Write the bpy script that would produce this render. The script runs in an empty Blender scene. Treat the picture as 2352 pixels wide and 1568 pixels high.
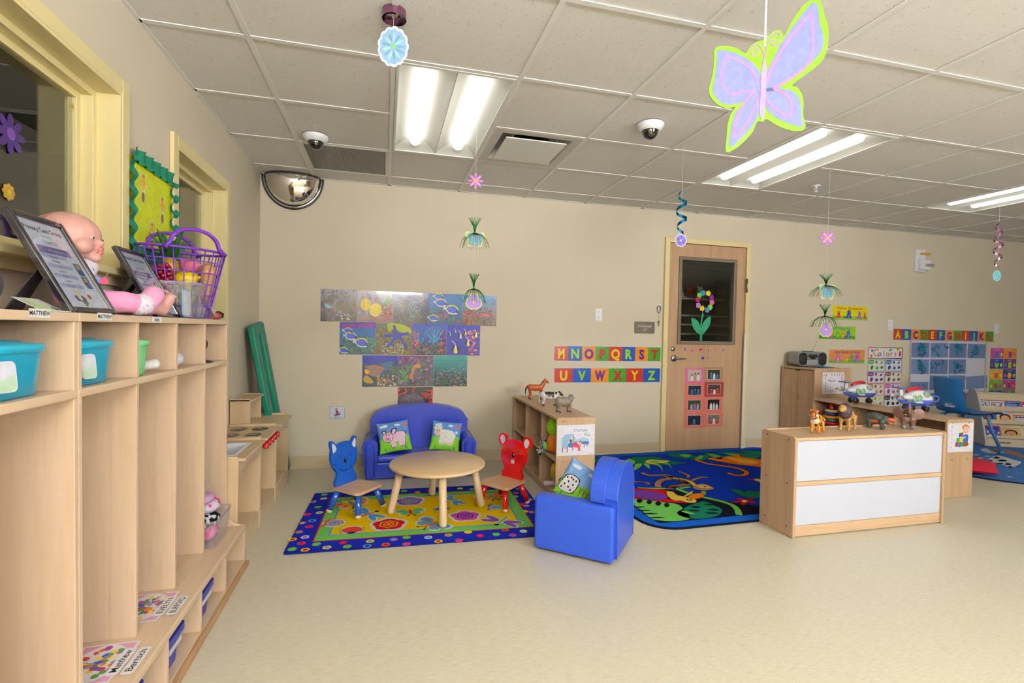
import bpy, bmesh, math, random
from math import sin, cos, pi, radians as R
from mathutils import Vector as V, Matrix as M, noise
from mathutils.geometry import tessellate_polygon
rnd = random.Random(7)
SC = bpy.context.scene; COL = SC.collection
# ------------------------------------------------------------ camera
YAW, PITCH, ROLL, F = 0.2520183, -0.0214721, 0.0208887, 1135.928
CAMP = V((1.00617, -4.4732, 1.2013)); H = 2.4427
_f = V((sin(YAW)*cos(PITCH), cos(YAW)*cos(PITCH), sin(PITCH)))
_r = V((cos(YAW), -sin(YAW), 0)); _u = _r.cross(_f)
CR = _r*cos(ROLL)+_u*sin(ROLL); CU = -_r*sin(ROLL)+_u*cos(ROLL)
cd = bpy.data.cameras.new('camera'); cam = bpy.data.objects.new('camera', cd); COL.objects.link(cam)
cd.sensor_width = 36; cd.lens = F/2352*36; cd.clip_start = .02
m = M((CR, CU, -_f)).transposed().to_4x4(); m.translation = CAMP; cam.matrix_world = m
SC.camera = cam
def ray(px, py): return _f + CR*((px-1176)/F) + CU*((784-py)/F)
def PZ(px, py, z=0): d = ray(px, py); return CAMP + d*((z-CAMP.z)/d.z)
def PY(px, py, y=0): d = ray(px, py); return CAMP + d*((y-CAMP.y)/d.y)
def PX(px, py, x=0): d = ray(px, py); return CAMP + d*((x-CAMP.x)/d.x)
def at(px, py, dist): return CAMP + ray(px, py)*dist
# ------------------------------------------------------------ world, exposure, lights
w = bpy.data.worlds.new('world'); SC.world = w; w.use_nodes = True
w.node_tree.nodes['Background'].inputs[0].default_value = (.9, .95, 1, 1)
w.node_tree.nodes['Background'].inputs[1].default_value = .25
SC.view_settings.view_transform = 'Standard'; SC.view_settings.look = 'None'
SC.view_settings.gamma = 1; SC.view_settings.use_curve_mapping = False
SC.view_settings.exposure = 1.0
cy = SC.cycles; cy.max_bounces = 6; cy.diffuse_bounces = 3; cy.glossy_bounces = 3; cy.transmission_bounces = 4; cy.transparent_max_bounces = 8
cy.caustics_reflective = False; cy.caustics_refractive = False; cy.use_adaptive_sampling = True; cy.adaptive_threshold = .03; cy.sample_clamp_indirect = 6; cy.use_light_tree = False
LAMP = 1.7
def area(name, loc, target, sx, sy, power, col=(1, 1, 1)):
    l = bpy.data.lights.new(name, 'AREA'); l.shape = 'RECTANGLE'; l.size = sx; l.size_y = sy
    l.energy = power; l.color = col
    o = bpy.data.objects.new(name, l); COL.objects.link(o); o.location = loc
    o.rotation_euler = (V(target)-V(loc)).to_track_quat('-Z', 'Y').to_euler(); return o
area('flash_bounced_up', (1.3, -6.2, 1.95), (1.3, -6.1, 3), .9, .9, 270, (.95, .97, 1))
area('added_side_fill', (4.6, -6.7, 1.9), (2.6, -1.2, .9), 1.5, 1.2, 80, (.95, .975, 1))  # added unseen fill light, set to the side to keep glare off the pictures
# ------------------------------------------------------------ materials
def lin(c):
    return tuple(((x/255/12.92) if x/255 <= .04045 else ((x/255+.055)/1.055)**2.4) for x in c[:3])
class NT:
    def __init__(s, name):
        s.m = bpy.data.materials.new(name); s.m.use_nodes = True; s.t = s.m.node_tree
        s.b = s.t.nodes['Principled BSDF']
    def n(s, typ, **k):
        o = s.t.nodes.new(typ)
        for a, b in k.items():
            if a[0] == '_': setattr(o, a[1:], b)
            else: o.inputs[int(a[1:]) if a[0] == 'i' and a[1:].isdigit() else a.replace('__', ' ')].default_value = b
        return o
    def l(s, a, b): s.t.links.new(a, b)
    def coord(s, scale=(1, 1, 1), loc=(0, 0, 0), rot=(0, 0, 0), which='Object'):
        c = s.n('ShaderNodeTexCoord'); mp = s.n('ShaderNodeMapping')
        mp.inputs['Scale'].default_value = scale; mp.inputs['Location'].default_value = loc; mp.inputs['Rotation'].default_value = rot
        s.l(c.outputs[which], mp.inputs[0]); return mp.outputs[0]
    def noise(s, vec, scale=5, detail=3, rough=.55, dist=0):
        o = s.n('ShaderNodeTexNoise', Scale=scale, Detail=detail, Roughness=rough, Distortion=dist); s.l(vec, o.inputs['Vector']); return o.outputs['Fac']
    def ramp(s, fac, stops):
        r = s.n('ShaderNodeValToRGB'); e = r.color_ramp.elements
        while len(e) < len(stops): e.new(.5)
        for i, (p, c) in enumerate(stops): e[i].position = p; e[i].color = (*lin(c), 1)
        s.l(fac, r.inputs[0]); return r.outputs[0]
    def bump(s, h, strength=.2, dist=.002):
        b = s.n('ShaderNodeBump', Strength=strength, Distance=dist); s.l(h, b.inputs['Height']); s.l(b.outputs[0], s.b.inputs['Normal'])
    def p(s, **k):
        for a, b in k.items(): s.b.inputs[a.replace('_', ' ')].default_value = b
        return s
_pl = {}
def plain(col, rough=.5, metal=0, name=None, bump=0, spec=.5, coat=0, bs=300, var=.06):
    k = (tuple(col), rough, metal, bump, spec, coat, bs)
    if k in _pl: return _pl[k]
    n = NT(name or 'paint_%d_%d_%d' % tuple(int(c) for c in col[:3]))
    v = n.coord() if bump else None
    c1 = tuple(max(0, c*(1-var)) for c in col); c2 = tuple(min(255, c*(1+var*.6)) for c in col)
    n.p(Base_Color=(*lin(col), 1)); n.p(Roughness=rough, Metallic=metal, Specular_IOR_Level=spec, Coat_Weight=coat)
    if bump: n.bump(n.noise(v, bs, 2), bump, .001)
    _pl[k] = n.m; return n.m
def emis(col, s, name='lamp_glow'):
    n = NT(name); n.p(Base_Color=(.8, .8, .8, 1), Emission_Color=(*lin(col), 1), Emission_Strength=s); return n.m
def attr_mat(name, rough=.5, bump=0, bs=200, spec=.5, coat=0, mottle=.08, ms=40):
    n = NT(name); a = n.n('ShaderNodeAttribute', _attribute_name='Col'); v = n.coord(); f = n.noise(v, ms, 3)
    mx = n.n('ShaderNodeMix', _data_type='RGBA', _blend_type='MULTIPLY'); mx.inputs[0].default_value = 1
    n.l(a.outputs['Color'], mx.inputs[6])
    n.l(n.ramp(f, [(.3, (255*(1-mottle),)*3), (.7, (255, 255, 255))]), mx.inputs[7]); n.l(mx.outputs[2], n.b.inputs['Base Color'])
    n.p(Roughness=rough, Specular_IOR_Level=spec, Coat_Weight=coat)
    if bump: n.bump(n.noise(v, bs, 3), bump, .002)
    return n.m
PRINT = attr_mat('printed_paper', .45); LAM = attr_mat('laminated_print', .26, .10, 14, coat=.1)
LAMW = attr_mat('wrinkled_laminate', .14, .9, 9, coat=.5)
PLUSH = attr_mat('plush_fabric', .9, .5, 260, spec=.1); TOY = attr_mat('painted_plastic', .35, .08, 120)
CARPET = attr_mat('tufted_carpet', .95, 1.0, 420, spec=.05, mottle=.12, ms=160)
FUR = attr_mat('sculpted_fur', .55, .7, 220, mottle=.25, ms=120); FOIL = NT('foil').p(Base_Color=(.25, .5, .3, 1), Roughness=.25, Metallic=.7).m
GLOSSY = attr_mat('glossy_paint', .18, 0, coat=.5)
def wood(name, a, b, axis='z', scale=1., rough=.42, dark=None, cont=1.):
    n = NT(name); st = {'x': (.9, 14, 14), 'y': (14, .9, 14), 'z': (14, 14, .9)}[axis]
    v = n.coord(tuple(s*scale for s in st)); f = n.noise(v, 1.6, 5, .6, .5)
    v2 = n.coord(tuple(s*scale*3.5 for s in st)); g = n.noise(v2, 3, 3, .7)
    ma = n.n('ShaderNodeMath', _operation='MULTIPLY_ADD'); n.l(g, ma.inputs[0]); ma.inputs[1].default_value = .35; n.l(f, ma.inputs[2])
    stops = [(.42, b), (.60, a), (.78, tuple((x+y)/2 for x, y in zip(a, b)))]
    if dark: stops = [(.36, dark)] + stops
    n.l(n.ramp(ma.outputs[0], stops), n.b.inputs['Base Color']); n.p(Roughness=rough, Specular_IOR_Level=.45)
    return n.m
MAPLE = wood('maple_ply', (214, 188, 160), (198, 168, 138), 'z', .55)
MAPLEY = wood('maple_ply_length', (216, 190, 160), (200, 170, 138), 'y', .55)
MAPLEK = wood('kitchen_birch', (214, 188, 152), (200, 170, 132), 'z', .7)
MAPLEKY = wood('kitchen_birch_length', (214, 188, 152), (200, 170, 132), 'y', .7)
EDGEW = wood('maple_edge', (226, 204, 168), (214, 186, 146), 'z', .8)
OAK = wood('acacia_board', (192, 160, 126), (168, 136, 104), 'z', 1.0, dark=(136, 104, 76))
OAKY = wood('acacia_board_y', (202, 170, 134), (178, 146, 110), 'y', 1.0)
OAKX = wood('acacia_board_x', (206, 174, 138), (182, 148, 112), 'x', 1.0)
BEECH = wood('table_wood', (222, 192, 148), (206, 170, 124), 'x', .8, rough=.3)
BEECHZ = wood('table_leg_wood', (228, 202, 160), (212, 180, 136), 'z', 1.0, rough=.35)
DOORW = wood('door_veneer', (192, 158, 124), (174, 138, 106), 'z', .35, dark=(156, 116, 80))
SEATW = wood('seat_wood', (214, 176, 134), (190, 146, 108), 'x', 1.3, rough=.3, dark=(166, 124, 92))
YEL = plain((226, 210, 154), .38, name='yellow_frame_enamel', var=.03)
WHITE = plain((232, 232, 236), .4, name='white_plastic'); STEEL = plain((165, 160, 150), .28, 1, 'brushed_steel')
BLACKP = plain((28, 28, 32), .4, name='black_plastic')
def glass(name, tint=(1, 1, 1), rough=0, refl=.1, body=0, bcol=(230, 230, 240)):
    m = bpy.data.materials.new(name); m.use_nodes = True; t = m.node_tree; t.nodes.clear(); N = t.nodes.new
    o = N('ShaderNodeOutputMaterial'); mx = N('ShaderNodeMixShader'); tr = N('ShaderNodeBsdfTransparent'); gl = N('ShaderNodeBsdfGlossy')
    fr = N('ShaderNodeLayerWeight'); fr.inputs[0].default_value = .5; pw = N('ShaderNodeMath'); pw.operation = 'POWER'; pw.inputs[1].default_value = 4.5
    ad = N('ShaderNodeMath'); ad.operation = 'MULTIPLY_ADD'; ad.inputs[1].default_value = .85; ad.inputs[2].default_value = .04+refl*.3
    t.links.new(fr.outputs['Facing'], pw.inputs[0]); t.links.new(pw.outputs[0], ad.inputs[0]); t.links.new(ad.outputs[0], mx.inputs[0]); tr.inputs[0].default_value = (*tint, 1); gl.inputs['Roughness'].default_value = rough
    a = tr.outputs[0]
    if body:
        df = N('ShaderNodeBsdfDiffuse'); df.inputs[0].default_value = (*lin(bcol), 1); m2 = N('ShaderNodeMixShader'); m2.inputs[0].default_value = body
        t.links.new(a, m2.inputs[1]); t.links.new(df.outputs[0], m2.inputs[2]); a = m2.outputs[0]
    t.links.new(a, mx.inputs[1]); t.links.new(gl.outputs[0], mx.inputs[2]); t.links.new(mx.outputs[0], o.inputs[0]); return m
GLASS = glass('window_glass', (.93, .96, .94)); CLEAR = glass('clear_plastic', (.97, .97, .99), .08, .2, .2)
# ------------------------------------------------------------ mesh builder
class B:
    def __init__(s, xf=None): s.v = []; s.f = []; s.c = []; s.s = []; s.xf = xf or M.Identity(4); s.col = (200, 200, 200)
    def add(s, vs, fs, col=None, sm=False):
        k = len(s.v); s.v += [s.xf @ V(p) for p in vs]
        for f in fs: s.f.append([k+i for i in f]); s.c.append(lin(col or s.col)); s.s.append(sm)
        return s
    def box(s, a, b, col=None):
        x0, y0, z0 = [min(p, q) for p, q in zip(a, b)]; x1, y1, z1 = [max(p, q) for p, q in zip(a, b)]
        return s.add([(x0, y0, z0), (x1, y0, z0), (x1, y1, z0), (x0, y1, z0), (x0, y0, z1), (x1, y0, z1), (x1, y1, z1), (x0, y1, z1)],
              [(0, 3, 2, 1), (4, 5, 6, 7), (0, 1, 5, 4), (1, 2, 6, 5), (2, 3, 7, 6), (3, 0, 4, 7)], col)
    def prism(s, pts, h0, h1, ax='z', col=None, sm=False, top=True, bot=True):
        n = len(pts); A = sum(pts[i][0]*pts[(i+1) % n][1]-pts[(i+1) % n][0]*pts[i][1] for i in range(n))
        if A < 0: pts = pts[::-1]
        e = {'z': lambda a, b, h: (a, b, h), 'y': lambda a, b, h: (a, -h, b), 'x': lambda a, b, h: (h, a, b)}[ax]
        tri = tessellate_polygon([[V((a, b, 0)) for a, b in pts]])
        fs = [(i, (i+1) % n, n+(i+1) % n, n+i) for i in range(n)]
        vs = [e(a, b, h0) for a, b in pts]+[e(a, b, h1) for a, b in pts]
        def up(t):
            a, b, c = [pts[i] for i in t]; return t if (b[0]-a[0])*(c[1]-a[1])-(b[1]-a[1])*(c[0]-a[0]) > 0 else t[::-1]
        s.add(vs, fs, col, sm)
        k = len(s.v)-2*n
        for t in tri:
            t = up(tuple(t))
            if top: s.f.append([k+n+i for i in t]); s.c.append(lin(col or s.col)); s.s.append(False)
            if bot: s.f.append([k+i for i in t[::-1]]); s.c.append(lin(col or s.col)); s.s.append(False)
        return s
    def tube(s, pts, r, n=8, col=None, closed=False, caps=True, sm=True, flat=1.):
        pts = [V(p) for p in pts]; L = len(pts); rs = r if isinstance(r, (list, tuple)) else [r]*L; vs = []; up = None
        for i, p in enumerate(pts):
            a = pts[(i-1) % L] if (i or closed) else p; b = pts[(i+1) % L] if (i < L-1 or closed) else p
            d = (b-a).normalized() if (b-a).length > 1e-9 else V((0, 0, 1))
            if up is None: up = V((0, 0, 1)) if abs(d.z) < .9 else V((1, 0, 0))
            x = (up-d*up.dot(d)); x = x.normalized() if x.length > 1e-6 else d.orthogonal().normalized(); y = d.cross(x); up = x
            vs += [p+x*(rs[i]*cos(2*pi*j/n))+y*(rs[i]*flat*sin(2*pi*j/n)) for j in range(n)]
        fs = [(i*n+j, i*n+(j+1) % n, ((i+1) % L)*n+(j+1) % n, ((i+1) % L)*n+j) for i in range(L if closed else L-1) for j in range(n)]
        if caps and not closed: fs += [tuple(range(n))[::-1], tuple((L-1)*n+j for j in range(n))]
        return s.add(vs, fs, col, sm)
    def lathe(s, prof, c=(0, 0, 0), n=24, col=None, sm=True, sx=1, sy=1, a0=0, a1=2*pi):
        c = V(c); full = abs(a1-a0-2*pi) < 1e-6; k = n if full else n+1; vs = []
        for r, z in prof: vs += [c+V((sx*r*cos(a0+(a1-a0)*j/n), sy*r*sin(a0+(a1-a0)*j/n), z)) for j in range(k)]
        fs = [(i*k+j, i*k+(j+1) % k, (i+1)*k+(j+1) % k, (i+1)*k+j) for i in range(len(prof)-1) for j in range(n)]
        return s.add(vs, fs, col, sm)
    def ell(s, c, r, col=None, rot=None, n=12, m=8):
        if isinstance(r, (int, float)): r = (r, r, r)
        rm = rot.to_matrix() if hasattr(rot, 'to_matrix') else (rot or M.Identity(3)); c = V(c); vs = []
        for i in range(m+1):
            t = pi*i/m
            vs += [c+rm @ V((r[0]*max(sin(t), 1e-3)*cos(2*pi*j/n), r[1]*max(sin(t), 1e-3)*sin(2*pi*j/n), r[2]*cos(t))) for j in range(n)]
        fs = [((i+1)*n+j, (i+1)*n+(j+1) % n, i*n+(j+1) % n, i*n+j) for i in range(m) for j in range(n)]
        return s.add(vs, fs, col, True)
    def grid(s, fn, nu, nv, col=None, sm=True, cf=None, cu=False):
        vs = [fn(i/nu, j/nv) for j in range(nv+1) for i in range(nu+1)]; k = len(s.v); s.v += [s.xf @ V(p) for p in vs]
        for j in range(nv):
            for i in range(nu):
                a = k+j*(nu+1)+i; s.f.append([a, a+1, a+nu+2, a+nu+1]); s.c.append(lin(cf((i+.5)/nu, (j+.5)/nv) if cf else (col or s.col))); s.s.append(sm)
        return s
    def out(s, name, mat=None, parent=None, loc=None, bevel=0, seg=2, rot=None, label=None, recalc=False, mods=None):
        me = bpy.data.meshes.new(name); o = V(loc) if (loc is not None and parent is None) else V((0, 0, 0))
        me.from_pydata([tuple(p-o) for p in s.v], [], s.f)
        if recalc:
            bm = bmesh.new(); bm.from_mesh(me); bmesh.ops.recalc_face_normals(bm, faces=bm.faces); bm.to_mesh(me); bm.free()
        me.polygons.foreach_set('use_smooth', s.s)
        at_ = me.color_attributes.new('Col', 'FLOAT_COLOR', 'CORNER'); d = []
        for f, c in zip(s.f, s.c): d += list((*c, 1))*len(f)
        at_.data.foreach_set('color', d); me.update()
        ob = bpy.data.objects.new(name, me); COL.objects.link(ob); me.materials.append(mat or PRINT)
        ob.location = o if parent is None else (0, 0, 0)
        if parent is not None: ob.parent = parent
        if rot: ob.rotation_euler = rot
        if bevel:
            b = ob.modifiers.new('bevel', 'BEVEL'); b.width = bevel; b.segments = seg; b.limit_method = 'ANGLE'; b.angle_limit = R(40); b.harden_normals = False
        if label: ob['label'] = label
        return ob
def tag(o, label, cat, group=None, kind=None):
    o['label'] = label; o['category'] = cat
    if group: o['group'] = group
    if kind: o['kind'] = kind
    return o
def thing(name, label, cat, loc=(0, 0, 0), rz=0, group=None):
    o = bpy.data.objects.new(name, None); COL.objects.link(o); o.location = loc; o.rotation_euler = (0, 0, rz); o.empty_display_size = .05
    return tag(o, label, cat, group)
def struct(o): o['kind'] = 'structure'; return o
def at_thing(o, loc, rot=(0, 0, 0)): o.location = loc; o.rotation_euler = rot; return o
def dup(o, parent=None):
    c = o.copy(); COL.objects.link(c)
    if parent is not None: c.parent = parent
    for ch in list(o.children): dup(ch, c)
    return c
RB = (R(90), 0, 0); RL = (R(90), 0, R(90)); RF = (0, 0, 0); RX = (R(90), 0, R(-90))   # flat print on back wall, left wall, floor, shelf face looking to -X
# ------------------------------------------------------------ flat prints
def smoothp(pts, n=5, closed=True):
    L = len(pts); o = []
    for i in range(L if closed else L-1):
        g = (lambda k: pts[k % L]) if closed else (lambda k: pts[max(0, min(L-1, k))])
        p0, p1, p2, p3 = g(i-1), g(i), g(i+1), g(i+2)
        for j in range(n):
            t = j/n; o.append(tuple(.5*((2*p1[k])+(-p0[k]+p2[k])*t+(2*p0[k]-5*p1[k]+4*p2[k]-p3[k])*t*t+(-p0[k]+3*p1[k]-3*p2[k]+p3[k])*t**3) for k in (0, 1)))
    if not closed: o.append(pts[-1])
    return o
_tc = {}
def text_tris(s, bold=0, shear=0):
    k = (s, bold, shear)
    if k not in _tc:
        cu = bpy.data.curves.new('t', 'FONT'); cu.body = s; cu.size = 1; cu.offset = bold; cu.shear = shear; cu.resolution_u = 3; cu.fill_mode = 'FRONT'
        ob = bpy.data.objects.new('t', cu); me = bpy.data.meshes.new_from_object(ob)
        vs = [(v.co.x, v.co.y) for v in me.vertices]; fs = [tuple(p.vertices) for p in me.polygons]
        bpy.data.objects.remove(ob); bpy.data.curves.remove(cu); bpy.data.meshes.remove(me)
        xs = [p[0] for p in vs] or [0]; _tc[k] = (vs, fs, min(xs), max(xs))
    return _tc[k]
class P(B):
    """flat coloured shapes laid on a thin sheet: x right, y up, z out of the sheet"""
    def __init__(s, step=.0003, base=0, mp=None): super().__init__(); s.step = step; s.base = base; s.mp = mp or (lambda x, y: (x, y))
    def z(s, l): return s.base+s.step*l
    def poly(s, pts, col, l=1):
        q = [s.mp(*p) for p in pts]
        try: tri = tessellate_polygon([[V((a, b, 0)) for a, b in q]])
        except Exception: return s
        fs = []
        for t in tri:
            a, b, c = [q[i] for i in t]
            fs.append(tuple(t) if (b[0]-a[0])*(c[1]-a[1])-(b[1]-a[1])*(c[0]-a[0]) > 0 else tuple(t)[::-1])
        return s.add([(a, b, s.z(l)) for a, b in q], fs, col)
    def blob(s, pts, col, l=1, n=4): return s.poly(smoothp(pts, n), col, l)
    def rect(s, x0, y0, x1, y1, col, l=1): return s.poly([(x0, y0), (x1, y0), (x1, y1), (x0, y1)], col, l)
    def ov(s, cx, cy, rx, ry, col, l=1, a=0, n=14):
        return s.poly([(cx+rx*cos(t)*cos(a)-ry*sin(t)*sin(a), cy+rx*cos(t)*sin(a)+ry*sin(t)*cos(a)) for t in [2*pi*i/n for i in range(n)]], col, l)
    def line(s, pts, w, col, l=1, closed=False, sm=0):
        if sm: pts = smoothp(pts, sm, closed)
        L = len(pts)
        for i in range(L if closed else L-1):
            a, b = pts[i], pts[(i+1) % L]; dx, dy = b[0]-a[0], b[1]-a[1]; k = math.hypot(dx, dy) or 1; nx, ny = -dy/k*w/2, dx/k*w/2; ex, ey = dx/k*w*.3, dy/k*w*.3
            s.poly([(a[0]+nx-ex, a[1]+ny-ey), (a[0]-nx-ex, a[1]-ny-ey), (b[0]-nx+ex, b[1]-ny+ey), (b[0]+nx+ex, b[1]+ny+ey)], col, l+.02*(i % 2))
        return s
    def flower(s, cx, cy, r, n, col, l=1, d=.35, a=0, asp=1):
        return s.poly([(cx+r*(1-d+d*abs(cos(n*t/2)))*cos(t+a), cy+asp*r*(1-d+d*abs(cos(n*t/2)))*sin(t+a)) for t in [2*pi*i/(n*8) for i in range(n*8)]], col, l)
    def star(s, cx, cy, r, n, col, l=1, q=.45, a=pi/2):
        return s.poly([(cx+(r if i % 2 == 0 else r*q)*cos(a+pi*i/n), cy+(r if i % 2 == 0 else r*q)*sin(a+pi*i/n)) for i in range(2*n)], col, l)
    def text(s, t, x, y, size, col, l=1, al='c', bold=.0, rot=0, sx=1., fit=None, shear=0, fy=1):
        vs, fs, a, b = text_tris(t, bold, shear)
        if fit: sx = fit/max(1e-6, (b-a)*size)
        ox = {'c': (a+b)/2, 'l': a, 'r': b}[al]; q = []
        for p in vs:
            u, v = (p[0]-ox)*size*sx, p[1]*size*fy; q.append(s.mp(x+u*cos(rot)-v*sin(rot), y+u*sin(rot)+v*cos(rot)))
        if vs:
            g = []
            for f in fs:
                A = sum(q[f[i]][0]*q[f[(i+1) % len(f)]][1]-q[f[(i+1) % len(f)]][0]*q[f[i]][1] for i in range(len(f))); g.append(f if A > 0 else f[::-1])
            s.add([(a_, b_, s.z(l)) for a_, b_ in q], g, col)
        return s
    def sheet(s, w, h, col, t=.0008, x0=0, y0=0): s.add([], []); k = s.xf; return s.box((x0, y0, -t), (x0+w, y0+h, 0), col)
def homog(src, w, h):
    """pixel quad (top-left, top-right, bottom-right, bottom-left) -> flat metres, origin bottom-left"""
    import numpy as np
    dst = [(0, h), (w, h), (w, 0), (0, 0)]; A = []; b = []
    for (x, y), (u, v) in zip(src, dst):
        A += [[x, y, 1, 0, 0, 0, -u*x, -u*y], [0, 0, 0, x, y, 1, -v*x, -v*y]]; b += [u, v]
    g = np.linalg.solve(np.array(A, float), np.array(b, float)).tolist()
    def f(x, y): d = g[6]*x+g[7]*y+1; return ((g[0]*x+g[1]*y+g[2])/d, (g[3]*x+g[4]*y+g[5])/d)
    return f
# ------------------------------------------------------------ sculpted bodies (one continuous surface)
class Blob:
    def __init__(s): s.p = []; s.paint = []
    def e(s, c, r, col, rot=None):
        if isinstance(r, (int, float)): r = (r,)*3
        s.p.append(('e', V(c), r, col, rot.to_matrix() if rot else M.Identity(3))); return s
    def k(s, a, b, r1, r2, col): s.p.append(('k', V(a), V(b), r1, r2, col)); return s
    def ch(s, pts, rs, col):
        for i in range(len(pts)-1): s.k(pts[i], pts[i+1], rs[i], rs[i+1], col)
        return s
    def pt(s, c, r, col):
        if isinstance(r, (int, float)): r = (r,)*3
        s.paint.append((V(c), r, col)); return s
    def out(s, name, mat, vox, parent=None, sm=4, fn=None, loc=None):
        b = B()
        for p in s.p:
            if p[0] == 'e': b.ell(p[1], p[2], None, p[4], 16, 12)
            else:
                a, c, r1, r2 = p[1:5]; n = max(2, int((c-a).length/max(min(r1, r2)*.6, 1e-4))); n = min(n, 8)
                b.tube([a.lerp(c, i/n) for i in range(n+1)], [r1+(r2-r1)*i/n for i in range(n+1)], 12); b.ell(a, r1, None, None, 10, 8); b.ell(c, r2, None, None, 10, 8)
        me = bpy.data.meshes.new('t'); me.from_pydata([tuple(v) for v in b.v], [], b.f); ob = bpy.data.objects.new('t', me); COL.objects.link(ob)
        md = ob.modifiers.new('r', 'REMESH'); md.mode = 'VOXEL'; md.voxel_size = vox
        if sm: sd = ob.modifiers.new('s', 'SMOOTH'); sd.iterations = sm; sd.factor = .5
        dg = bpy.context.evaluated_depsgraph_get(); me2 = bpy.data.meshes.new_from_object(ob.evaluated_get(dg)); bpy.data.objects.remove(ob); bpy.data.meshes.remove(me)
        me2.name = name; me2.materials.clear(); me2.materials.append(mat)
        vc = []
        for v in me2.vertices:
            q = v.co; best = 1e9; col = (200, 200, 200)
            for p in s.p:
                if p[0] == 'e':
                    l = p[4].transposed() @ (q-p[1]); d = (math.sqrt(sum((l[i]/p[2][i])**2 for i in range(3)))-1)*min(p[2]); cc = p[3]
                else:
                    ab = p[2]-p[1]; t = max(0, min(1, (q-p[1]).dot(ab)/max(ab.length_squared, 1e-12))); d = (q-p[1]-ab*t).length-(p[3]+(p[4]-p[3])*t); cc = p[5]
                if d < best: best = d; col = cc
            for c, r, cc in s.paint:
                l = q-c
                if sum((l[i]/r[i])**2 for i in range(3)) < 1: col = cc
            if fn: col = fn(q, col)
            vc.append(lin(col))
        a_ = me2.color_attributes.new('Col', 'FLOAT_COLOR', 'POINT'); d = []
        for c in vc: d += [*c, 1]
        a_.data.foreach_set('color', d)
        for f in me2.polygons: f.use_smooth = True
        o = bpy.data.objects.new(name, me2); COL.objects.link(o)
        if parent is not None: o.parent = parent
        if loc is not None: o.location = loc
        return o
# ============================================================ SETTING
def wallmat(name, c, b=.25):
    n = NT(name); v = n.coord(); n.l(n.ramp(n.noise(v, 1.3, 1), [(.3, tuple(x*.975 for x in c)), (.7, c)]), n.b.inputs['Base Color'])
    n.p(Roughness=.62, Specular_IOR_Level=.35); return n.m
WALL = wallmat('cream_wall_paint', (214, 203, 181)); DARKW = wallmat('dimmed_room_colour', (92, 85, 74))  # dark tone puts the dimness of the rooms behind glass into the colour
# floor: linoleum with fine streaks
n = NT('cream_linoleum'); v = n.coord((9, 110, 1)); f1 = n.noise(v, 2.6, 4, .75)
n.l(n.ramp(f1, [(.30, (190, 180, 154)), (.5, (208, 200, 177)), (.68, (217, 210, 190))]), n.b.inputs['Base Color'])
n.p(Roughness=.36, Specular_IOR_Level=.45); LINO = n.m
W1 = 9.6; YN = -7.0
struct(B().box((0, YN, -.05), (W1, 0, 0)).out('floor', LINO))
# back wall with a door opening
DX0, DX1, DT = 3.776, 4.688, 2.128; FW = .05
ox0, ox1, oz = DX0-FW, DX1+FW, DT+FW
struct(B().box((-.15, 0, 0), (ox0, .12, 2.6)).box((ox1, 0, 0), (W1+.1, .12, 2.6)).box((ox0, 0, oz), (ox1, .12, 2.6)).out('wall_back', WALL))
struct(B().box((W1, YN, 0), (W1+.1, 0, 2.6)).out('wall_right', WALL)); struct(B().box((-.15, YN-.1, 0), (W1+.1, YN, 2.6)).out('wall_front', WALL))
# left wall with two openings
wy = [(-4.6, -2.24, 1.395, 2.08), (-1.71, -.935, 0, 2.065)]   # y0,y1,z0,z1 of the openings
b = B(); prev = YN
for y0, y1, z0, z1 in wy:
    b.box((-.15, prev, 0), (0, y0, 2.6))
    if z0 > 0: b.box((-.15, y0, 0), (0, y1, z0))
    b.box((-.15, y0, z1), (0, y1, 2.6)); prev = y1
b.box((-.15, prev, 0), (0, 0, 2.6)); struct(b.out('wall_left', WALL))
# baseboards
BASEM = plain((196, 178, 146), .4, name='tan_vinyl_base', var=.03)
def baseb(name, segs):
    b = B()
    for (x0, y0), (x1, y1) in segs:
        d = V((x1-x0, y1-y0, 0)); L = d.length; a = math.atan2(d.y, d.x); b.xf = M.Translation((x0, y0, 0)) @ M.Rotation(a, 4, 'Z')
        b.prism([(0, 0), (-.016, 0), (-.010, .010), (-.005, .018), (-.004, .100), (0, .102)], 0, L, 'x')
    return struct(b.out(name, BASEM))
baseb('baseboard_back', [((0, 0), (ox0, 0)), ((ox1, 0), (W1, 0))])
baseb('baseboard_left', [((0, wy[1][1]+.05), (0, 0)), ((0, YN), (0, wy[1][0]-.055))][::1])
baseb('baseboard_right', [((W1, 0), (W1, YN))])
# ceiling: T-grid with individual tiles
T = .6096; GX0 = .4167; GY0 = -.2632
xs = [0]+[GX0+T*i for i in range(15)]+[W1]; ys = [0]+[GY0-T*j for j in range(11)]+[YN]
n = NT('fissured_ceiling_tile'); v = n.coord(which='Object'); vo = n.n('ShaderNodeTexVoronoi', Scale=95., Randomness=1.); n.l(v, vo.inputs['Vector'])
nn = n.noise(v, 38, 1); mm = n.n('ShaderNodeMath', _operation='ADD'); n.l(vo.outputs['Distance'], mm.inputs[0]); n.l(nn, mm.inputs[1])
n.l(n.ramp(mm.outputs[0], [(.0, (130, 124, 112)), (.45, (160, 154, 142)), (.54, (222, 218, 213)), (1, (228, 224, 219))]), n.b.inputs['Base Color'])
n.p(Roughness=.9, Specular_IOR_Level=.1); TILE = n.m
GRID = plain((232, 229, 224), .45, name='ceiling_grid_enamel', var=.03)
lights = [(1, 1), (5, 1), (9, 1), (1, 6), (5, 6), (9, 6)]   # line index, row index; each is one tile wide and two long
skip = {(i, j+k) for i, j in lights for k in (0, 1)} | {(0, 0), (2, 1)}
def cell(i, j): return xs[i+1], xs[i+2], ys[j+1], ys[j+2]
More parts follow.
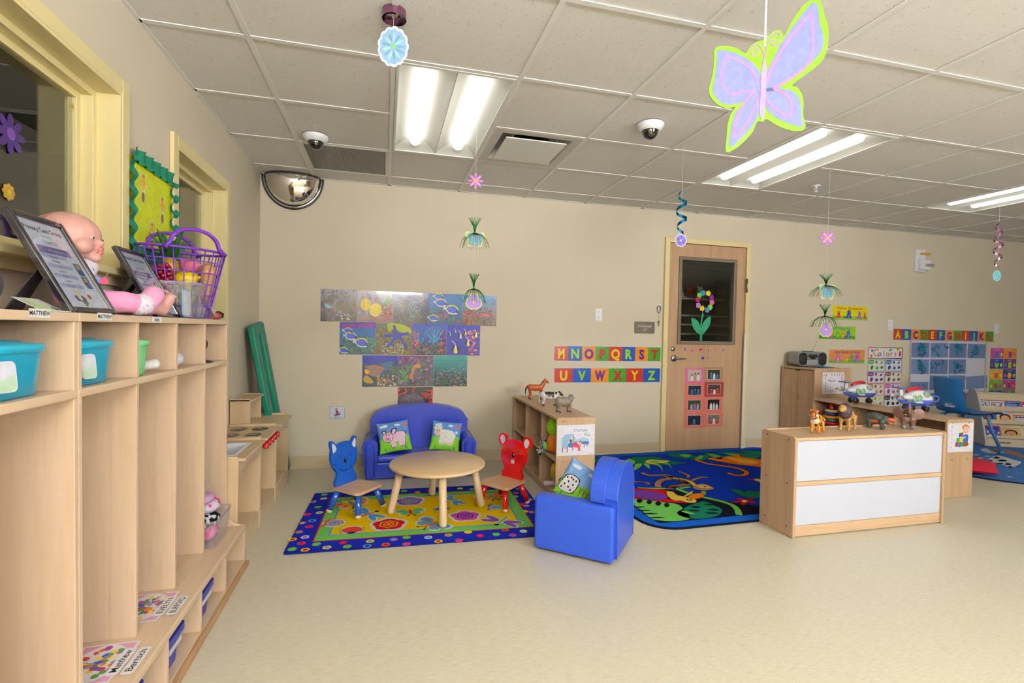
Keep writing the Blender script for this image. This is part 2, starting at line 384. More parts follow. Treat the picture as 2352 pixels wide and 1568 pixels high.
b = B(); tw = .012
for x in xs[1:-1]: b.box((x-tw, YN, H), (x+tw, 0, H+.004)).box((x-.002, YN, H+.004), (x+.002, 0, H+.03))
for jj, y in enumerate(ys[1:-1]):
    for ii in range(len(xs)-1):
        if (ii-1, jj-1) in skip and (ii-1, jj) in skip and (ii-1, jj-1) in {(i, j) for i, j in lights}: continue
        b.box((xs[ii]+tw, y-tw, H), (xs[ii+1]-tw, y+tw, H+.004))
b.box((0, YN, H), (.02, 0, H+.004)).box((0, -.02, H), (W1, 0, H+.004)).box((-.15, YN, 2.62), (W1+.1, .12, 2.66))
ceil = struct(b.out('ceiling', GRID)); tilemesh = None
for ii in range(len(xs)-1):
    for jj in range(len(ys)-1):
        if (ii-1, jj-1) in skip: continue
        x0, x1, y1, y0 = xs[ii], xs[ii+1], ys[jj], ys[jj+1]; full = 0 < ii < len(xs)-2 and 0 < jj < len(ys)-2
        if full and tilemesh:
            o = bpy.data.objects.new('ceiling_tile', tilemesh); COL.objects.link(o); o.parent = ceil
        else:
            w_, h_ = (x1-x0)/2, (y1-y0)/2
            o = B().box((-w_+.003, -h_+.003, .0045), (w_-.003, h_-.003, .018)).out('ceiling_tile', TILE, ceil)
            if full: tilemesh = o.data
        o.location = ((x0+x1)/2, (y0+y1)/2, H+rnd.uniform(-.0004, .0004)+.001)
# ceiling lights
HOUS = plain((226, 226, 220), .35, name='troffer_enamel', var=.02); TUBE = emis((255, 253, 246), LAMP)
def troffer():
    t = thing('ceiling_light', '', 'ceiling light'); W_, L_ = T/2-.014, T-.014
    b = B()
    for s in (-1, 1): b.box((s*W_, -L_, -.002), (s*(W_-.014), L_, .004)).box((-W_, s*L_, -.002), (W_, s*(L_-.018), .004))
    b.box((-W_, -L_, .10), (W_, L_, .104)); b.box((-W_, -L_, 0), (-W_+.003, L_, .1)).box((W_, -L_, 0), (W_-.003, L_, .1)).box((-W_, -L_, 0), (W_, -L_+.003, .1)).box((-W_, L_, 0), (W_, L_-.003, .1))
    b.out('housing', HOUS, t)
    for s in (-1, 1):
        c = s*W_/2; r = B(); hw = W_/2-.001
        r.grid(lambda u, v: (c+(u*2-1)*hw, -L_+.018+v*(2*L_-.036), .004+.055*(1-abs(u*2-1)**2.2)), 14, 2, sm=True)
        for e in (-1, 1):
            r.grid(lambda u, v: (c+(u*2-1)*hw, e*(L_-.018-.10*v*(1-(u*2-1)**2)), .004+.055*(1-abs(u*2-1)**2.2)*v), 14, 2, sm=True)
        r.out('reflector', HOUS, t)
        q = B(); Lt = L_-.14
        q.grid(lambda u, v: (c+.036*-cos(pi*u), -Lt+v*2*Lt, .030-.026*sin(pi*u)), 10, 1, sm=True)
        for e in (-1, 1): q.grid(lambda u, v: (c+.036*-cos(pi*u)*(1-v), e*(Lt+.035*sin(v*pi/2)), .030-.026*sin(pi*u)*cos(v*pi/2)), 10, 4, sm=True)
        q.out('lamp_lens', TUBE, t)
    return t
tr0 = troffer()
names = {0: 'twin tube ceiling light nearest the left wall, right of the return air grille', 1: 'twin tube ceiling light behind the hanging paper butterfly wing, mid ceiling',
         2: 'twin tube ceiling light at the far right edge of the ceiling'}
for k, (i, j) in enumerate(lights):
    o = tr0 if k == 0 else dup(tr0); x0, x1, y0, _ = cell(i, j); o.location = ((x0+x1)/2, y0-T, H)
    o['label'] = names.get(k, 'twin tube ceiling light in the row behind the camera, '+['left of', 'right of', 'far right of'][k % 3]+' it')
# adjoining rooms seen through glass
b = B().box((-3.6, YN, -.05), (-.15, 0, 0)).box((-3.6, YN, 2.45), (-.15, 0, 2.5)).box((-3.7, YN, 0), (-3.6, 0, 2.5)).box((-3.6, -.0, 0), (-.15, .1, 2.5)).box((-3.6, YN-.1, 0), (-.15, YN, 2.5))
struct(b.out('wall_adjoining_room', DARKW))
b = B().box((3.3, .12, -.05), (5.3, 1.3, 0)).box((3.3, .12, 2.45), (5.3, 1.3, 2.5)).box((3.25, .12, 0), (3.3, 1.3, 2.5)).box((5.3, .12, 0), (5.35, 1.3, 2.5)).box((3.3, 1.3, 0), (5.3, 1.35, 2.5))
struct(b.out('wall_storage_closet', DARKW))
# window in the left wall and the glazed opening next to it
def winframe(name, y0, y1, z0, z1, sill=True):
    root = struct(B().box((-.115, y0+.001, max(z0, .001)), (-.112, y1-.001, z1-.001)).out(name, GLASS))
    def ring(b, o, i, x0, x1):
        zz = (z0-o) if z0 > 0 else 0; zi = (z0+i) if z0 > 0 else 0
        b.box((x0, y0-o, zz), (x1, y0+i, z1+o)).box((x0, y1-i, zz), (x1, y1+o, z1+o)).box((x0, y0+i, z1-i), (x1, y1-i, z1+o))
        if z0 > 0: b.box((x0, y0+i, z0-o), (x1, y1-i, z0+i))
    b = B(); ring(b, .055, .0, 0.0005, .02); b.out('face_trim', YEL, root, bevel=.003)
    b = B(); ring(b, 0, .012, -.15, .018); b.out('jamb', YEL, root)
    b = B(); ring(b, 0, .035, -.15, -.06); b.out('rabbet', YEL, root, bevel=.002)
    b = B(); ring(b, 0, .058, -.13, -.10); b.out('glazing_stop', YEL, root, bevel=.002)
    return root
wn = winframe('window_1', *wy[0]); wn2 = winframe('window_2', *wy[1])
B().box((-.15, wy[0][0], wy[0][2]-.02), (.06, wy[0][1]+.05, wy[0][2]+.006)).out('sill', YEL, wn, bevel=.004)
B().box((-.16, wy[1][0]+.03, 0), (-.09, wy[1][1]-.03, .95)).out('lower_panel', DOORW, wn2, bevel=.002)
# storage door
d = struct(B().box((DX0+.004, -.006, .01), (3.90, .038, DT-.004)).box((4.575, -.006, .01), (DX1-.004, .038, DT-.004)).box((3.90, -.006, .01), (4.575, .038, 1.105)).box((3.90, -.006, 1.99), (4.575, .038, DT-.004)).out('door_1', DOORW))
b = B().box((DX0-FW, -.028, 0), (DX0, .12, DT+FW)).box((DX1, -.028, 0), (DX1+FW, .12, DT+FW)).box((DX0, -.028, DT), (DX1, .12, DT+FW))
b.out('door_frame', YEL, d, bevel=.004)
BRZ = plain((122, 110, 92), .4, name='bronze_vision_frame', var=.03)
b = B(); x0, x1, z0, z1, w_ = 3.893, 4.580, 1.10, 1.995, .036
b.box((x0, -.02, z0), (x0+w_, .04, z1)).box((x1-w_, -.02, z0), (x1, .04, z1)).box((x0+w_, -.02, z0), (x1-w_, .04, z0+w_)).box((x0+w_, -.02, z1-w_), (x1-w_, .04, z1))
b.out('vision_frame', BRZ, d, bevel=.006); B().box((x0+w_, .010, z0+w_), (x1-w_, .013, z1-w_)).out('glass_pane', GLASS, d)
b = B(); b.xf = M.Translation((3.862, -.006, .957)) @ M.Rotation(R(90), 4, 'X'); b.lathe([(0, .016), (.030, .016), (.034, .010), (.034, 0)], n=28)
b.lathe([(0, .055), (.012, .052), (.013, .012)], n=16); b.tube([(0, 0, .048), (.03, 0, .052), (.07, -.002, .050), (.112, -.002, .044)], [.011, .010, .009, .007], 10, flat=.8)
b.out('handle', STEEL, d)
b = B(); b.xf = M.Translation((3.848, -.006, 1.052)) @ M.Rotation(R(90), 4, 'X'); b.lathe([(0, .012), (.018, .012), (.023, .008), (.024, 0)], n=24).box((-.003, -.009, .012), (.003, .009, .0135), (60, 55, 50)); b.out('deadbolt', STEEL, d)
B().box((4.680, -.030, 1.655), (4.70, -.024, 1.80)).tube([(4.690, -.036, 1.655), (4.690, -.036, 1.80)], .008).out('hinge', STEEL, d)
B().box((4.672, -.045, .0), (4.70, -.0285, 1.225)).out('finger_guard', plain((224, 222, 214), .35), d, bevel=.006, label='white finger guard strip along hinge side')
# ============================================================ FURNITURE
TOPZ, MIDZ, SEATZ = 1.224, 1.030, .205
def cubby(y1, n, pitch, label, endpanel):
    t = thing('cubby_locker', label, 'locker', (0, y1, 0)); y0 = -n*pitch-.02; fx, bx = .255, .010
    B().box((bx, y0, TOPZ-.022), (fx+.003, 0, TOPZ)).out('top_board', MAPLEY, t, bevel=.003)
    B().box((bx, y0, MIDZ-.022), (fx+.002, 0, MIDZ)).out('shelf', MAPLEY, t, bevel=.003)
    B().box((bx, y0, SEATZ-.026), (.345, 0, SEATZ)).out('bench_seat', MAPLEY, t, bevel=.004)
    B().box((bx, y0, .004), (.344, 0, .030)).out('bottom_board', MAPLEY, t); B().box((.3445, y0, .0), (.362, 0, .022)).out('plinth', wood('plinth_wood', (176, 138, 98), (156, 118, 80), 'y', .7), t, bevel=.003)
    B().box((.004, y0, .03), (bx+.004, 0, TOPZ-.02)).out('back_panel', MAPLE, t)
    for k in range(n+1):
        y = -k*pitch; e = k == 0 or k == n; th = .016
        if e:
            pr = [(bx, .03), (.343, .03), (.345, SEATZ)] + [(.345-.085*sin(a), SEATZ+.070*(1-cos(a))) for a in [pi/2*i/8 for i in range(1, 9)]] + [(fx, TOPZ-.022), (bx, TOPZ-.022)]
            B().prism(pr, y0 if k == n else y-th, (y0+th) if k == n else y, 'y', sm=False) if 0 else None
            b = B(); ya, yb = ((y-th, y) if k == 0 else (y0, y0+th)); b.prism(pr, -yb, -ya, 'y'); b.out('side_panel', MAPLE, t, bevel=.002)
        else:
            B().box((bx, y-th, MIDZ), (fx, y, TOPZ-.022)).out('upper_divider', MAPLE, t, bevel=.0015)
            B().box((bx, y-th, SEATZ), (fx, y, MIDZ-.022)).out('locker_divider', MAPLE, t, bevel=.0015)
            B().box((bx, y-th, .03), (.343, y, SEATZ-.026)).out('lower_divider', MAPLE, t, bevel=.0015)
    return t
PI_ = .302
cub = cubby(-1.760, 4, PI_, 'maple cubby locker unit with bench, nearer the play kitchen', True)
cub2 = cubby(-1.760-4*PI_-.022, 4, PI_, 'maple cubby locker unit cut by the left edge, nearest the camera', True)
def namecard(px, py, txt):
    q = PX(px, py, .2585); p = P(); w_, h_ = .070, .0195
    p.sheet(w_, h_, (238, 238, 240), x0=-w_/2, y0=-h_/2); p.text(txt, 0, -.0045, .014, (40, 40, 45), bold=.02)
    o = p.out('name_label', PRINT); o.location = q+V((.0009, 0, 0)); o.rotation_euler = RL; return o
for px, py, s_, lb in [(91, 719, 'MATTHEW', 'small white name label MATTHEW at left on cubby top edge'), (240, 727, 'MATTHEW', 'small white name label MATTHEW on cubby top edge below the doll'), (360, 734, 'Evelyn', 'small white name label reading Evelyn on cubby top edge')]:
    tag(namecard(px, py, s_), lb, 'label')
# ---- play kitchen units
def kitchen(y0, y1, kind, label):
    """y0 nearer the camera"""
    t = thing('play_' + kind, label, kind.split('_')[-1], (0, y1, 0)); L = y0-y1; sd = .016; X = .300; bx = .012
    for ya in (L, -sd):
        pr = [(bx, 0), (X, 0), (X, .530), (X-.01, .540), (bx, .540)]
        B().prism(pr, -(ya+sd), -ya, 'y').out('side_panel', MAPLEK, t, bevel=.003)
    y_a, y_b = L+sd, -sd; zt = .526
    if kind == 'kitchen_sink':
        sx0, sx1, sa, sb = .075, .262, y_a+.07, y_b-.09
        b = B().box((bx, y_a, zt-.016), (sx0, y_b, zt)).box((sx1, y_a, zt-.016), (X+.03, y_b, zt)).box((sx0, y_a, zt-.016), (sx1, sa, zt)).box((sx0, sb, zt-.016), (sx1, y_b, zt))
        b.out('counter_top', MAPLEKY, t, bevel=.003)
        b = B(); WP = plain((236, 238, 244), .3)
        o_, i_ = [(sx0-.012, sa-.012), (sx1+.012, sa-.012), (sx1+.012, sb+.012), (sx0-.012, sb+.012)], [(sx0+.006, sa+.006), (sx1-.006, sa+.006), (sx1-.006, sb-.006), (sx0+.006, sb-.006)]
        vs = [(*p_, zt+.001) for p_ in o_]+[(*p_, zt+.005) for p_ in i_]+[(p_[0]*.96+.007, p_[1]*.97, zt-.07) for p_ in i_]
        b.add(vs, [(i, (i+1) % 4, 4+(i+1) % 4, 4+i) for i in range(4)]+[(4+i, 4+(i+1) % 4, 8+(i+1) % 4, 8+i) for i in range(4)]+[(8, 9, 10, 11)]); b.out('basin', WP, t, bevel=.006)
    else:
        B().box((bx, y_a, zt-.016), (X+.03, y_b, zt)).out('counter_top', MAPLEKY, t, bevel=.003)
    if kind == 'kitchen_stove':
        for i, (bx_, by_) in enumerate([(.10, .27), (.225, .27), (.10, .72), (.225, .72)]):
            p = P(base=zt+.0006, step=.0004); yy = L*by_
            for k, c in enumerate([(70, 66, 64), (150, 140, 125)]*4): p.ov(bx_, yy, .050-.0058*k, .066-.0077*k, c, k, n=26)
            for a in (0, pi/2): p.line([(bx_-.03*cos(a+.8), yy-.036*sin(a+.8)), (bx_+.03*cos(a+.8), yy+.036*sin(a+.8))], .008, (205, 205, 210), 9)
            p.ov(bx_, yy, .012, .012, (225, 225, 230), 10); p.out('burner', LAM, t)
    # scalloped apron
    n = 6; pts = [(y_a, zt-.016), (y_b, zt-.016), (y_b, zt-.075)]
    for k in range(n*6+1):
        u = k/(n*6); yy = y_b+(y_a-y_b)*u; pts.append((yy, zt-.060-.012*abs(sin(u*pi*n))-.028*abs(2*u-1)**2))
    pts.append((y_a, zt-.075)); B().prism([(a, b_) for a, b_ in pts], X-.012, X, 'x').out('apron', MAPLEKY, t)
    if kind == 'kitchen_stove':
        for k in range(5):
            b = B(); b.xf = M.Translation((X, L*(.88-.19*k), .474)) @ M.Rotation(R(90), 4, 'Y')
            b.lathe([(0, .030), (.017, .030), (.020, .025), (.020, .006), (.012, .004), (.012, 0)], n=18); b.out('knob', plain((200, 22, 34), .25, coat=.5), t, label='glossy red round knob')
    B().box((bx, y_a, .085), (X-.006, y_b, .10)).out('bottom_shelf', MAPLEKY, t, bevel=.002)
    B().box((X-.016, y_a, 0), (X-.004, y_b, .085)).out('kick_board', MAPLEKY, t)
    B().box((bx, y_a, .10), (bx+.006, y_b, zt-.016)).out('back_panel', MAPLEK, t); return t
kitchen(-1.735, -1.262, 'kitchen_sink', 'child-size birch play sink with white basin beside the lockers')
kitchen(-1.258, -.824, 'kitchen_stove', 'child-size birch play stove with four burners and red knobs')
kitchen(-.820, -.385, 'kitchen_counter', 'child-size birch play counter at the far end, carrying the small hutch')
t = thing('play_kitchen_hutch', 'small birch hutch shelf with scalloped front on the far play counter', 'shelf', (.006, -.50, .5265))
for ya in (0, -.30): B().prism([(0, 0), (.125, 0), (.125, .170), (.118, .178), (0, .178)], -(ya+.014), -ya, 'y').out('side_panel', MAPLEK, t, bevel=.002)
B().box((0, -.30, .160), (.142, .014, .172)).out('shelf_board', MAPLEKY, t, bevel=.002)
b = B(); b.prism([(-.285, .160), (0, .160)]+[(-.285*k/24, .146-.010*abs(sin(k/24*pi*4))) for k in range(25)], .116, .126, 'x'); b.out('apron', MAPLEKY, t)
B().box((0, -.285, 0), (.006, 0, .16)).out('back_panel', MAPLEK, t)
# ---- green mat leaning in the corner
GRN = plain((8, 120, 98), .42, bump=.25, name='green_vinyl', bs=40)
t = thing('folding_mat', 'green vinyl mat with a long slot leaning upright in the room corner', 'mat', (.215, -.195, 0))
b = B(); L, Wd, th = 1.235, .33, .052
b.box((0, -Wd/2, 0), (th, -Wd/2+.10, L)).box((0, Wd/2-.09, 0), (th, Wd/2, L)).box((0, -Wd/2+.10, L-.09), (th, Wd/2-.09, L)).box((0, -Wd/2+.10, 0), (th, Wd/2-.09, .09))
o = b.out('frame_pad', GRN, t, bevel=.016, seg=3); o2 = B().box((.003, -Wd/2+.10, .09), (.022, Wd/2-.09, L-.09)).out('inner_panel', GRN, t, bevel=.004)
t.rotation_euler = (R(7.0), -math.asin(.190/1.235), 0)
# ---- blue vinyl sofa
BLUEV = plain((40, 64, 186), .32, bump=.10, name='royal_blue_vinyl', bs=30, coat=.15); BLUEA = plain((46, 86, 206), .36, bump=.08, name='bright_blue_vinyl', bs=30)
def rrect(w_, h_, r, n=5, cx=0, cy=0):
    o = []
    for k, (sx, sy) in enumerate([(1, 1), (-1, 1), (-1, -1), (1, -1)]):
        for i in range(n+1):
            a = pi/2*(k+i/n); o.append((cx+sx*(w_/2-r)+r*cos(a), cy+sy*(h_/2-r)+r*sin(a)))
    return o
t = thing('toddler_sofa', 'royal blue vinyl toddler sofa with arched back against the cream wall', 'sofa', (1.305, -.27, 0), R(-2.0)); d2 = .195
B().box((-.36, -d2+.010, .004), (.36, .10, .135)).out('base', BLUEV, t, bevel=.012, seg=3)
b = B(); b.box((-.345, -d2+.004, .136), (.345, .07, .192)); b.out('seat_cushion', BLUEV, t, bevel=.024, seg=4)
arch = [(-.40, .30)]+[(-.405*cos(a), .30+.11+.150*sin(a)**.8) for a in [pi*i/20 for i in range(21)]]+[(.40, .30), (.37, .10), (-.37, .10)]
arch = [(-.375, .12), (.375, .12), (.385, .30), (.405, .335), (.410, .43), (.385, .46)]+[(.385*cos(a), .460+.098*sin(a)) for a in [pi*i/16 for i in range(1, 16)]]+[(-.385, .46), (-.410, .43), (-.405, .335), (-.385, .30)]
B().prism(arch, -.185, -.060, 'y').out('backrest', BLUEV, t, bevel=.034, seg=5)
for s in (-1, 1):
    pr = []
    for i in range(13): a = pi*i/12; pr.append((s*.392+.060*cos(a), .285+.055*sin(a)))
    pr += [(s*.392-.060, .20), (s*(.352) if s > 0 else s*.422, .004), (s*.425 if s > 0 else s*.352, .004), (s*.392+.060, .20)]
    if s > 0: pr = [(.392+.060*cos(pi*i/12), .268+.055*sin(pi*i/12)) for i in range(13)]+[(.335, .10), (.345, .004), (.422, .004), (.445, .18)]
    else: pr = [(-.392+.060*cos(pi*i/12), .268+.055*sin(pi*i/12)) for i in range(13)]+[(-.445, .18), (-.422, .004), (-.345, .004), (-.335, .10)]
    a_ = B().prism(pr, -.16, d2-.004, 'y').out('armrest', BLUEV, t, bevel=.016, seg=4)
    cxx = s*.392; fr = [(cxx+.026*cos(pi*i/10), .262+.026*sin(pi*i/10)) for i in range(11)]+[(cxx-.026-s*.004, .02), (cxx+.026-s*.004, .02)]
    B().prism(fr, d2-.006, d2+.006, 'y').out('arm_panel', BLUEV, a_, bevel=.004, seg=3)
    b = B(); q = [(cxx+(.031)*cos(pi*i/10), -(d2+.002), .262+.031*sin(pi*i/10)) for i in range(11)]; q = [(cxx+.031-s*.004, -(d2+.002), .02)]+q+[(cxx-.031-s*.004, -(d2+.002), .02)]; b.tube(q, .0035, 6); b.out('piping', BLUEV, a_)
# ---- blue vinyl armchair, seen from behind its right arm
pA, pB_, pC = V((1.806, -1.905, 0)), V((2.150, -2.181, 0)), V((2.447, -1.836, 0))
ux = (pB_-pC).normalized(); W_ = (pB_-pC).length; Dp = (pB_-pA).length; ctr = pC+(pB_-pC)/2; ang = math.atan2(ux.y, ux.x)
# local: +x towards the near arm, y from the back (0) to the front
t = thing('toddler_armchair', 'bright blue vinyl toddler armchair seen from behind, holding a cow cushion', 'armchair', (ctr.x, ctr.y, .0085), ang)
fr_ = V((-ux.y, ux.x, 0)); sgn = 1 if fr_.dot(pA-pB_) > 0 else -1
hw = W_/2; AH = .295
def ybox(b, x0, y0, z0, x1, y1, z1): b.box((x0, sgn*y0, z0), (x1, sgn*y1, z1)); return b
for s in (-1, 1):
    b = ybox(B(), s*hw, 0.0, .004, s*(hw-.095), Dp, AH); b.out('armrest', BLUEA, t, bevel=.017, seg=4)
ybox(B(), -hw+.097, .05, .004, hw-.097, Dp-.015, .13).out('base', BLUEA, t, bevel=.012)
ybox(B(), -hw+.097, .08, .131, hw-.097, Dp-.008, .185).out('seat_cushion', BLUEA, t, bevel=.022, seg=4)
pr = [(-.185, .02), (.185, .02), (.185, .305)]+[(.197*cos(a), .33+.155*sin(a)) for a in [pi*i/16 for i in range(0, 17)]]+[(-.185, .305)]
B().prism(pr, -sgn*.062, sgn*.012, 'y').out('back_shell', BLUEA, t, bevel=.006, seg=3, recalc=True)
pr = [(-.197, .302), (.197, .302)]+[(.200*cos(a), .33+.165*sin(a)) for a in [pi*i/16 for i in range(0, 17)]]
B().prism(pr, -sgn*.135, -sgn*.055, 'y').out('back_cushion', BLUEA, t, bevel=.030, seg=5, recalc=True)
b = B()
for s in (-1, 1): b.tube([(s*.187, -sgn*.012, z_) for z_ in (.02, .15, .30)], .0028, 6)
b.out('seam_piping', BLUEA, t)['kind'] = 'stuff'
# ---- round table
t = thing('play_table', 'round light wood toddler table with four splayed legs on the bug rug', 'table', (1.357, -1.22, .0128), R(8))
b = B(); r_, z_ = .312, .318; b.lathe([(0, z_-.024), (r_-.012, z_-.024), (r_-.003, z_-.019), (r_, z_-.012), (r_-.002, z_-.004), (r_-.008, z_), (0, z_)], n=64); b.out('tabletop', BEECH, t)
lg = None
for k in range(4):
    a = R(90*k+2-8+ -1); c0 = V((cos(a)*.300, sin(a)*.300, 0)); c1 = V((cos(a)*.235, sin(a)*.235, z_-.022)); dd = (c1-c0).normalized()
    b = B().tube([c0+dd*.0, c0+dd*.006, c0+dd*.02, c0.lerp(c1, .5), c1], [.014, .021, .0245, .0245, .0245], 16); b.out('leg', BEECHZ, t)
# ---- animal chairs
def kchair(name, label, loc, rz, paint, head, face, tilt=R(6)):
    t = thing(name, label, 'chair', (loc[0], loc[1], .0128), rz); sz = .158
    # seat: front towards +x
    pts = rrect(.245, .235, .035, 5); pts = [(x, y*(1.0+.10*(x/.12))) for x, y in pts]
    B().prism(pts, sz-.018, sz, 'z').out('seat', SEATW, t, bevel=.005, seg=3)
    for sx in (-1, 1):
        for sy in (-1, 1):
            top = V((sx*.082, sy*.080, sz-.018)); bot = V((sx*.122, sy*.124, 0)); dd = (bot-top).normalized(); L = (bot-top).length
            l = B().tube([top, top+dd*(L-.020)], .0190, 14).out('leg', paint, t)
            B().tube([top+dd*(L-.020), top+dd*(L-.006), top+dd*(L-.0)], [.0190, .0185, .012], 14).out('foot_tip', BEECHZ, l, label='bare wood foot tip')
            B().tube([top, top+dd*.006], .0196, 14).out('collar', BEECHZ, l)
    # back plate stands on the seat's rear edge: x right, y up in the plate's plane
    bk = B(); bk.xf = M.Translation((-.098, 0, sz-.002)) @ M.Rotation(-tilt, 4, 'Y') @ M.Rotation(R(90), 4, 'Z') @ M.Rotation(R(90), 4, 'X')
    head = [(x*1.10, y*1.09) for x, y in head]; bk.prism(head, -.010, .010, 'z', sm=False); o = bk.out('backrest', paint, t, bevel=.006, seg=4)
    p = P(base=.0105, step=.0003, mp=lambda x, y: (x*1.1, y*1.09)); p.xf = bk.xf; face(p); p.out('painted_face', GLOSSY, t)['kind'] = 'stuff'; return t
def mir(pts): return pts+[(-x, y) for x, y in pts[::-1]]
BP = plain((24, 88, 190), .16, coat=.6, name='blue_gloss_paint'); RP = plain((206, 4, 8), .14, coat=.6, name='red_gloss_paint')
cat_o = smoothp([(0, -.0), (.055, 0), (.086, .004), (.088, .03), (.070, .062), (.068, .085), (.092, .115), (.108, .155), (.106, .195), (.100, .222), (.106, .255), (.100, .274), (.082, .268), (.060, .244), (.030, .254), (0, .256),
                 (-.030, .254), (-.060, .244), (-.082, .268), (-.100, .274), (-.106, .255), (-.100, .222), (-.106, .195), (-.108, .155), (-.092, .115), (-.068, .085), (-.070, .062), (-.088, .03), (-.086, .004), (-.055, 0)], 4)
def catface(p):
    K = (16, 14, 18)
    for s in (-1, 1):
        p.poly(smoothp([(s*.064, .226), (s*.094, .262), (s*.096, .222), (s*.088, .202)], 3), (226, 230, 245))
        p.ov(s*.040, .176, .0045, .007, K); p.ov(s*.040-.001, .178, .0015, .002, (240, 240, 240), 2)
        for k in range(3): p.line([(s*.074, .128-.012*k), (s*.098, .136-.014*k)], .0022, K, sm=0)
    p.ov(0, .142, .011, .015, K); p.ov(.003, .147, .003, .004, (245, 245, 245), 2); p.line([(0, .13), (0, .082)], .002, K)
    p.line([(-.052, .106), (-.035, .088), (0, .080), (.035, .088), (.052, .106)], .0024, K, sm=4)
mo_o = smoothp([(0, 0), (.055, 0), (.080, .004), (.082, .03), (.066, .058), (.082, .085), (.098, .120), (.100, .160), (.092, .192), (.106, .196), (.126, .212), (.132, .242), (.118, .268), (.092, .276), (.070, .262), (.060, .236), (.030, .244), (0, .246),
                (-.030, .244), (-.060, .236), (-.070, .262), (-.092, .276), (-.118, .268), (-.132, .242), (-.126, .212), (-.106, .196), (-.092, .192), (-.100, .160), (-.098, .120), (-.082, .085), (-.066, .058), (-.082, .03), (-.080, .004), (-.055, 0)], 4)
def mouseface(p):
    K = (20, 12, 14)
    for s in (-1, 1):
        p.poly(smoothp([(s*.078, .226), (s*.084, .256), (s*.104, .262), (s*.118, .244), (s*.112, .220), (s*.096, .204)], 3), (236, 226, 240))
        p.ov(s*.038, .176, .005, .006, K); p.ov(s*.038-.001, .178, .0018, .002, (240, 240, 240), 2)
        for k in range(3): p.line([(s*.028, .146-.008*k), (s*.068, .158-.020*k)], .0018, (90, 0, 8))
        p.line([(s*.004, .122), (s*.020, .112), (s*.038, .122)], .0022, K, sm=3)
        p.poly([(s*.001, .121), (s*.014, .114), (s*.011, .090), (s*.001, .092)], (238, 236, 240), 2)
    p.ov(0, .146, .012, .016, K); p.ov(.004, .150, .003, .005, (245, 245, 245), 2); p.line([(-.010, .080), (.010, .080)], .0022, (110, 0, 8))
kchair('cat_chair', 'small wooden chair with a blue smiling cat back on the bug rug', (.846, -1.116), R(-39), BP, cat_o, catface)
kchair('mouse_chair', 'small wooden chair with a red mouse back and white round ears', (1.811, -1.190), R(217), RP, mo_o, mouseface)
# ---- open shelves
def openshelf(name, label, loc, Ly, D, Hh, divs, back=True, cat='shelf', mid=True):
    """opens towards -x; x from 0 (open front) to D, y from 0 (near end) to Ly"""
    t = thing(name, label, cat, (loc[0], loc[1], 0)); th = .018
    for y in (0, Ly-th):
        B().prism([(0, 0), (D, 0), (D, Hh-.012), (D-.012, Hh), (.012, Hh), (0, Hh-.012)], -(y+th), -y, 'y').out('end_panel', OAK, t, bevel=.003)
    B().box((.002, th, Hh-.024), (D-.002, Ly-th, Hh-.006)).out('top_board', OAKY, t, bevel=.003)
    if mid: B().box((.008, th, Hh*.47), (D-.012, Ly-th, Hh*.47+.018)).out('middle_shelf', OAKY, t, bevel=.003)
    B().box((.004, th, .042), (D-.012, Ly-th, .060)).out('bottom_shelf', OAKY, t, bevel=.003)
    B().box((.012, th, 0), (.03, Ly-th, .042)).out('kick_board', OAKY, t)
    B().box((D-.012, th, .03), (D-.004, Ly-th, Hh-.024)).out('back_panel', OAK, t)
    for y, z0, z1 in divs: B().box((.010, y, z0), (D-.012, y+.016, z1)).out('divider', OAK, t, bevel=.002)
    for y in (-.0006,):
        for sx in (.055, D-.055):
            for z in (Hh-.028, Hh*.47+.009):
                b = B(); b.xf = M.Translation((sx, y, z)) @ M.Rotation(R(90), 4, 'X'); b.lathe([(0, .001), (.003, .001), (.004, .0025), (.006, .0025), (.0065, 0)], n=12); b.out('screw', STEEL, t)
    return t
openshelf('toy_shelf', 'brown wooden toy shelf with plush toys and DRAMATIC PLAY sign on its end', (2.172, -1.240), 1.205, .292, .605, [(.37, .30, .58), (.80, .30, .58), (.40, .06, .285), (.80, .06, .285)])
openshelf('block_shelf', 'brown wooden shelf with BLOCKS sign on its end, behind the white-backed divider', (5.135, -1.690), 1.225, .275, .600, [(.40, .06, .576), (.80, .06, .576)], mid=False)
# ---- low divider with white panels facing the camera
t = thing('divider_cabinet', 'low wooden cabinet with two white back panels facing the camera', 'cabinet', (3.372, -2.070, 0)); Wd, Dd, Hh = 1.198, .272, .605
for x in (0, Wd-.020): B().prism([(0, 0), (-Dd, 0), (-Dd, Hh-.012), (-Dd+.012, Hh), (-.012, Hh), (0, Hh-.012)][::1] if 0 else [(0, 0), (Dd, 0), (Dd, Hh-.012), (Dd-.012, Hh), (.012, Hh), (0, Hh-.012)], x, x+.020, 'x').out('end_panel', OAK, t, bevel=.004)
B().box((.020, .006, Hh-.026), (Wd-.02, Dd-.01, Hh-.006)).out('top_board', OAKX, t, bevel=.006, seg=3)
B().box((.020, .008, .308), (Wd-.02, .030, .334)).out('mid_rail', OAKX, t, bevel=.005, seg=3); B().box((.020, .010, .004), (Wd-.02, .030, .068)).out('bottom_rail', OAKX, t, bevel=.004)
WB = plain((200, 204, 217), .35, name='white_melamine')
for z0, z1 in ((.070, .306), (.336, .577)):
    o = B().box((.021, .014, z0), (Wd-.021, .022, z1)).out('white_panel', WB, t, label='white melamine back panel')
    for x, z in ((Wd-.034, z0+.012), (Wd-.034, z1-.012)): B().box((x-.002, .0125, z-.002), (x+.002, .014, z+.002)).out('screw', STEEL, o)
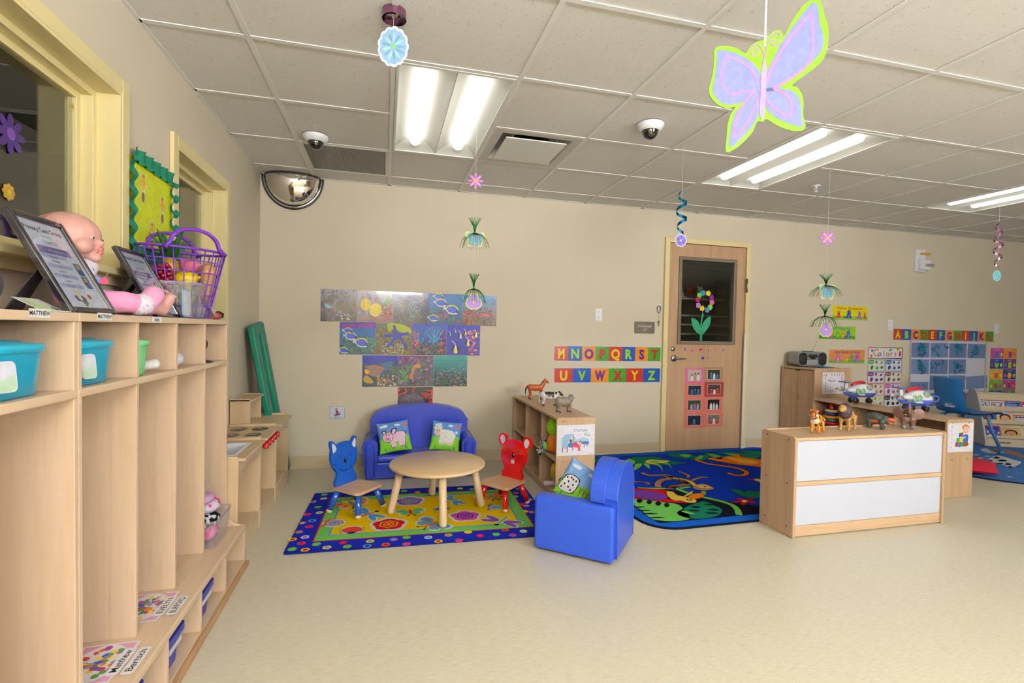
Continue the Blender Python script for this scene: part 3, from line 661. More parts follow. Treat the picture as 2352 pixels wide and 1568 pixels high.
B().box((.020, .03, .30), (Wd-.02, Dd-.01, .318)).out('middle_shelf', OAKX, t); B().box((.020, .03, .042), (Wd-.02, Dd-.01, .060)).out('bottom_shelf', OAKX, t)
B().box((.020, Dd-.020, Hh-.006), (Wd-.02, Dd-.008, Hh+.004)).out('back_lip', OAKX, t, bevel=.002)
for y in (.05, Dd-.05):
    for z in (.58, .318, .06):
        b = B(); b.xf = M.Translation((-.0006, y, z)) @ M.Rotation(R(-90), 4, 'Y'); b.lathe([(0, .001), (.004, .001), (.005, 0)], n=10, col=(60, 50, 40)); b.out('screw', plain((60, 50, 42), .5), t)
# ---- tall music cabinet against the wall
mx0, mx1, my0, my1, mh = 5.175, 5.635, -.448, -.018, .892
t = thing('music_cabinet', 'brown two-door wooden cabinet with MUSIC sign, carrying the radio', 'cabinet', (mx0, my0, 0)); w_, d_ = mx1-mx0, my1-my0
for y in (0, d_-.018): B().prism([(0, 0), (w_, 0), (w_, mh-.012), (w_-.012, mh), (.012, mh), (0, mh-.012)], -(y+.018), -y, 'y').out('end_panel', OAK, t, bevel=.003)
B().box((.004, .018, mh-.024), (w_, d_-.018, mh-.006)).out('top_board', OAKY, t, bevel=.003); B().box((.02, .018, .0), (w_, d_-.018, .05)).out('base_board', OAKY, t); B().box((w_-.01, .018, .05), (w_-.002, d_-.018, mh-.024)).out('back_panel', OAK, t)
for k in range(2):
    y0 = .021+k*(d_-.042)/2; dr = B().box((.004, y0+.0015, .052), (.022, y0+(d_-.042)/2-.0015, mh-.030)).out('door', OAK, t, bevel=.002)
    if k == 0: B().box((-.004, y0+(d_-.042)/2-.022, mh*.62), (.004, y0+(d_-.042)/2-.010, mh*.62+.05)).out('latch', STEEL, dr)
B().box((-.0005, d_/2-.03, mh-.042), (.01, d_/2+.03, mh-.030)).out('finger_pull', BLACKP, t)
# ============================================================ RUGS
def rugbase(name, pts, h, z0=.0):
    return pts
def flat_at(o, org, ang, kind='floor'):
    o.location = org; o.rotation_euler = (0, 0, ang) if kind == 'floor' else RB; return o
# small bug rug
RO, RA, RW, RH = V((.507, -1.690, 0)), R(-1.9), 1.525, .975
def r1(px, py):
    q = PZ(px, py, .010)-RO; c, s = cos(-RA), sin(-RA); return (q.x*c-q.y*s, q.x*s+q.y*c)
ca = lambda x, y: r1(640+x*.13605, 1080+y*.13605)
cb = lambda x, y: r1(920+x*.13605, 1080+y*.13605)
p = P(base=.0100, step=.00025); BL = (28, 44, 176)
rr = rrect(RW, RH, .012, 3, RW/2, RH/2); p.prism(rr, 0, .0095, 'z', (24, 34, 120)); p.rect(.006, .006, RW-.006, RH-.006, BL, 0)
wav = lambda x0, y0, x1, y1: [(x0+(x1-x0)*t, y0) for t in [i/10 for i in range(10)]]+[(x1, y0+(y1-y0)*t) for t in [i/8 for i in range(8)]]+[(x1-(x1-x0)*t, y1) for t in [i/10 for i in range(10)]]+[(x0, y1-(y1-y0)*t) for t in [i/8 for i in range(8)]]
p.rect(.122, .118, RW-.122, RH-.118, (190, 14, 34), 1); p.rect(.130, .126, RW-.130, RH-.126, (118, 196, 92), 2)
p.rect(.196, .190, RW-.196, RH-.190, (92, 168, 206), 3); p.rect(.208, .202, RW-.208, RH-.202, (238, 198, 6), 4)
WHT = (232, 228, 220)
def dots(cv, L):
    for x, y, c1, c2 in L:
        u, v_ = cv(x, y); r_ = .024; p.flower(u, v_, r_, 5, c1, 1.5, .12, rnd.random()*6); p.ov(u, v_, r_*.55, r_*.55, c2, 2.5, n=10)
G, Y_, PK, O, LB, RD, PU, Wt = (120, 200, 80), (244, 214, 20), (232, 60, 130), (236, 104, 30), (110, 170, 230), (214, 20, 40), (160, 100, 200), (230, 225, 240)
dots(ca, [(770, 408, G, G), (760, 475, Y_, LB), (575, 528, Wt, RD), (665, 618, G, G), (690, 712, Y_, LB), (485, 742, PK, RD), (565, 848, LB, BL), (400, 888, PU, Y_), (515, 948, PK, RD), (345, 1040, O, LB), (445, 1125, Wt, PU),
          (235, 1165, Y_, RD), (385, 1230, PK, RD), (230, 1328, G, G), (640, 1245, G, G), (450, 1340, Y_, RD), (815, 1300, Y_, LB), (1090, 1218, RD, PK), (1160, 1285, G, G), (1545, 1195, Y_, LB), (1495, 1275, LB, BL), (1810, 1252, O, RD), (1945, 1165, PU, LB), (2160, 1130, G, G)])
dots(cb, [(60, 348, G, G), (290, 368, O, Y_), (490, 340, PK, PK), (1005, 305, Y_, Y_), (1215, 318, G, G), (1400, 275, O, RD), (1640, 300, LB, BL), (1950, 380, PU, O), (1940, 440, G, G), (2030, 570, PK, RD), (2100, 690, Y_, Y_),
          (100, 1240, PK, PU), (470, 1130, Wt, LB), (810, 1090, G, O), (640, 1195, Y_, RD), (1140, 1040, Y_, Y_), (990, 1180, PK, PK), (1345, 1102, RD, PK), (1615, 1078, G, G), (1765, 1000, O, RD), (1895, 1092, PU, PK), (2075, 1025, (200, 240, 150), Wt)])
for k in range(7): u = RW-.06+rnd.uniform(-.03, .03); p.flower(u, .12+k*.12, .024, 5, [G, Y_, PK, O, LB, RD, PU][k], 1.5, .12); p.ov(u, .12+k*.12, .012, .012, [Y_, RD, G, LB, Wt, Y_, O][k], 2.5)
def rose(cx, cy, r, c, c2):
    p.flower(cx, cy, r*1.22, 5, WHT, 5, .14, .3, .9); p.flower(cx, cy, r, 5, c, 6, .16, .3, .9)
    for q, cc in ((.62, c2), (.50, c), (.36, c2), (.26, c), (.14, c2)): p.flower(cx, cy, r*q, 6, cc, 7+(.62-q)*4, .15, q*9, .9)
def bfly(cx, cy, r, a, c, c2, body):
    def T_(x, y): return (cx+(x*cos(a)-y*sin(a))*r, cy+(x*sin(a)+y*cos(a))*r)
    for g_, cc, l in ((1.16, WHT, 5), (1, c, 6)):
        for s in (-1, 1):
            p.blob([T_(s*.08, .05), T_(s*.5*g_, .55*g_), T_(s*1.05*g_, .5*g_), T_(s*1.05*g_, .0), T_(s*.55*g_, -.08*g_), T_(s*.08, 0)], cc, l+.1*s)
            p.blob([T_(s*.08, .05), T_(s*.55*g_, .05), T_(s*.85*g_, -.3*g_), T_(s*.5*g_, -.62*g_), T_(s*.1, -.25)], cc, l+.3+.1*s)
    for s in (-1, 1):
        p.ov(*T_(s*.65, .28), r*.17, r*.13, c2, 7); p.ov(*T_(s*.5, -.25), r*.12, r*.12, c2, 7); p.line([T_(0, -.4), T_(s*.25, -.8)], .006, (30, 26, 40), 7); p.ov(*T_(s*.27, -.84), .008, .008, (30, 26, 40), 7)
    p.ov(cx, cy, r*.13, r*.5, body, 8, a)
def dfly(cx, cy, r, a, c, body):
    def T_(x, y): return (cx+(x*cos(a)-y*sin(a))*r, cy+(x*sin(a)+y*cos(a))*r)
    for s in (-1, 1):
        for yy, an in ((.25, .35), (-.1, -.35)):
            p.ov(*T_(s*.58, yy), r*.58, r*.24, WHT, 5+.1*(yy > 0), a+s*an); p.ov(*T_(s*.58, yy), r*.50, r*.17, c, 6+.1*(yy > 0), a+s*an)
    p.ov(*T_(0, -.1), r*.14, r*.75, WHT, 6.5, a); p.ov(*T_(0, -.1), r*.09, r*.68, body, 7, a); p.ov(*T_(0, .62), r*.13, r*.11, (30, 26, 40), 8)
def bug(cx, cy, r, c):
    p.ov(cx, cy, r*1.2, r*1.05, WHT, 5)
    for k in range(6):
        a_ = -.5+k*.2+(pi if k % 2 else 0); p.line([(cx, cy), (cx+r*1.25*cos(a_), cy+r*1.15*sin(a_))], .008, (24, 24, 40), 6)
    p.ov(cx, cy, r, r*.85, c, 7); p.ov(cx, cy-r*.8, r*.45, r*.25, (24, 24, 40), 8)
def snail(cx, cy, r, shell, body):
    p.ov(cx, cy, r*1.22, r*1.15, WHT, 5); p.blob([(cx-r*1.4, cy-r*1.2), (cx-r*1.1, cy-.2*r), (cx-r*1.0, cy+r), (cx-r*.4, cy+r*1.5), (cx-.1*r, cy+r*1.35), (cx-r*.7, cy+r*.6), (cx-r*.8, cy-r*.6)], body, 6)
    for k, cc in enumerate((shell, (220, 214, 120), shell, (130, 190, 210), shell)): p.ov(cx, cy, r*(1-.19*k), r*(.92-.18*k), cc, 7+.3*k)
rose(*ca(1860, 910), .098, (206, 24, 34), (236, 180, 30)); rose(*cb(150, 520), .092, (142, 92, 192), (150, 190, 90)); rose(*cb(1090, 770), .092, (212, 84, 176), (60, 40, 150))
bfly(*ca(1230, 560), .105, .5, (240, 150, 30), (130, 90, 170), (100, 170, 190)); bfly(*cb(165, 700), .080, .1, (110, 196, 110), (80, 160, 220), (206, 60, 40)); bfly(*cb(530, 905), .105, -.9, (100, 168, 220), (220, 110, 70), (232, 110, 40)); bfly(*cb(1540, 440), .100, .2, (232, 116, 50), (240, 170, 60), (110, 180, 170))
dfly(*ca(1500, 745), .115, -.9, (88, 164, 222), (190, 80, 50)); dfly(*cb(900, 500), .105, 2.0, (92, 166, 220), (130, 190, 70)); dfly(*cb(1710, 850), .120, 2.5, (130, 84, 190), (110, 190, 90))
bug(*ca(1240, 1005), .056, (222, 66, 60)); bug(*cb(700, 650), .044, (130, 96, 180)); snail(*ca(940, 890), .055, (140, 110, 190), (236, 100, 40)); snail(*cb(1600, 625), .046, (120, 180, 200), (150, 110, 200))
o = p.out('area_rug', CARPET, None); flat_at(o, RO, RA); tag(o, 'small yellow and blue rug with bugs and flowers under the round table', 'rug')
# jungle rug
JO, JA, JW, JH = V((2.600, -1.818, 0)), R(1.25), 2.44, 1.765
def r2(px, py):
    q = PZ(px, py, .010)-JO; c, s = cos(-JA), sin(-JA); return (q.x*c-q.y*s, q.x*s+q.y*c)
g = lambda x, y: r2(1360+x*.178571, 960+y*.178571)
p = P(base=.0100, step=.00025); rr = lambda i, r: rrect(JW-2*i, JH-2*i, r, 6, JW/2, JH/2)
p.prism(rr(0, .20), 0, .0095, 'z', (20, 26, 46)); p.poly(rr(.012, .19), (22, 96, 208), 0); p.poly(rr(.095, .06), (18, 22, 40), 1); p.poly(rr(.100, .058), (10, 52, 178), 2)
K = (16, 20, 36); GL = (112, 192, 88); GD = (20, 120, 88)
def J(pts, c, l=5, ol=.012, sm=4):
    q = [g(*a) for a in pts]
    if ol:
        s_ = smoothp(q, sm); cx = sum(a[0] for a in s_)/len(s_); cy = sum(a[1] for a in s_)/len(s_)
        p.line(s_, ol, K, l-.5, True)
    p.poly(smoothp(q, sm), c, l)
def JL(pts, w, c, l=5, ol=True):
    q = smoothp([g(*a) for a in pts], 5, False)
    if ol: p.line(q, w+.016, K, l-.5)
    p.line(q, w, c, l)
x_, y_ = g(540, 1000)
p.poly([(.10, .10)]+[(JW-.10, .10), (JW-.10, .42)]+[g(*a) for a in [(2115, 1130), (1900, 1090), (1500, 1030), (1230, 960), (900, 905), (560, 905)]]+[(.10, g(560, 905)[1])], K, 3)
J([(540, 1030), (700, 1050), (900, 1080), (1100, 1110), (1200, 1200), (1260, 1290), (1100, 1325), (900, 1320), (760, 1290), (640, 1190), (545, 1120)], GL, 5)
for a in [(610, 1065, 40, 60), (735, 1080, 36, 60), (850, 1100, 40, 60), (960, 1120, 36, 60), (600, 1145, 90, 16), (660, 1188, 110, 16), (740, 1230, 110, 18), (830, 1280, 120, 16)]:
    J([(a[0]-a[2], a[1]), (a[0], a[1]-a[3]*.5), (a[0]+a[2], a[1]), (a[0], a[1]+a[3]*.5)], K, 6, 0)
J([(1090, 1220), (1200, 1150), (1300, 1110), (1440, 1070), (1560, 1120), (1650, 1160), (1670, 1200), (1600, 1260), (1400, 1295), (1200, 1280)], GD, 5)
for a in [(1330, 1145, 70, 14), (1500, 1115, 60, 10), (1560, 1180, 80, 12), (1540, 1222, 90, 12), (1310, 1190, 80, 12)]: J([(a[0]-a[2], a[1]-4), (a[0], a[1]-a[3]), (a[0]+a[2], a[1]+4), (a[0], a[1]+a[3])], K, 6, 0)
J([(1150, 1190), (1240, 1205), (1320, 1230), (1290, 1240), (1180, 1215)], GL, 7, .006)
JL([(600, 900), (900, 905), (1100, 905), (1250, 885)], .030, (104, 196, 96), 4); JL([(1080, 905), (1300, 985), (1600, 1055), (1780, 1110), (1860, 1170), (1890, 1240)], .042, GL, 4.6)
J([(380, 930), (560, 905), (800, 915), (960, 930), (1000, 960), (960, 1030), (1100, 1060), (1240, 1090), (900, 1075), (600, 1040), (400, 1030)], (206, 10, 30), 6)
J([(380, 960), (560, 930), (760, 940), (930, 985), (970, 1020), (880, 1055), (700, 1045), (540, 1010), (400, 1000)], (112, 60, 156), 7, .006)
J([(960, 945), (1040, 950), (1090, 990), (1180, 1010), (1280, 1030), (1340, 1060), (1320, 1090), (1220, 1085), (1140, 1060), (1060, 1060), (980, 1010)], (232, 196, 76), 7); J([(1230, 1020), (1300, 980), (1400, 965), (1440, 985), (1420, 1020), (1320, 1042)], (236, 128, 16), 8, .006); J([(1400, 955), (1420, 935), (1460, 945), (1465, 975), (1440, 990)], GL, 8, .006)
J([(1180, 1005), (1230, 975), (1290, 935), (1280, 975), (1200, 1010)], (232, 200, 100), 8.5, .004); x_, y_ = g(1250, 1052); p.ov(x_, y_, .020, .018, K, 9); p.ov(x_, y_, .008, .008, WHT, 9.5)
TN = (176, 128, 112)
JL([(300, 870), (420, 830), (560, 820), (680, 825), (740, 845), (690, 850)], .020, TN, 6); JL([(650, 708), (740, 735), (860, 735), (960, 735), (1020, 760)], .040, TN, 6); JL([(1000, 780), (900, 800), (850, 840), (850, 880)], .050, TN, 6)
JL([(960, 745), (1050, 780), (1160, 810), (1240, 840), (1150, 865), (1040, 880), (1010, 905)], .055, TN, 6); JL([(1060, 775), (1180, 790), (1260, 820), (1330, 870)], .040, (232, 200, 76), 7); JL([(1230, 760), (1240, 740), (1180, 710), (1120, 690)], .028, TN, 6); JL([(1270, 810), (1340, 780), (1420, 760), (1480, 765)], .028, TN, 6)
J([(1300, 885), (1370, 850), (1450, 850), (1530, 880), (1570, 910), (1480, 930), (1370, 925), (1310, 905)], TN, 7, .006); J([(1340, 880), (1420, 860), (1500, 880), (1540, 900), (1440, 905)], (232, 200, 90), 8, .004); x_, y_ = g(1450, 885); p.ov(x_, y_, .012, .012, K, 9)
JL([(1340, 540), (1480, 585), (1650, 610), (1850, 640), (1980, 690), (1960, 730), (1850, 735), (1760, 710)], .040, (230, 112, 22), 6)
J([(1480, 520), (1650, 505), (1800, 490), (2000, 510), (2300, 560), (2600, 640), (2300, 650), (2100, 620), (1900, 600), (1700, 570)], (234, 116, 20), 6); J([(1700, 500), (1820, 505), (2060, 545), (2150, 575), (2060, 590), (1880, 570)], (240, 180, 60), 7, .004); JL([(1860, 470), (1900, 510), (2000, 535)], .05, (234, 116, 20), 6.4)
J([(960, 470), (1100, 455), (1250, 465), (1330, 490), (1240, 520), (1120, 515)], GD, 5); J([(1120, 475), (1220, 465), (1280, 485), (1210, 505)], GL, 6, .004)
J([(1260, 515), (1400, 470), (1480, 470), (1500, 500), (1440, 540), (1330, 550)], GD, 5); J([(1320, 525), (1400, 480), (1430, 500), (1390, 530)], GL, 6, .004); J([(1440, 450), (1600, 460), (1720, 510), (1710, 545), (1600, 540), (1520, 500)], GD, 5.2); J([(1480, 460), (1600, 475), (1680, 520), (1600, 520)], GL, 6, .004)
J([(1600, 440), (1800, 430), (1950, 450), (2150, 480), (2100, 520), (1900, 500), (1750, 470)], GD, 5.4); J([(1700, 455), (1850, 465), (1900, 490), (1780, 480)], GL, 6.2, .004); J([(1900, 420), (2200, 430), (2300, 480), (2100, 470)], GD, 5)
J([(500, 510), (640, 500), (800, 495), (940, 530), (1080, 560), (1230, 580), (1080, 595), (900, 600), (760, 600), (600, 580)], GD, 5); 
for a in [[(560, 590), (540, 670), (620, 630), (640, 590)], [(660, 590), (740, 655), (735, 600), (700, 585)], [(780, 595), (860, 620), (912, 688), (890, 620), (840, 590)], [(900, 585), (980, 600), (1030, 660), (1000, 600), (950, 575)], [(480, 520), (420, 560), (470, 620), (560, 570)]]: J(a, GL, 5.6, .008)
J([(680, 560), (760, 535), (880, 545), (990, 550), (960, 570), (850, 580), (760, 592)], (232, 206, 90), 6.5, .006); J([(730, 560), (800, 545), (870, 560), (800, 575)], GL, 7, .003); J([(50, 600), (80, 545), (150, 535), (190, 560), (150, 620), (70, 630)], (196, 40, 30), 6); J([(110, 590), (170, 575), (180, 610), (130, 620)], (236, 130, 30), 7, .004); J([(-120, 560), (60, 520), (100, 540), (20, 610), (60, 680), (-100, 660)], GD, 5)
J([(1780, 915), (1900, 925), (1960, 955), (2000, 930), (2080, 940), (2200, 950), (2300, 1010), (2060, 1030), (1900, 990)], GD, 5)
for k in range(5):
    a = k*1.26+.4; J([(1960, 1072), (1960+110*cos(a)-40*sin(a), 1072+32*sin(a)+10*cos(a)), (1960+170*cos(a), 1072+48*sin(a)), (1960+110*cos(a)+40*sin(a), 1072+32*sin(a)-10*cos(a))], (200, 12, 30), 7, .006)
J([(1920, 1070), (1960, 1055), (2000, 1070), (1965, 1085)], (240, 200, 80), 8, 0); J([(1990, 780), (2060, 782), (2110, 790), (2050, 795)], (200, 20, 30), 6, .004); J([(2080, 790), (2140, 780), (2200, 830), (2130, 815)], (236, 200, 60), 6, .004)
o = p.out('area_rug', CARPET, None); flat_at(o, JO, JA); tag(o, 'large blue jungle rug with monkey, toucan and leaves before the door', 'rug')
# blue animal rug at the right edge
p = P(base=.0100, step=.00025); cx, cy, w_, h_ = 7.35, -.84, 2.7, 1.56; pts = rrect(w_, h_, .50, 8)
p.prism(pts, 0, .0095, 'z', (24, 34, 60)); p.poly(rrect(w_-.03, h_-.03, .49, 8), (84, 134, 206), 0)
for k in range(60): p.line([(-1.2+rnd.random()*1.6, -.7+rnd.random()*.45) for _ in (0,)]+[(0, 0)], .0001, K, 1) if 0 else None
for k in range(70):
    x, y = rnd.uniform(-1.15, 1.1), rnd.uniform(-.72, -.15); p.line([(x, y), (x+rnd.uniform(.08, .25), y+rnd.uniform(-.01, .01))], .010, [(80, 134, 214), (36, 70, 150), (120, 160, 220)][k % 3], 1+k*.02)
def r3(x, y): q = PZ(2080+x*.16585, 860+y*.16585, .01); return (q.x-cx, q.y-cy)
p.blob([r3(*a) for a in [(1030, 1035), (1120, 1020), (1180, 1050), (1280, 1060), (1250, 1090), (1120, 1080)]], (222, 228, 230), 3); p.blob([r3(*a) for a in [(1180, 1050), (1300, 1030), (1500, 1060), (1640, 1120), (1640, 1160), (1480, 1110), (1300, 1080)]], (176, 140, 112), 3)
p.blob([r3(*a) for a in [(1150, 1170), (1240, 1125), (1340, 1130), (1500, 1180), (1600, 1210), (1560, 1250), (1450, 1290), (1330, 1240), (1200, 1210)]], (226, 230, 232), 3)
for a in [(1260, 1150, 50, 16), (1340, 1190, 70, 14), (1300, 1230, 60, 10), (1420, 1240, 50, 16), (1450, 1280, 40, 12), (1180, 1190, 30, 8)]: p.blob([r3(a[0]-a[2], a[1]), r3(a[0], a[1]-a[3]), r3(a[0]+a[2], a[1]+5), r3(a[0], a[1]+a[3])], (30, 36, 60), 4)
for a in [(980, 1110), (1040, 1155), (1440, 1415), (1130, 1130)]: p.blob([r3(a[0]-40, a[1]), r3(a[0], a[1]-8), r3(a[0]+40, a[1]+4), r3(a[0], a[1]+8)], (226, 214, 170), 3)
o = p.out('area_rug', CARPET, None, loc=(0, 0, 0)); o.location = (cx, cy, 0); tag(o, 'pale blue rug with animals in front of the book display at right', 'rug')
# ============================================================ THINGS ON THE BACK WALL
def onwall(p, name, mat, label, cat, group=None, off=.0012, org=(0, 0)):
    o = p.out(name, mat, None); o.rotation_euler = RB; o.location = (org[0], -off, org[1]); return tag(o, label, cat, group)
def wallquad(px4):
    """four photo pixels on the back wall, clockwise from top-left -> origin, width, height, map"""
    q = [PY(x, y, 0) for x, y in px4]; x0 = (q[0].x+q[3].x)/2; x1 = (q[1].x+q[2].x)/2; z1 = (q[0].z+q[1].z)/2; z0 = (q[2].z+q[3].z)/2
    return (x0, z0), x1-x0, z1-z0, homog(px4, x1-x0, z1-z0)
def reef(p, x0, y0, x1, y1, n, cols, s=(4, 12), l=2, asp=.7):
    for k in range(n):
        x, y, a = rnd.uniform(x0, x1), rnd.uniform(y0, y1), rnd.random()*3.1; r_ = rnd.uniform(*s)
        r_ = min(r_, x-x0+2, x1-x+2, y-y0+2, y1-y+2); p.ov(x, y, r_, r_*asp, cols[k % len(cols)], l+(k % 17)*.12, a, 7)
def tang(p, x, y, L, a=0.15, l=6):
    D_ = lambda u, v_: (x+(u*cos(a)-v_*sin(a))*L, y+(u*sin(a)+v_*cos(a))*L)
    p.blob([D_(-.5, .0), D_(-.25, -.30), D_(.15, -.32), D_(.42, -.1), D_(.5, .05), D_(.3, .25), D_(-.1, .30), D_(-.35, .18)], (240, 240, 250), l)
    p.blob([D_(-.42, .0), D_(-.2, -.24), D_(.15, -.26), D_(.40, -.05), D_(.42, .05), D_(.2, .2), D_(-.2, .2)], (66, 110, 220), l+.4)
    p.blob([D_(-.48, -.02), D_(-.25, -.30), D_(.15, -.34), D_(.42, -.14), D_(.15, -.26), D_(-.2, -.22)], (236, 220, 50), l+.8, 3)
    p.blob([D_(.28, -.12), D_(.5, .0), D_(.46, .12), D_(.30, .12)], (24, 26, 80), l+1); p.blob([D_(.28, .14), D_(.40, .16), D_(.36, .24)], (244, 244, 250), l+1.4); p.poly([D_(-.62, -.12), D_(-.44, 0), D_(-.62, .14)], (220, 226, 244), l)
def idol(p, x, y, L, a=0, l=6):
    D_ = lambda u, v_: (x+(u*cos(a)-v_*sin(a))*L, y+(u*sin(a)+v_*cos(a))*L)
    p.blob([D_(-.4, .1), D_(-.1, -.3), D_(.3, -.1), D_(.35, .15), D_(.15, .45), D_(-.2, .35)], (30, 28, 36), l); p.blob([D_(-.15, .35), D_(-.05, -.2), D_(.12, -.22), D_(.1, .4)], (236, 226, 60), l+.4); p.blob([D_(-.02, -.25), D_(.1, -.24), D_(.2, .35), D_(.08, .4)], (240, 240, 240), l+.8); p.line([D_(.05, -.25), D_(-.15, -.6), D_(-.35, -.75)], L*.06, (236, 236, 240), l, sm=3)
BLU = [(40, 90, 180), (50, 110, 200), (36, 76, 160)]; COR = [(40, 110, 80), (30, 80, 70), (60, 140, 90), (120, 70, 110), (26, 50, 70), (190, 80, 90)]
def ocean(x0, x1, yt, yb, bg, label, fn, mat=LAM, dark=None, grp='ocean calendar pictures taped above the sofa'):
    px4 = [(720+a*.1913, 640+b_*.1913) for a, b_ in ((x0+1, yt(x0)), (x1-1, yt(x1)), (x1-1, yb(x1)), (x0+1, yb(x0)))]
    org, w_, h_, _ = wallquad(px4); mp = homog([(x0+1, yt(x0)), (x1-1, yt(x1)), (x1-1, yb(x1)), (x0+1, yb(x0))], w_, h_)
    p = P(mp=mp, step=.00012); t_, bt = (yt(x0)+yt(x1))/2, (yb(x0)+yb(x1))/2; n = 8
    p.xf = M.Identity(4); p.box((0, 0, -.0008), (w_, h_, -.0002), bg[0])
    for k in range(n):
        f0, f1 = k/n, (k+1)/n; c = [bg[0][i]+(bg[1][i]-bg[0][i])*(k+.5)/n for i in range(3)]
        ya = lambda x, f: yt(x)+(yb(x)-yt(x))*f
        p.poly([(x0+1, ya(x0, f0)), (x1-1, ya(x1, f0)), (x1-1, ya(x1, f1)), (x0+1, ya(x0, f1))], c, 0)
    fn(p); return onwall(p, 'calendar_picture', mat, label, 'picture', None, .0012, org)
t1, b1 = (lambda x: 118+(x-85)*.0425), (lambda x: 507+(x-78)*.031); t2, b2 = (lambda x: 518+(x-312)*.026), (lambda x: 907+(x-312)*.009); t3, b3 = (lambda x: 917+(x-585)*.006), (lambda x: 1296-(x-585)*.004)
def f_a(p):
    reef(p, 90, 130, 515, 500, 90, [(90, 84, 96), (60, 60, 66), (150, 150, 170), (60, 80, 60), (120, 110, 110)], (8, 34)); 
    for k in range(9): x = 250+k*28; p.line([(x, 290+(k % 3)*20), (x+20, 320), (x-6, 350), (x+16, 390)], 7, [(196, 110, 60), (40, 140, 120)][k % 2], 6, sm=3)
    for k in range(9): a = -2.7+k*.28; p.line([(235, 470), (235+95*cos(a), 460+95*sin(a))], 4, [(50, 70, 190), (180, 140, 60)][k % 2], 7)
    p.blob([(130, 290), (190, 320), (230, 340), (180, 355), (140, 330)], (150, 200, 220), 7); reef(p, 300, 420, 500, 500, 30, [(225, 225, 235), (120, 120, 130), (60, 60, 60)], (5, 18), 7)
def f_b(p):
    reef(p, 535, 150, 945, 510, 60, [(150, 140, 190), (190, 190, 215), (120, 110, 130), (160, 120, 110)], (10, 34)); reef(p, 800, 270, 945, 515, 60, [(170, 70, 50), (190, 100, 80), (120, 50, 50)], (6, 20), 4); reef(p, 640, 440, 900, 515, 40, [(190, 60, 60), (170, 120, 60), (110, 60, 60)], (5, 16), 4)
    p.ov(625, 310, 58, 72, (242, 220, 70), 7); p.ov(745, 375, 75, 80, (240, 222, 90), 7.5, .3)
    for x in (600, 655): p.line([(x, 250), (x, 370)], 6, (216, 150, 40), 8)
    p.blob([(820, 330), (880, 230), (940, 180), (930, 260), (860, 330)], (50, 130, 60), 7)
def f_c(p):
    reef(p, 965, 200, 1375, 520, 120, [(50, 60, 90), (70, 70, 110), (90, 90, 90), (60, 80, 60), (110, 100, 110)], (8, 28)); reef(p, 1150, 260, 1290, 480, 60, [(140, 210, 210), (110, 190, 200)], (4, 11), 6, .5); reef(p, 970, 250, 1060, 340, 12, [(150, 210, 210)], (4, 9), 6, .5); reef(p, 1000, 200, 1100, 520, 12, [(170, 170, 200)], (6, 16), 6, .4)
def f_d(p):
    reef(p, 1390, 330, 1780, 545, 130, COR, (6, 22)); reef(p, 1400, 380, 1770, 540, 20, [(220, 110, 190), (230, 140, 90)], (4, 12), 5, .4)
    tang(p, 1500, 215, 120); tang(p, 1530, 290, 150); tang(p, 1665, 375, 170, .25); tang(p, 1440, 470, 120)
def f_e(p):
    reef(p, 1795, 350, 2180, 560, 170, [(206, 62, 36), (170, 44, 40), (96, 60, 40), (230, 100, 60), (60, 70, 50)], (5, 18)); reef(p, 1950, 260, 2080, 340, 12, [(230, 110, 60)], (4, 9), 4, .4); reef(p, 1860, 480, 2180, 560, 50, [(70, 110, 80), (120, 110, 80), (40, 60, 50)], (6, 20), 5); reef(p, 2145, 240, 2190, 340, 14, [(140, 30, 60)], (5, 14), 4)
def f_f(p):
    p.rect(314, 522, 746, 590, (40, 44, 170), 1); reef(p, 318, 700, 742, 900, 150, COR+[(40, 150, 80)], (6, 22)); reef(p, 560, 700, 740, 880, 30, [(40, 160, 90), (60, 180, 100)], (6, 16), 4); reef(p, 400, 700, 700, 880, 18, [(230, 120, 190), (236, 130, 70)], (4, 12), 5, .4)
    p.text('OCEAN COLORS', 530, 583, 62, (226, 24, 160), 9, bold=.01, fy=-1, fit=390); tang(p, 415, 625, 115); tang(p, 450, 690, 150); tang(p, 580, 770, 170, .2); tang(p, 365, 860, 115)
def f_g(p):
    reef(p, 752, 540, 1168, 905, 120, [(120, 110, 60), (90, 96, 40), (60, 60, 50), (150, 130, 50), (100, 90, 110)], (10, 34)); p.blob([(890, 540), (1050, 545), (1165, 600), (1160, 660), (1050, 640), (950, 600), (910, 640)], (176, 190, 50), 5)
    reef(p, 815, 770, 1090, 905, 170, [(232, 232, 220), (206, 206, 190), (150, 150, 130)], (4, 10), 6, .5)
    S_ = (52, 56, 190)
    for a, b_ in (((1010, 680), (965, 570)), ((1010, 680), (1130, 655)), ((1010, 680), (860, 682)), ((1000, 690), (900, 810)), ((1030, 680), (1120, 840))): p.line([a, ((a[0]+b_[0])/2, (a[1]+b_[1])/2), b_], 32, S_, 9); p.ov(b_[0], b_[1], 13, 13, S_, 9)
    p.ov(1015, 680, 40, 36, S_, 9.5)
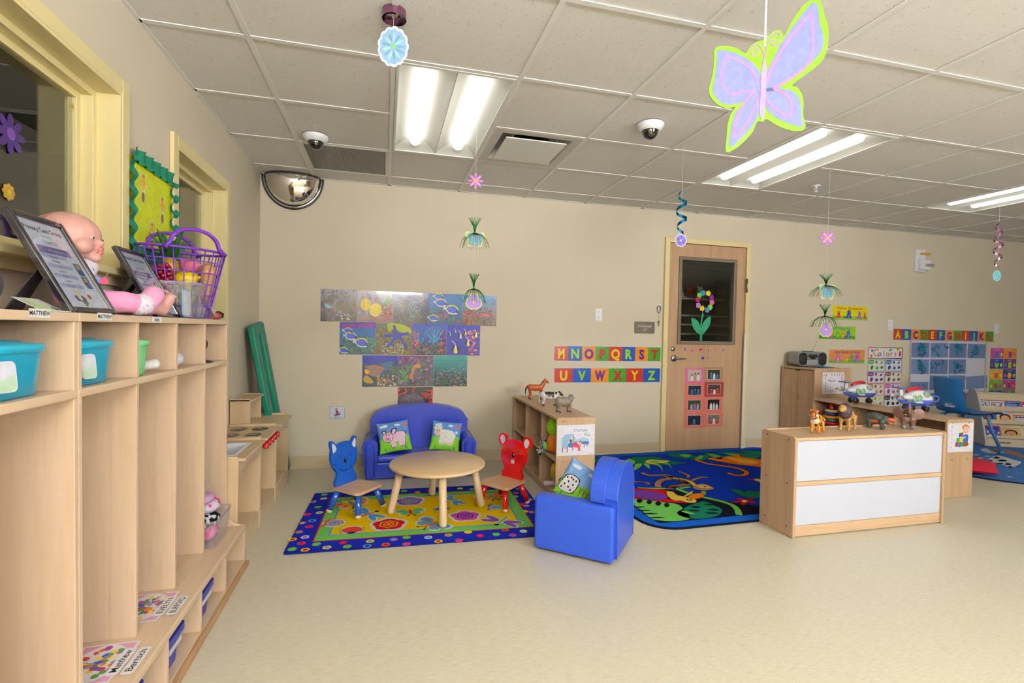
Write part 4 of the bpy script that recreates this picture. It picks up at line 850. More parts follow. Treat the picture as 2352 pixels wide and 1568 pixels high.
def f_h(p):
    reef(p, 1178, 760, 1588, 912, 130, COR+[(60, 50, 60)], (6, 20)); reef(p, 1185, 620, 1270, 840, 60, [(226, 130, 60), (196, 120, 90)], (5, 15), 4); reef(p, 1500, 620, 1588, 900, 50, [(226, 80, 110), (120, 60, 130), (40, 40, 90)], (6, 18), 4)
    for k in range(16):
        a = -2.5+k*.12; cx_ = 1290 if k % 2 else 1450; p.line([(cx_+rnd.uniform(-20, 20), 760), (cx_+150*cos(a), 740+170*sin(a))], 9, [(70, 180, 226), (40, 130, 210)][k % 2], 6)
    reef(p, 1240, 700, 1540, 790, 40, [(70, 170, 226), (50, 120, 210)], (6, 16), 7); reef(p, 1200, 830, 1580, 900, 40, [(226, 120, 60), (230, 90, 90), (90, 160, 90)], (4, 10), 8)
def f_i(p):
    reef(p, 1840, 620, 1990, 915, 90, [(206, 80, 100), (216, 120, 150), (160, 60, 90), (226, 150, 160)], (6, 18)); reef(p, 1720, 850, 1900, 915, 30, [(50, 60, 140), (90, 80, 160)], (6, 18))
    for x, y, L in ((1640, 660, 45), (1705, 628, 40), (1765, 680, 80), (1825, 650, 62), (1950, 670, 80), (1855, 765, 95), (1705, 840, 125)): idol(p, x, y, L)
def f_j(p):
    reef(p, 590, 1010, 1010, 1290, 110, [(30, 60, 70), (40, 80, 60), (60, 70, 60), (80, 100, 90)], (8, 28)); reef(p, 900, 1040, 1010, 1150, 30, [(70, 110, 70)], (8, 22), 4); p.blob([(800, 1030), (900, 990), (960, 1000), (930, 1070), (850, 1100)], (60, 110, 150), 5)
    p.blob([(610, 1050), (740, 1038), (840, 1070), (850, 1110), (790, 1160), (700, 1170), (650, 1140), (620, 1130), (660, 1095)], (146, 120, 110), 7); p.blob([(615, 1085), (665, 1100), (660, 1140), (625, 1140)], (244, 180, 20), 8); p.line([(620, 1052), (740, 1042), (840, 1085)], 8, (206, 120, 50), 8, sm=3); p.line([(790, 1160), (850, 1100)], 9, (70, 80, 180), 8)
    reef(p, 760, 1150, 1005, 1290, 90, [(206, 150, 70), (226, 190, 130), (150, 110, 50), (220, 210, 180), (60, 50, 40)], (6, 17), 6); p.blob([(600, 1200), (640, 1155), (720, 1230), (700, 1255), (620, 1245)], (196, 160, 80), 8)
def f_k(p):
    reef(p, 1020, 930, 1432, 1285, 200, [(150, 90, 160), (120, 60, 130), (70, 110, 80), (90, 140, 90), (60, 50, 70), (170, 130, 190)], (8, 26)); reef(p, 1020, 1040, 1180, 1250, 60, [(90, 150, 90), (110, 170, 110), (60, 110, 80)], (6, 20), 5)
    p.line([(1280, 1040), (1230, 1040), (1200, 1080), (1190, 1120), (1165, 1170), (1175, 1192), (1192, 1180)], 26, (216, 150, 90), 8, sm=4); p.ov(1255, 1052, 34, 20, (216, 150, 80), 9)
def f_l(p):
    reef(p, 1445, 1120, 1842, 1288, 170, [(30, 70, 60), (24, 50, 56), (60, 90, 80), (40, 80, 50)], (6, 18)); 
    for k in range(120):
        x = rnd.uniform(1450, 1838); y = 1285-(rnd.random()**1.2)*(150+(x-1450)*.33); p.ov(x, y, rnd.uniform(5, 12), 4, [(226, 120, 200), (236, 96, 90), (120, 210, 200), (236, 206, 90), (150, 130, 220)][k % 5], 6+(k % 7)*.2, rnd.uniform(-.3, .3), 6)
def f_m(p):
    for k in range(46):
        x, y = rnd.uniform(1015, 1425), rnd.uniform(1300, 1600); a = rnd.random()*3.1; pts = [(x, y)]
        for q in range(3): a += rnd.uniform(-.9, .9); x = max(1015, min(1425, x+38*cos(a))); y = max(1300, min(1640, y+26*sin(a))); pts.append((x, y))
        p.line(pts, rnd.uniform(8, 16), [(206, 52, 44), (226, 70, 60)][k % 2], 2+(k % 9)*.1, sm=2)
    p.blob([(1020, 1420), (1110, 1375), (1200, 1365), (1300, 1410), (1345, 1470), (1290, 1560), (1180, 1600), (1080, 1590), (1020, 1540)], (70, 60, 84), 5)
    for k in range(220):
        a, r_ = k*2.4, (k/220)**.5; x, y = 1185+r_*145*cos(a), 1485+r_*100*sin(a); p.ov(x, y, 4, 3.2, (206, 190, 200), 6, 0, 5)
    p.ov(1150, 1375, 17, 13, (30, 60, 120), 7)
W3 = (150, 150, 176)
for a in [(85, 525, t1, b1, ((150, 150, 180), (80, 84, 80)), 'dim glossy reef picture with blue anemone, top row far left', f_a, LAMW), (525, 960, t1, b1, ((190, 190, 220), (140, 120, 130)), 'glossy picture of two yellow butterfly fish, top row', f_b, LAMW),
          (960, 1385, t1, b1, ((80, 90, 170), (60, 70, 80)), 'glossy picture of small pale fish over a dim reef, top row', f_c, LAMW), (1385, 1790, t1, b1, ((40, 120, 200), (30, 90, 140)), 'picture of four blue tang fish, top row, without title', f_d, LAM),
          (1790, 2200, t1, b1, ((90, 160, 220), (110, 70, 60)), 'picture of red coral reef behind the hanging pansy, top row far right', f_e, LAM), (312, 748, t2, b2, ((40, 110, 210), (30, 100, 110)), 'picture of blue tang fish titled OCEAN COLORS, second row', f_f, LAM),
          (748, 1175, t2, b2, ((90, 90, 90), (110, 100, 50)), 'picture of a blue starfish on coral, second row', f_g, LAM), (1175, 1595, t2, b2, ((60, 80, 200), (50, 60, 90)), 'picture of bright blue fan coral with orange sponge, second row', f_h, LAM),
          (1595, 2000, t2, b2, ((50, 60, 190), (60, 70, 180)), 'picture of black and yellow striped fish on deep blue, second row', f_i, LAM), (585, 1015, t3, b3, ((40, 60, 190), (40, 70, 90)), 'picture of an orange angelfish over coral, third row', f_j, LAM),
          (1015, 1440, t3, b3, ((110, 80, 130), (70, 90, 80)), 'picture of an orange seahorse among purple coral, third row', f_k, LAM), (1440, 1845, t3, b3, ((60, 170, 170), (24, 60, 80)), 'picture of a school of tiny pink fish in teal water, third row', f_l, LAM),
          (1010, 1430, lambda x: 1299, lambda x: 1660, ((40, 40, 56), (40, 36, 50)), 'picture of a speckled fish in red sea fans just above the sofa', f_m, LAM)]:
    ocean(*a[:5], a[5], a[6], a[7])
# alphabet strips
AR, AB, AO, AG = (196, 50, 40), (24, 84, 190), (238, 146, 30), (70, 160, 48); LC = {0: (250, 206, 20), 1: (150, 214, 30), 2: (104, 30, 150), 3: (214, 34, 20)}
def alpha(px4, s, label, off):
    org, w_, h_, _ = wallquad(px4); p = P(step=.0004); p.box((-.008, -.008, -.001), (w_+.008, h_+.008, -.0002), (214, 214, 206)); n_ = len(s); cw = w_/n_; rot = math.atan2((PY(*px4[1]).z-PY(*px4[0]).z), w_)
    for k, ch in enumerate(s):
        c = (k+off) % 4; p.rect(k*cw, 0, (k+1)*cw, h_, (AR, AB, AO, AG)[c], .5)
        dk = tuple(x*.55 for x in LC[c])
        p.text(ch, (k+.5)*cw+.003, h_*.17-.002, h_*.92, dk, 1, bold=.045, sx=.88 if ch not in 'MW' else .72); p.text(ch, (k+.5)*cw, h_*.17, h_*.92, LC[c], 2, bold=.04, sx=.88 if ch not in 'MW' else .72)
    return onwall(p, 'alphabet_strip', LAM, label, 'letter strip', None, .0012, org)
alpha([(1273, 795), (1517, 797), (1517, 829), (1273, 828)], 'MNOPQRST', 'alphabet strip with letters M to T left of the door', 0)
alpha([(1273, 845), (1516, 846), (1515, 877), (1273, 878)], 'UVWXYZ', 'alphabet strip with letters U to Z, below the M to T strip', 0)
alpha([(2052, 753), (2282, 763), (2281, 785), (2052, 779)], 'ABCDEFGHIJKL', 'alphabet strip with letters A to L above the blue art board', 0)
# doll cot card
org, w_, h_, mp = wallquad([(757, 933), (792, 934), (792, 962), (757, 961)]); p = P(step=.0003)
p.prism(rrect(w_, h_, .012, 4, w_/2, h_/2), -.001, 0, 'z', (120, 150, 200)); p.poly(rrect(w_-.006, h_-.006, .010, 4, w_/2, h_/2), (216, 222, 240), 1)
p.blob([(w_*.3, h_*.35), (w_*.5, h_*.42), (w_*.75, h_*.45), (w_*.6, h_*.28), (w_*.35, h_*.26)], (60, 80, 130), 2); p.blob([(w_*.4, h_*.45), (w_*.42, h_*.68), (w_*.52, h_*.68), (w_*.6, h_*.5), (w_*.5, h_*.4)], (170, 40, 60), 3); p.ov(w_*.44, h_*.77, .009, .010, (60, 40, 34), 4); p.ov(w_*.45, h_*.745, .006, .007, (230, 190, 160), 5)
p.text('Doll Cot', w_*.55, h_*.09, .018, (60, 64, 90), 3); onwall(p, 'picture_card', LAM, 'small white Doll Cot card on the wall left of the sofa', 'card', None, .0012, org)
# door sign
org, w_, h_, mp = wallquad([(1457, 738), (1503, 739), (1503, 766), (1457, 765)]); p = P(step=.0005)
p.prism(rrect(w_, h_, .012, 5, w_/2, h_/2), -.0, .006, 'z', (112, 100, 84)); p.base = .0062; p.text('STORAGE', w_/2, h_*.52, .034, (206, 200, 186), 1, bold=.02); p.text('127', w_/2, h_*.20, .034, (206, 200, 186), 1, bold=.02)
onwall(p, 'room_sign', PRINT, 'brown STORAGE 127 sign on the wall left of the door', 'sign', None, .0005, org)
# sockets
def socket(px, py, label):
    q = PY(px, py, 0); t = thing('wall_socket', label, 'socket', (q.x, 0, q.z)); B().box((-.037, -.006, -.060), (.037, -.0005, .060)).out('cover_plate', WHITE, t, bevel=.002)
    for s in (-1, 1):
        r = B().box((-.017, -.0085, s*.028-.015), (.017, -.006, s*.028+.015)).out('outlet', WHITE, t, bevel=.003)
        B().box((-.007, -.0088, s*.028-.002), (-.005, -.0084, s*.028+.007)).box((.005, -.0088, s*.028-.002), (.007, -.0084, s*.028+.006)).ell((0, -.0085, s*.028-.008), (.0025, .0004, .0025)).out('slots', BLACKP, r)['kind'] = 'stuff'
socket(1374.5, 722.5, 'white wall socket above and left of the storage sign'); socket(2044, 746, 'white wall socket at the left end of the A to L strip'); socket(2288, 754, 'white wall socket at the right end of the A to L strip')
# ============================================================ CEILING FITTINGS
GRY = plain((150, 146, 140), .5, name='grille_grey')
x0, x1, y1, y0 = cell(0, 0); t = thing('return_air_grille', 'grey eggcrate return air grille in the ceiling near the left camera dome', 'vent', ((x0+x1)/2, (y0+y1)/2, H)); hw = T/2-.013
b = B()
for s in (-1, 1): b.box((s*hw, -hw, -.002), (s*(hw-.02), hw, .006)).box((-hw+.02, s*hw, -.002), (hw-.02, s*(hw-.02), .006))
b.out('frame', HOUS, t); b = B()
for k in range(38):
    q = -hw+.02+(2*hw-.04)*k/37; b.box((q-.0016, -hw+.02, .0), (q+.0016, hw-.02, .012)).box((-hw+.02, q-.0016, .0005), (hw-.02, q+.0016, .0115))
b.out('eggcrate', GRY, t)['kind'] = 'stuff'; B().box((-hw, -hw, .06), (hw, hw, .065)).out('plenum', plain((96, 92, 88), .8), t)
x0, x1, y1, y0 = cell(2, 1); t = thing('ceiling_diffuser', 'square white plaque air diffuser in the ceiling right of the first light', 'vent', ((x0+x1)/2, (y0+y1)/2, H)); b = B()
o_, i_, u_ = hw, hw-.055, hw-.10
vs = [(sx*q, sy*q, z) for q, z in ((o_, 0), (i_, .003), (u_, .055)) for sx, sy in ((-1, -1), (1, -1), (1, 1), (-1, 1))]
b.add(vs, [(r_*4+i, r_*4+(i+1) % 4, r_*4+4+(i+1) % 4, r_*4+4+i)[::-1] for r_ in (0, 1) for i in range(4)]+[(8, 9, 10, 11)]); b.out('cone', plain((196, 192, 184), .4), t, recalc=False)
B().lathe([(.15, .054), (.14, .050), (.05, .050), (0, .050)]).out('duct_shade_disc', plain((46, 42, 40), .6), t)  # dark disc standing in for the shade of the cavity behind the plaque
B().box((-.205, -.205, -.012), (.205, .205, -.004)).out('plaque', HOUS, t, bevel=.003)
b = B(); [b.box((sx*.15-.006, sy*.15-.006, -.004), (sx*.15+.006, sy*.15+.006, .06)) for sx in (-1, 1) for sy in (-1, 1)]; b.out('hanger', HOUS, t)['kind'] = 'stuff'
SMOKE = plain((26, 24, 24), .06, coat=1, name='smoked_dome')
def dome(x, y, label):
    t = thing('security_camera', label, 'camera', (x, y, H)); B().lathe([(.078, .0), (.080, -.006), (.076, -.018), (.062, -.034), (.050, -.040)], n=32).out('housing', WHITE, t)
    B().lathe([(.050, -.036)]+[(.047*cos(a), -.042-.047*sin(a)) for a in [pi/2*i/8 for i in range(9)]], n=28).out('dome', SMOKE, t); B().ell((.0, -.012, -.066), (.014, .014, .014)).out('lens', STEEL, t)
dome(.551, -1.000, 'white dome security camera above the convex mirror, left on the ceiling'); dome(2.515, -1.80, 'white dome security camera in mid ceiling, left of the paper butterfly')
t = thing('sprinkler', 'small white fire sprinkler head on the ceiling tiles at right', 'sprinkler', (4.411, -1.134, H)); B().lathe([(.034, 0), (.034, -.003), (.014, -.008), (.010, -.008)], n=24).out('escutcheon', WHITE, t)
B().tube([(0, 0, -.005), (0, 0, -.02)], .008).tube([(-.010, 0, -.018), (-.012, 0, -.035), (-.004, 0, -.048), (.004, 0, -.048), (.012, 0, -.035), (.010, 0, -.018)], .0025, 6).lathe([(0, -.050), (.016, -.050), (.016, -.052), (0, -.053)], n=12).out('deflector', WHITE, t)['kind'] = 'stuff'
# convex mirror
t = thing('convex_mirror', 'half dome convex mirror with black and chrome rim in the room corner', 'mirror', (.250, 0, H-.004)); MIR = plain((236, 232, 226), .015, 1, 'mirror_acrylic'); rr_ = .212
b = B(); b.grid(lambda u, v: (rr_*sin(v*pi/2)*-cos(pi*u), -.012-.135*cos(v*pi/2), -rr_*1.12*sin(v*pi/2)*sin(pi*u)), 40, 20); b.out('mirror_dome', MIR, t, recalc=True)
arc = lambda r_, y: [(-r_*cos(a), y, -r_*1.12*sin(a)) for a in [pi*i/30 for i in range(31)]]
B().tube(arc(rr_+.010, -.012), .011, 8, flat=.8).out('chrome_rim', plain((200, 200, 200), .12, 1, 'chrome'), t); B().tube(arc(rr_+.022, -.010), .0075, 8).out('outer_gasket', BLACKP, t); B().tube(arc(rr_-.002, -.022), .004, 6).out('inner_gasket', BLACKP, t)
B().tube([(-rr_*cos(a), -.012-.135*sin(a), -.003) for a in [pi*i/24 for i in range(25)]], .0055, 6).out('top_gasket', BLACKP, t)
# ============================================================ HANGING PAPER DECORATIONS
def hang(name, label, P0, rz, cat='decoration', group=None): return thing(name, label, cat, P0, rz, group)
def string(t, p0, ztop, r=.0006, mat=None, name='string'): return B().tube([(0, 0, p0), (0, 0, ztop)], r, 5).out(name, mat or WHITE, t)
# big butterfly: traced outline in crop pixels, 0.2359 photo px each
bc = lambda x, y: (1600+x*.23595, y*.23595); BD = 1.62
C0 = at(*bc(665, 420), BD); sc_ = BD/F*.23595
ft = lambda pts: [((x-665)*sc_, (420-y)*sc_) for x, y in pts]
out_ = [(665, 395), (720, 330), (770, 290), (815, 280), (850, 300), (862, 340), (905, 260), (960, 160), (1040, 40), (1090, -10), (1160, -60), (1230, -70), (1268, -20), (1300, 80), (1340, 160), (1352, 250), (1345, 380), (1310, 500), (1230, 590), (1100, 690), (970, 795), (1030, 810), (1080, 870), (1105, 950), (1105, 1080), (1135, 1170), (1110, 1225), (1000, 1238), (850, 1210), (710, 1150), (670, 1180), (610, 1180), (560, 1290), (460, 1400), (370, 1470), (290, 1498), (292, 1380), (300, 1230), (330, 1130), (370, 1062), (280, 1082), (180, 1050), (110, 980), (95, 900), (125, 790), (138, 640), (135, 560), (170, 505), (280, 488), (380, 505), (465, 540), (510, 470), (580, 415), (640, 395)]
t = hang('hanging_butterfly', 'large paper butterfly, lavender wings with lime border, hanging from a white ribbon', C0, -.10)
xf = M.Rotation(R(90), 4, 'X'); b = B(xf); b.prism(smoothp(ft(out_), 3), -.003, 0, 'z', (122, 178, 26)); b.out('lime_board', PRINT, t)
p = P(base=.0004, step=.0004); p.xf = xf; LV = (122, 129, 182)
for w_ in ([(172, 542), (300, 540), (430, 570), (560, 640), (635, 740), (640, 880), (600, 900), (540, 960), (420, 1020), (260, 1045), (165, 990), (132, 920), (150, 800), (165, 660)], [(690, 720), (760, 560), (860, 370), (1000, 170), (1130, 5), (1180, -30), (1225, 0), (1250, 150), (1300, 300), (1290, 400), (1230, 500), (1100, 620), (950, 730), (820, 840), (700, 880)],
           [(690, 860), (830, 842), (960, 850), (1040, 900), (1075, 990), (1085, 1100), (1100, 1185), (980, 1180), (820, 1130), (720, 1070), (690, 1000)], [(635, 900), (630, 1080), (560, 1220), (460, 1340), (330, 1450), (330, 1290), (370, 1130), (450, 1030), (530, 960)]): p.poly(smoothp(ft(w_), 4), LV, 1)
PKG = (166, 118, 166)
for w_, wd in (([(600, 820), (560, 730), (470, 650), (290, 590), (255, 640), (220, 770), (240, 880), (320, 940), (440, 915), (560, 890), (470, 1010), (390, 1180), (370, 1340), (460, 1260), (545, 1120), (590, 1000), (595, 910)], 20), ([(695, 780), (760, 620), (880, 420), (1040, 210), (1160, 90), (1172, 260), (1180, 440), (1120, 590), (1010, 690), (880, 780), (775, 845), (880, 880), (960, 960), (975, 1040), (950, 1100), (850, 1070), (750, 1010), (685, 960)], 24), ([(535, 560), (520, 500), (570, 440), (630, 470), (660, 560)], 13), ([(535, 560), (590, 530), (590, 480), (550, 510)], 12), ([(668, 560), (690, 440), (750, 330), (810, 310), (815, 370), (790, 430), (745, 430), (740, 390), (780, 380)], 13)): p.line(smoothp(ft(w_), 4, False), wd*sc_, PKG, 2)
p.blob(ft([(660, 560), (690, 700), (688, 900), (682, 1100), (655, 1160), (632, 1100), (632, 900), (635, 700)]), (174, 140, 184), 3); p.out('wing_print', PRINT, t)['kind'] = 'stuff'
B().box((-.003, -.001, -.01), (.003, .001, H-C0.z)).out('ribbon', plain((232, 226, 240), .5), t)
def petal(t, c, r, n, col, ccol, rim=None, name='paper_flower', fill=.35, yaw=-.25, z=0, asp=1):
    xf = M.Translation(c) @ M.Rotation(yaw, 4, 'Z') @ M.Rotation(R(90), 4, 'X'); p = P(step=.0005); p.xf = xf
    o_ = [(r*(1-fill+fill*abs(cos(n*a/2)))*cos(a)*1, asp*r*(1-fill+fill*abs(cos(n*a/2)))*sin(a)) for a in [2*pi*i/(n*8) for i in range(n*8)]]
    p.prism(o_, -.0015, 0, 'z', rim or col); q = .86 if rim else .97; p.poly([(x*q, y*q) for x, y in o_], col, 1)
    for k in range(n): a = 2*pi*k/n; p.ov(.45*r*cos(a), .45*r*asp*sin(a), r*.30, r*.08, tuple(min(255, x_+26) if k % 2 else max(0, x_-26) for x_ in col), 2, a, 8)
    p.ov(0, 0, r*.16, r*.16, ccol, 3); o = p.out(name, PRINT, t); o['kind'] = 'stuff'; return o
def spiral(t, z0, z1, r, turns, mat, w_=.012, name='foil_spiral'):
    b = B(); n_ = int(turns*18); pts = lambda u: (r*(.5+.5*sin(u*pi))*cos(u*turns*2*pi), r*(.5+.5*sin(u*pi))*sin(u*turns*2*pi), z0+(z1-z0)*u)
    b.grid(lambda u, v: V(pts(u))+V((0, 0, (v-.5)*w_)), n_, 1); return b.out(name, mat, t)
F_PK = plain((176, 120, 160), .15, 1, 'pink_foil'); F_TE = plain((20, 110, 150), .18, 1, 'teal_foil'); F_GR = plain((40, 120, 60), .25, .8, 'green_foil')
q = at(903, 107, 1.95); t = hang('hanging_flower', 'pale blue paper flower under a pink foil spiral, top of the picture', q, 0); petal(t, (0, 0, 0), .062, 13, (140, 180, 210), (120, 190, 130), (202, 208, 226), fill=.07, asp=1.30); string(t, .08, .16); spiral(t, .12, H-q.z, .050, 1.8, F_PK, .042)
def pom(t, z, n_=30, r=.085):
    b = B(); rr = random.Random(int(z*1000)+5)
    for k in range(n_):
        a = 2*pi*k/n_; u = r*rr.uniform(.8, 1.1); b.tube([(0, 0, z), (u*.45*cos(a), u*.45*sin(a), z-.012), (u*.8*cos(a), u*.8*sin(a), z-.04), (u*cos(a), u*sin(a), z-.085)], [.0016, .0013, .0011, .0007], 4)
        b.tube([(0, 0, z), (u*.12*cos(a), u*.12*sin(a), z+.04), (u*.42*cos(a), u*.42*sin(a), z+.085)], [.0016, .0012, .0006], 4)
    b.tube([(0, 0, z-.012), (0, 0, z+.02)], .006, 8); o = b.out('foil_tassel', F_GR, t); o['kind'] = 'stuff'; return o
def minibf(t, z, r):
    p = P(step=.0005); p.xf = M.Translation((0, -.012, z)) @ M.Rotation(R(90), 4, 'X')
    for g_, cc, l in ((1.15, (226, 232, 80), 0), (1, (120, 176, 206), 1)):
        for s in (-1, 1): p.blob([(s*.02*r, .1*r), (s*.6*r*g_, .75*r*g_), (s*r*g_, .5*r*g_), (s*.7*r*g_, 0), (s*.06*r, -.05*r)], cc, l+.1*s+.2); p.blob([(s*.05*r, .05*r), (s*.7*r*g_, 0), (s*.7*r*g_, -.6*r*g_), (s*.3*r*g_, -.7*r*g_), (0, -.2*r)], cc, l+.4+.1*s)
    o = p.out('paper_butterfly', PRINT, t); o['kind'] = 'stuff'
def pansy(t, z, r, c=(168, 134, 216), rim=(200, 224, 90)):
    p = P(step=.0005); p.xf = M.Translation((0, -.012, z)) @ M.Rotation(R(90), 4, 'X')
    for g_, cc, l in ((1.14, rim, 0), (1, c, 1)):
        for k, (x, y, a_) in enumerate([(0, .45, .62), (-.45, -.1, .58), (.45, -.1, .58), (-.25, -.35, .5), (.25, -.35, .5)]): p.ov(x*r, y*r, a_*r*g_*.8+(g_-1)*r*.3, a_*r*g_*.9+(g_-1)*r*.3, cc, l+.1*k)
    p.ov(0, 0, r*.14, r*.14, (250, 220, 60), 3); p.out('paper_pansy', PRINT, t)['kind'] = 'stuff'
def mobile(px, pys, D, label):
    q = at(px, pys[2], D); t = hang('hanging_mobile', label, q, 0); k = D/F; zf = lambda y: (pys[2]-y)*k
    petal(t, (0, 0, zf(pys[0])), 19*k, 8, (216, 140, 206), (240, 200, 60), (166, 110, 200), fill=.72, yaw=-.2); string(t, -.02, H-q.z)
    pom(t, zf(pys[1]), r=33*k); minibf(t, zf(pys[1]+16), 20*k); pom(t, 0.0001, r=30*k); pansy(t, zf(pys[2]+32), 19*k)
mobile(1088, (417, 535, 662), 2.9, 'string with pink flower, two green tassels and a pansy over the ocean pictures'); mobile(1895, (547, 655, 725), 3.7, 'string with pink flower and green tassels hanging near the FOLLOW DIRECTIONS poster')
q = at(1564, 552, 3.1); t = hang('hanging_flower', 'violet paper flower under a teal foil spiral in front of the door top', q, 0); petal(t, (0, 0, 0), .037, 9, (112, 96, 206), (230, 230, 250), (220, 214, 240), fill=.12, asp=1.12); string(t, .035, H-q.z); spiral(t, .045, .30, .034, 2.6, F_TE, .020)
q = at(2290, 633, 4.2); t = hang('hanging_flower', 'pale turquoise paper flower under a pink foil spiral at the far right', q, 0); petal(t, (0, 0, 0), .036, 11, (120, 200, 216), (150, 190, 200), (190, 224, 232), fill=.10, asp=1.3); string(t, .05, H-q.z); spiral(t, .075, .44, .034, 3.6, F_PK, .018)
# ============================================================ MORE ON THE BACK WALL
def poster3(px4, top, bot, txt, tcol, label, figs):
    org, w_, h_, mp = wallquad(px4); p = P(step=.0003); p.box((0, 0, -.0008), (w_, h_, -.0002), top); p.rect(0, 0, w_, h_, top, 0); p.rect(0, 0, w_, h_*.27, bot, 1); p.text(txt, w_/2, h_*.76, h_*.24, tcol, 2, bold=.02, fit=w_*.72)
    for fx, c, s_ in figs:
        x = w_*fx; p.blob([(x-.022*s_, h_*.14), (x+.030*s_, h_*.14), (x+.020*s_, h_*.30), (x+.012*s_, h_*.50), (x-.012*s_, h_*.46), (x-.02*s_, h_*.28)], c, 3); p.ov(x+.004, h_*.55, .020*s_, .018*s_, c, 4); p.ov(x+.010, h_*.58, .005, .006, (240, 240, 240), 5); p.line([(x-.02*s_, h_*.16), (x-.05*s_, h_*.20)], .010*s_, c, 3.5); p.ov(x+.002, h_*.27, .008*s_, .016*s_, tuple(min(255, q_+60) for q_ in c), 5)
    return onwall(p, 'manners_poster', LAM, label, 'poster', None, .0012, org)
poster3([(1911, 700), (1993, 706), (1992, 737), (1912, 732)], (236, 224, 10), (150, 200, 50), 'Follow Directions', (196, 60, 30), 'yellow Follow Directions poster, highest right of the door', [(.18, (206, 70, 60), 1), (.46, (36, 70, 170), 1.4), (.76, (166, 90, 190), 1), (.92, (220, 70, 50), .6)])
poster3([(1881, 748), (1965, 750), (1964, 779), (1881, 778)], (158, 214, 20), (96, 170, 44), 'Please and Thank You', (30, 120, 190), 'green Please and Thank You poster behind the lower tassel', [(.18, (130, 60, 170), 1.3), (.33, (220, 70, 160), .9), (.50, (100, 190, 60), .9), (.66, (230, 140, 50), 1), (.80, (60, 100, 190), 1.3)])
poster3([(1904, 802), (1986, 804), (1985, 835), (1904, 833)], (226, 150, 84), (128, 190, 56), 'Listen Quietly to Others', (140, 60, 110), 'orange Listen Quietly to Others poster right of the radio', [(.25, (222, 110, 190), 1.5), (.49, (236, 150, 70), 1), (.64, (60, 170, 90), 1), (.79, (190, 90, 210), 1.3)])
# colors poster
org, w_, h_, _ = wallquad([(1994, 797), (2073, 798), (2071, 942), (1990, 930)]); w_ = .515; h_ = .70; org = (6.375, .402); p = P(step=.0003); p.box((0, 0, -.0008), (w_, h_, -.0002), (226, 224, 222)); p.rect(0, 0, w_, h_, (214, 206, 214), 0)
tb = h_-.135
for k, c in enumerate([(214, 80, 170), (90, 180, 80), (206, 70, 50), (40, 90, 180), (30, 30, 40)]): p.rect(w_*k/5, tb, w_*(k+1)/5, h_, c, 1)
p.rect(.010, tb+.010, w_-.010, h_-.010, (236, 234, 234), 2)
for k, (ch, c) in enumerate(zip('Colors', [(224, 120, 60), (150, 40, 150), (70, 110, 200), (176, 110, 60), (200, 60, 50), (200, 80, 180)])): p.text(ch, .115+k*.058, tb+.030, .12 if ch == 'C' else .095, c, 3, bold=.01)
p.ov(.06, h_-.04, .016, .014, (60, 90, 190), 4); p.ov(.33, h_-.032, .026, .013, (90, 180, 70), 4, .4); p.flower(.44, h_-.018, .024, 9, (244, 200, 30), 4, .4); p.ov(.44, h_-.018, .010, .010, (50, 36, 24), 5); p.blob([(.46, h_-.05), (.485, h_-.045), (.49, h_-.09), (.47, h_-.11), (.455, h_-.09)], (200, 50, 90), 4); p.ov(.05, tb+.03, .014, .022, (150, 120, 60), 4)
rows = [('Green', (84, 176, 70)), ('Blue', (50, 110, 200)), ('Purple', (140, 50, 150)), ('Brown', (150, 96, 50)), ('Orange', (232, 126, 40)), ('Pink', (214, 90, 180)), ('Yellow', (236, 214, 40)), ('Black', (34, 36, 44))]
for k, (nm, c) in enumerate(rows):
    cx_, r_ = k % 2, k//2; a0, b0 = .004+cx_*(w_/2), tb-.006-(r_+1)*.139; a1, b1_ = a0+w_/2-.010, b0+.133
    p.rect(a0, b0, a1, b1_, c, 1); p.rect(a0+.006, b0+.006, a1-.006, b1_-.006, (232, 230, 230), 2); p.ov(a0+.048, b1_-.026, .046, .026, c, 3); p.text(nm, a0+.048, b1_-.034, .026, (236, 236, 236), 4, fit=.062)
    for j, (u, v_, rx, ry) in enumerate([(.125, .105, .014, .018), (.20, .10, .020, .012), (.06, .045, .026, .020), (.135, .040, .019, .022), (.205, .045, .016, .022)]): p.ov(a0+u, b0+v_, rx, ry, c if j % 2 else tuple(int(x*.7) for x in c), 3, .5*j)
onwall(p, 'colors_poster', LAM, 'Colors poster with framed colour words, behind the toy planes', 'poster', None, .0012, org)
# blue art board
org, w_, h_ = (7.005, .40), 1.20, .785; t = thing('art_board', 'large white board covered with blue paper collages under the A to L strip', 'board', (org[0], 0, org[1]))
B().box((0, -.010, 0), (w_, -.0008, h_)).out('board', plain((206, 206, 222), .5), t, bevel=.002); b = B(); b.box((-.01, -.016, -.01), (0, -.0008, h_+.01)).box((w_, -.016, -.01), (w_+.01, -.0008, h_+.01)).box((0, -.016, h_), (w_, -.0008, h_+.01)).box((0, -.016, -.01), (w_, -.0008, 0)); b.out('frame', plain((186, 178, 180), .5), t)
BP2 = [(112, 134, 184), (120, 142, 190), (106, 128, 178)]; TQ = [(20, 124, 160), (10, 104, 142), (30, 140, 170), (14, 92, 130)]
lay = [(0, 0, 1, 1), (1, 0, 1, 1), (2, 0, 1, 1), (3, 0, 1.05, 1), (0, 1, 1, 1), (1, 1, 1, 1), (2, 1, 1, 1), (0, 2, 1, .6), (1, 2, 1, 1), (2, 2, 1, 1), (3, 2, 1.25, .9), (0, 3, 1, .8), (1, 3, 1, .9), (2, 3, 1, .9)]
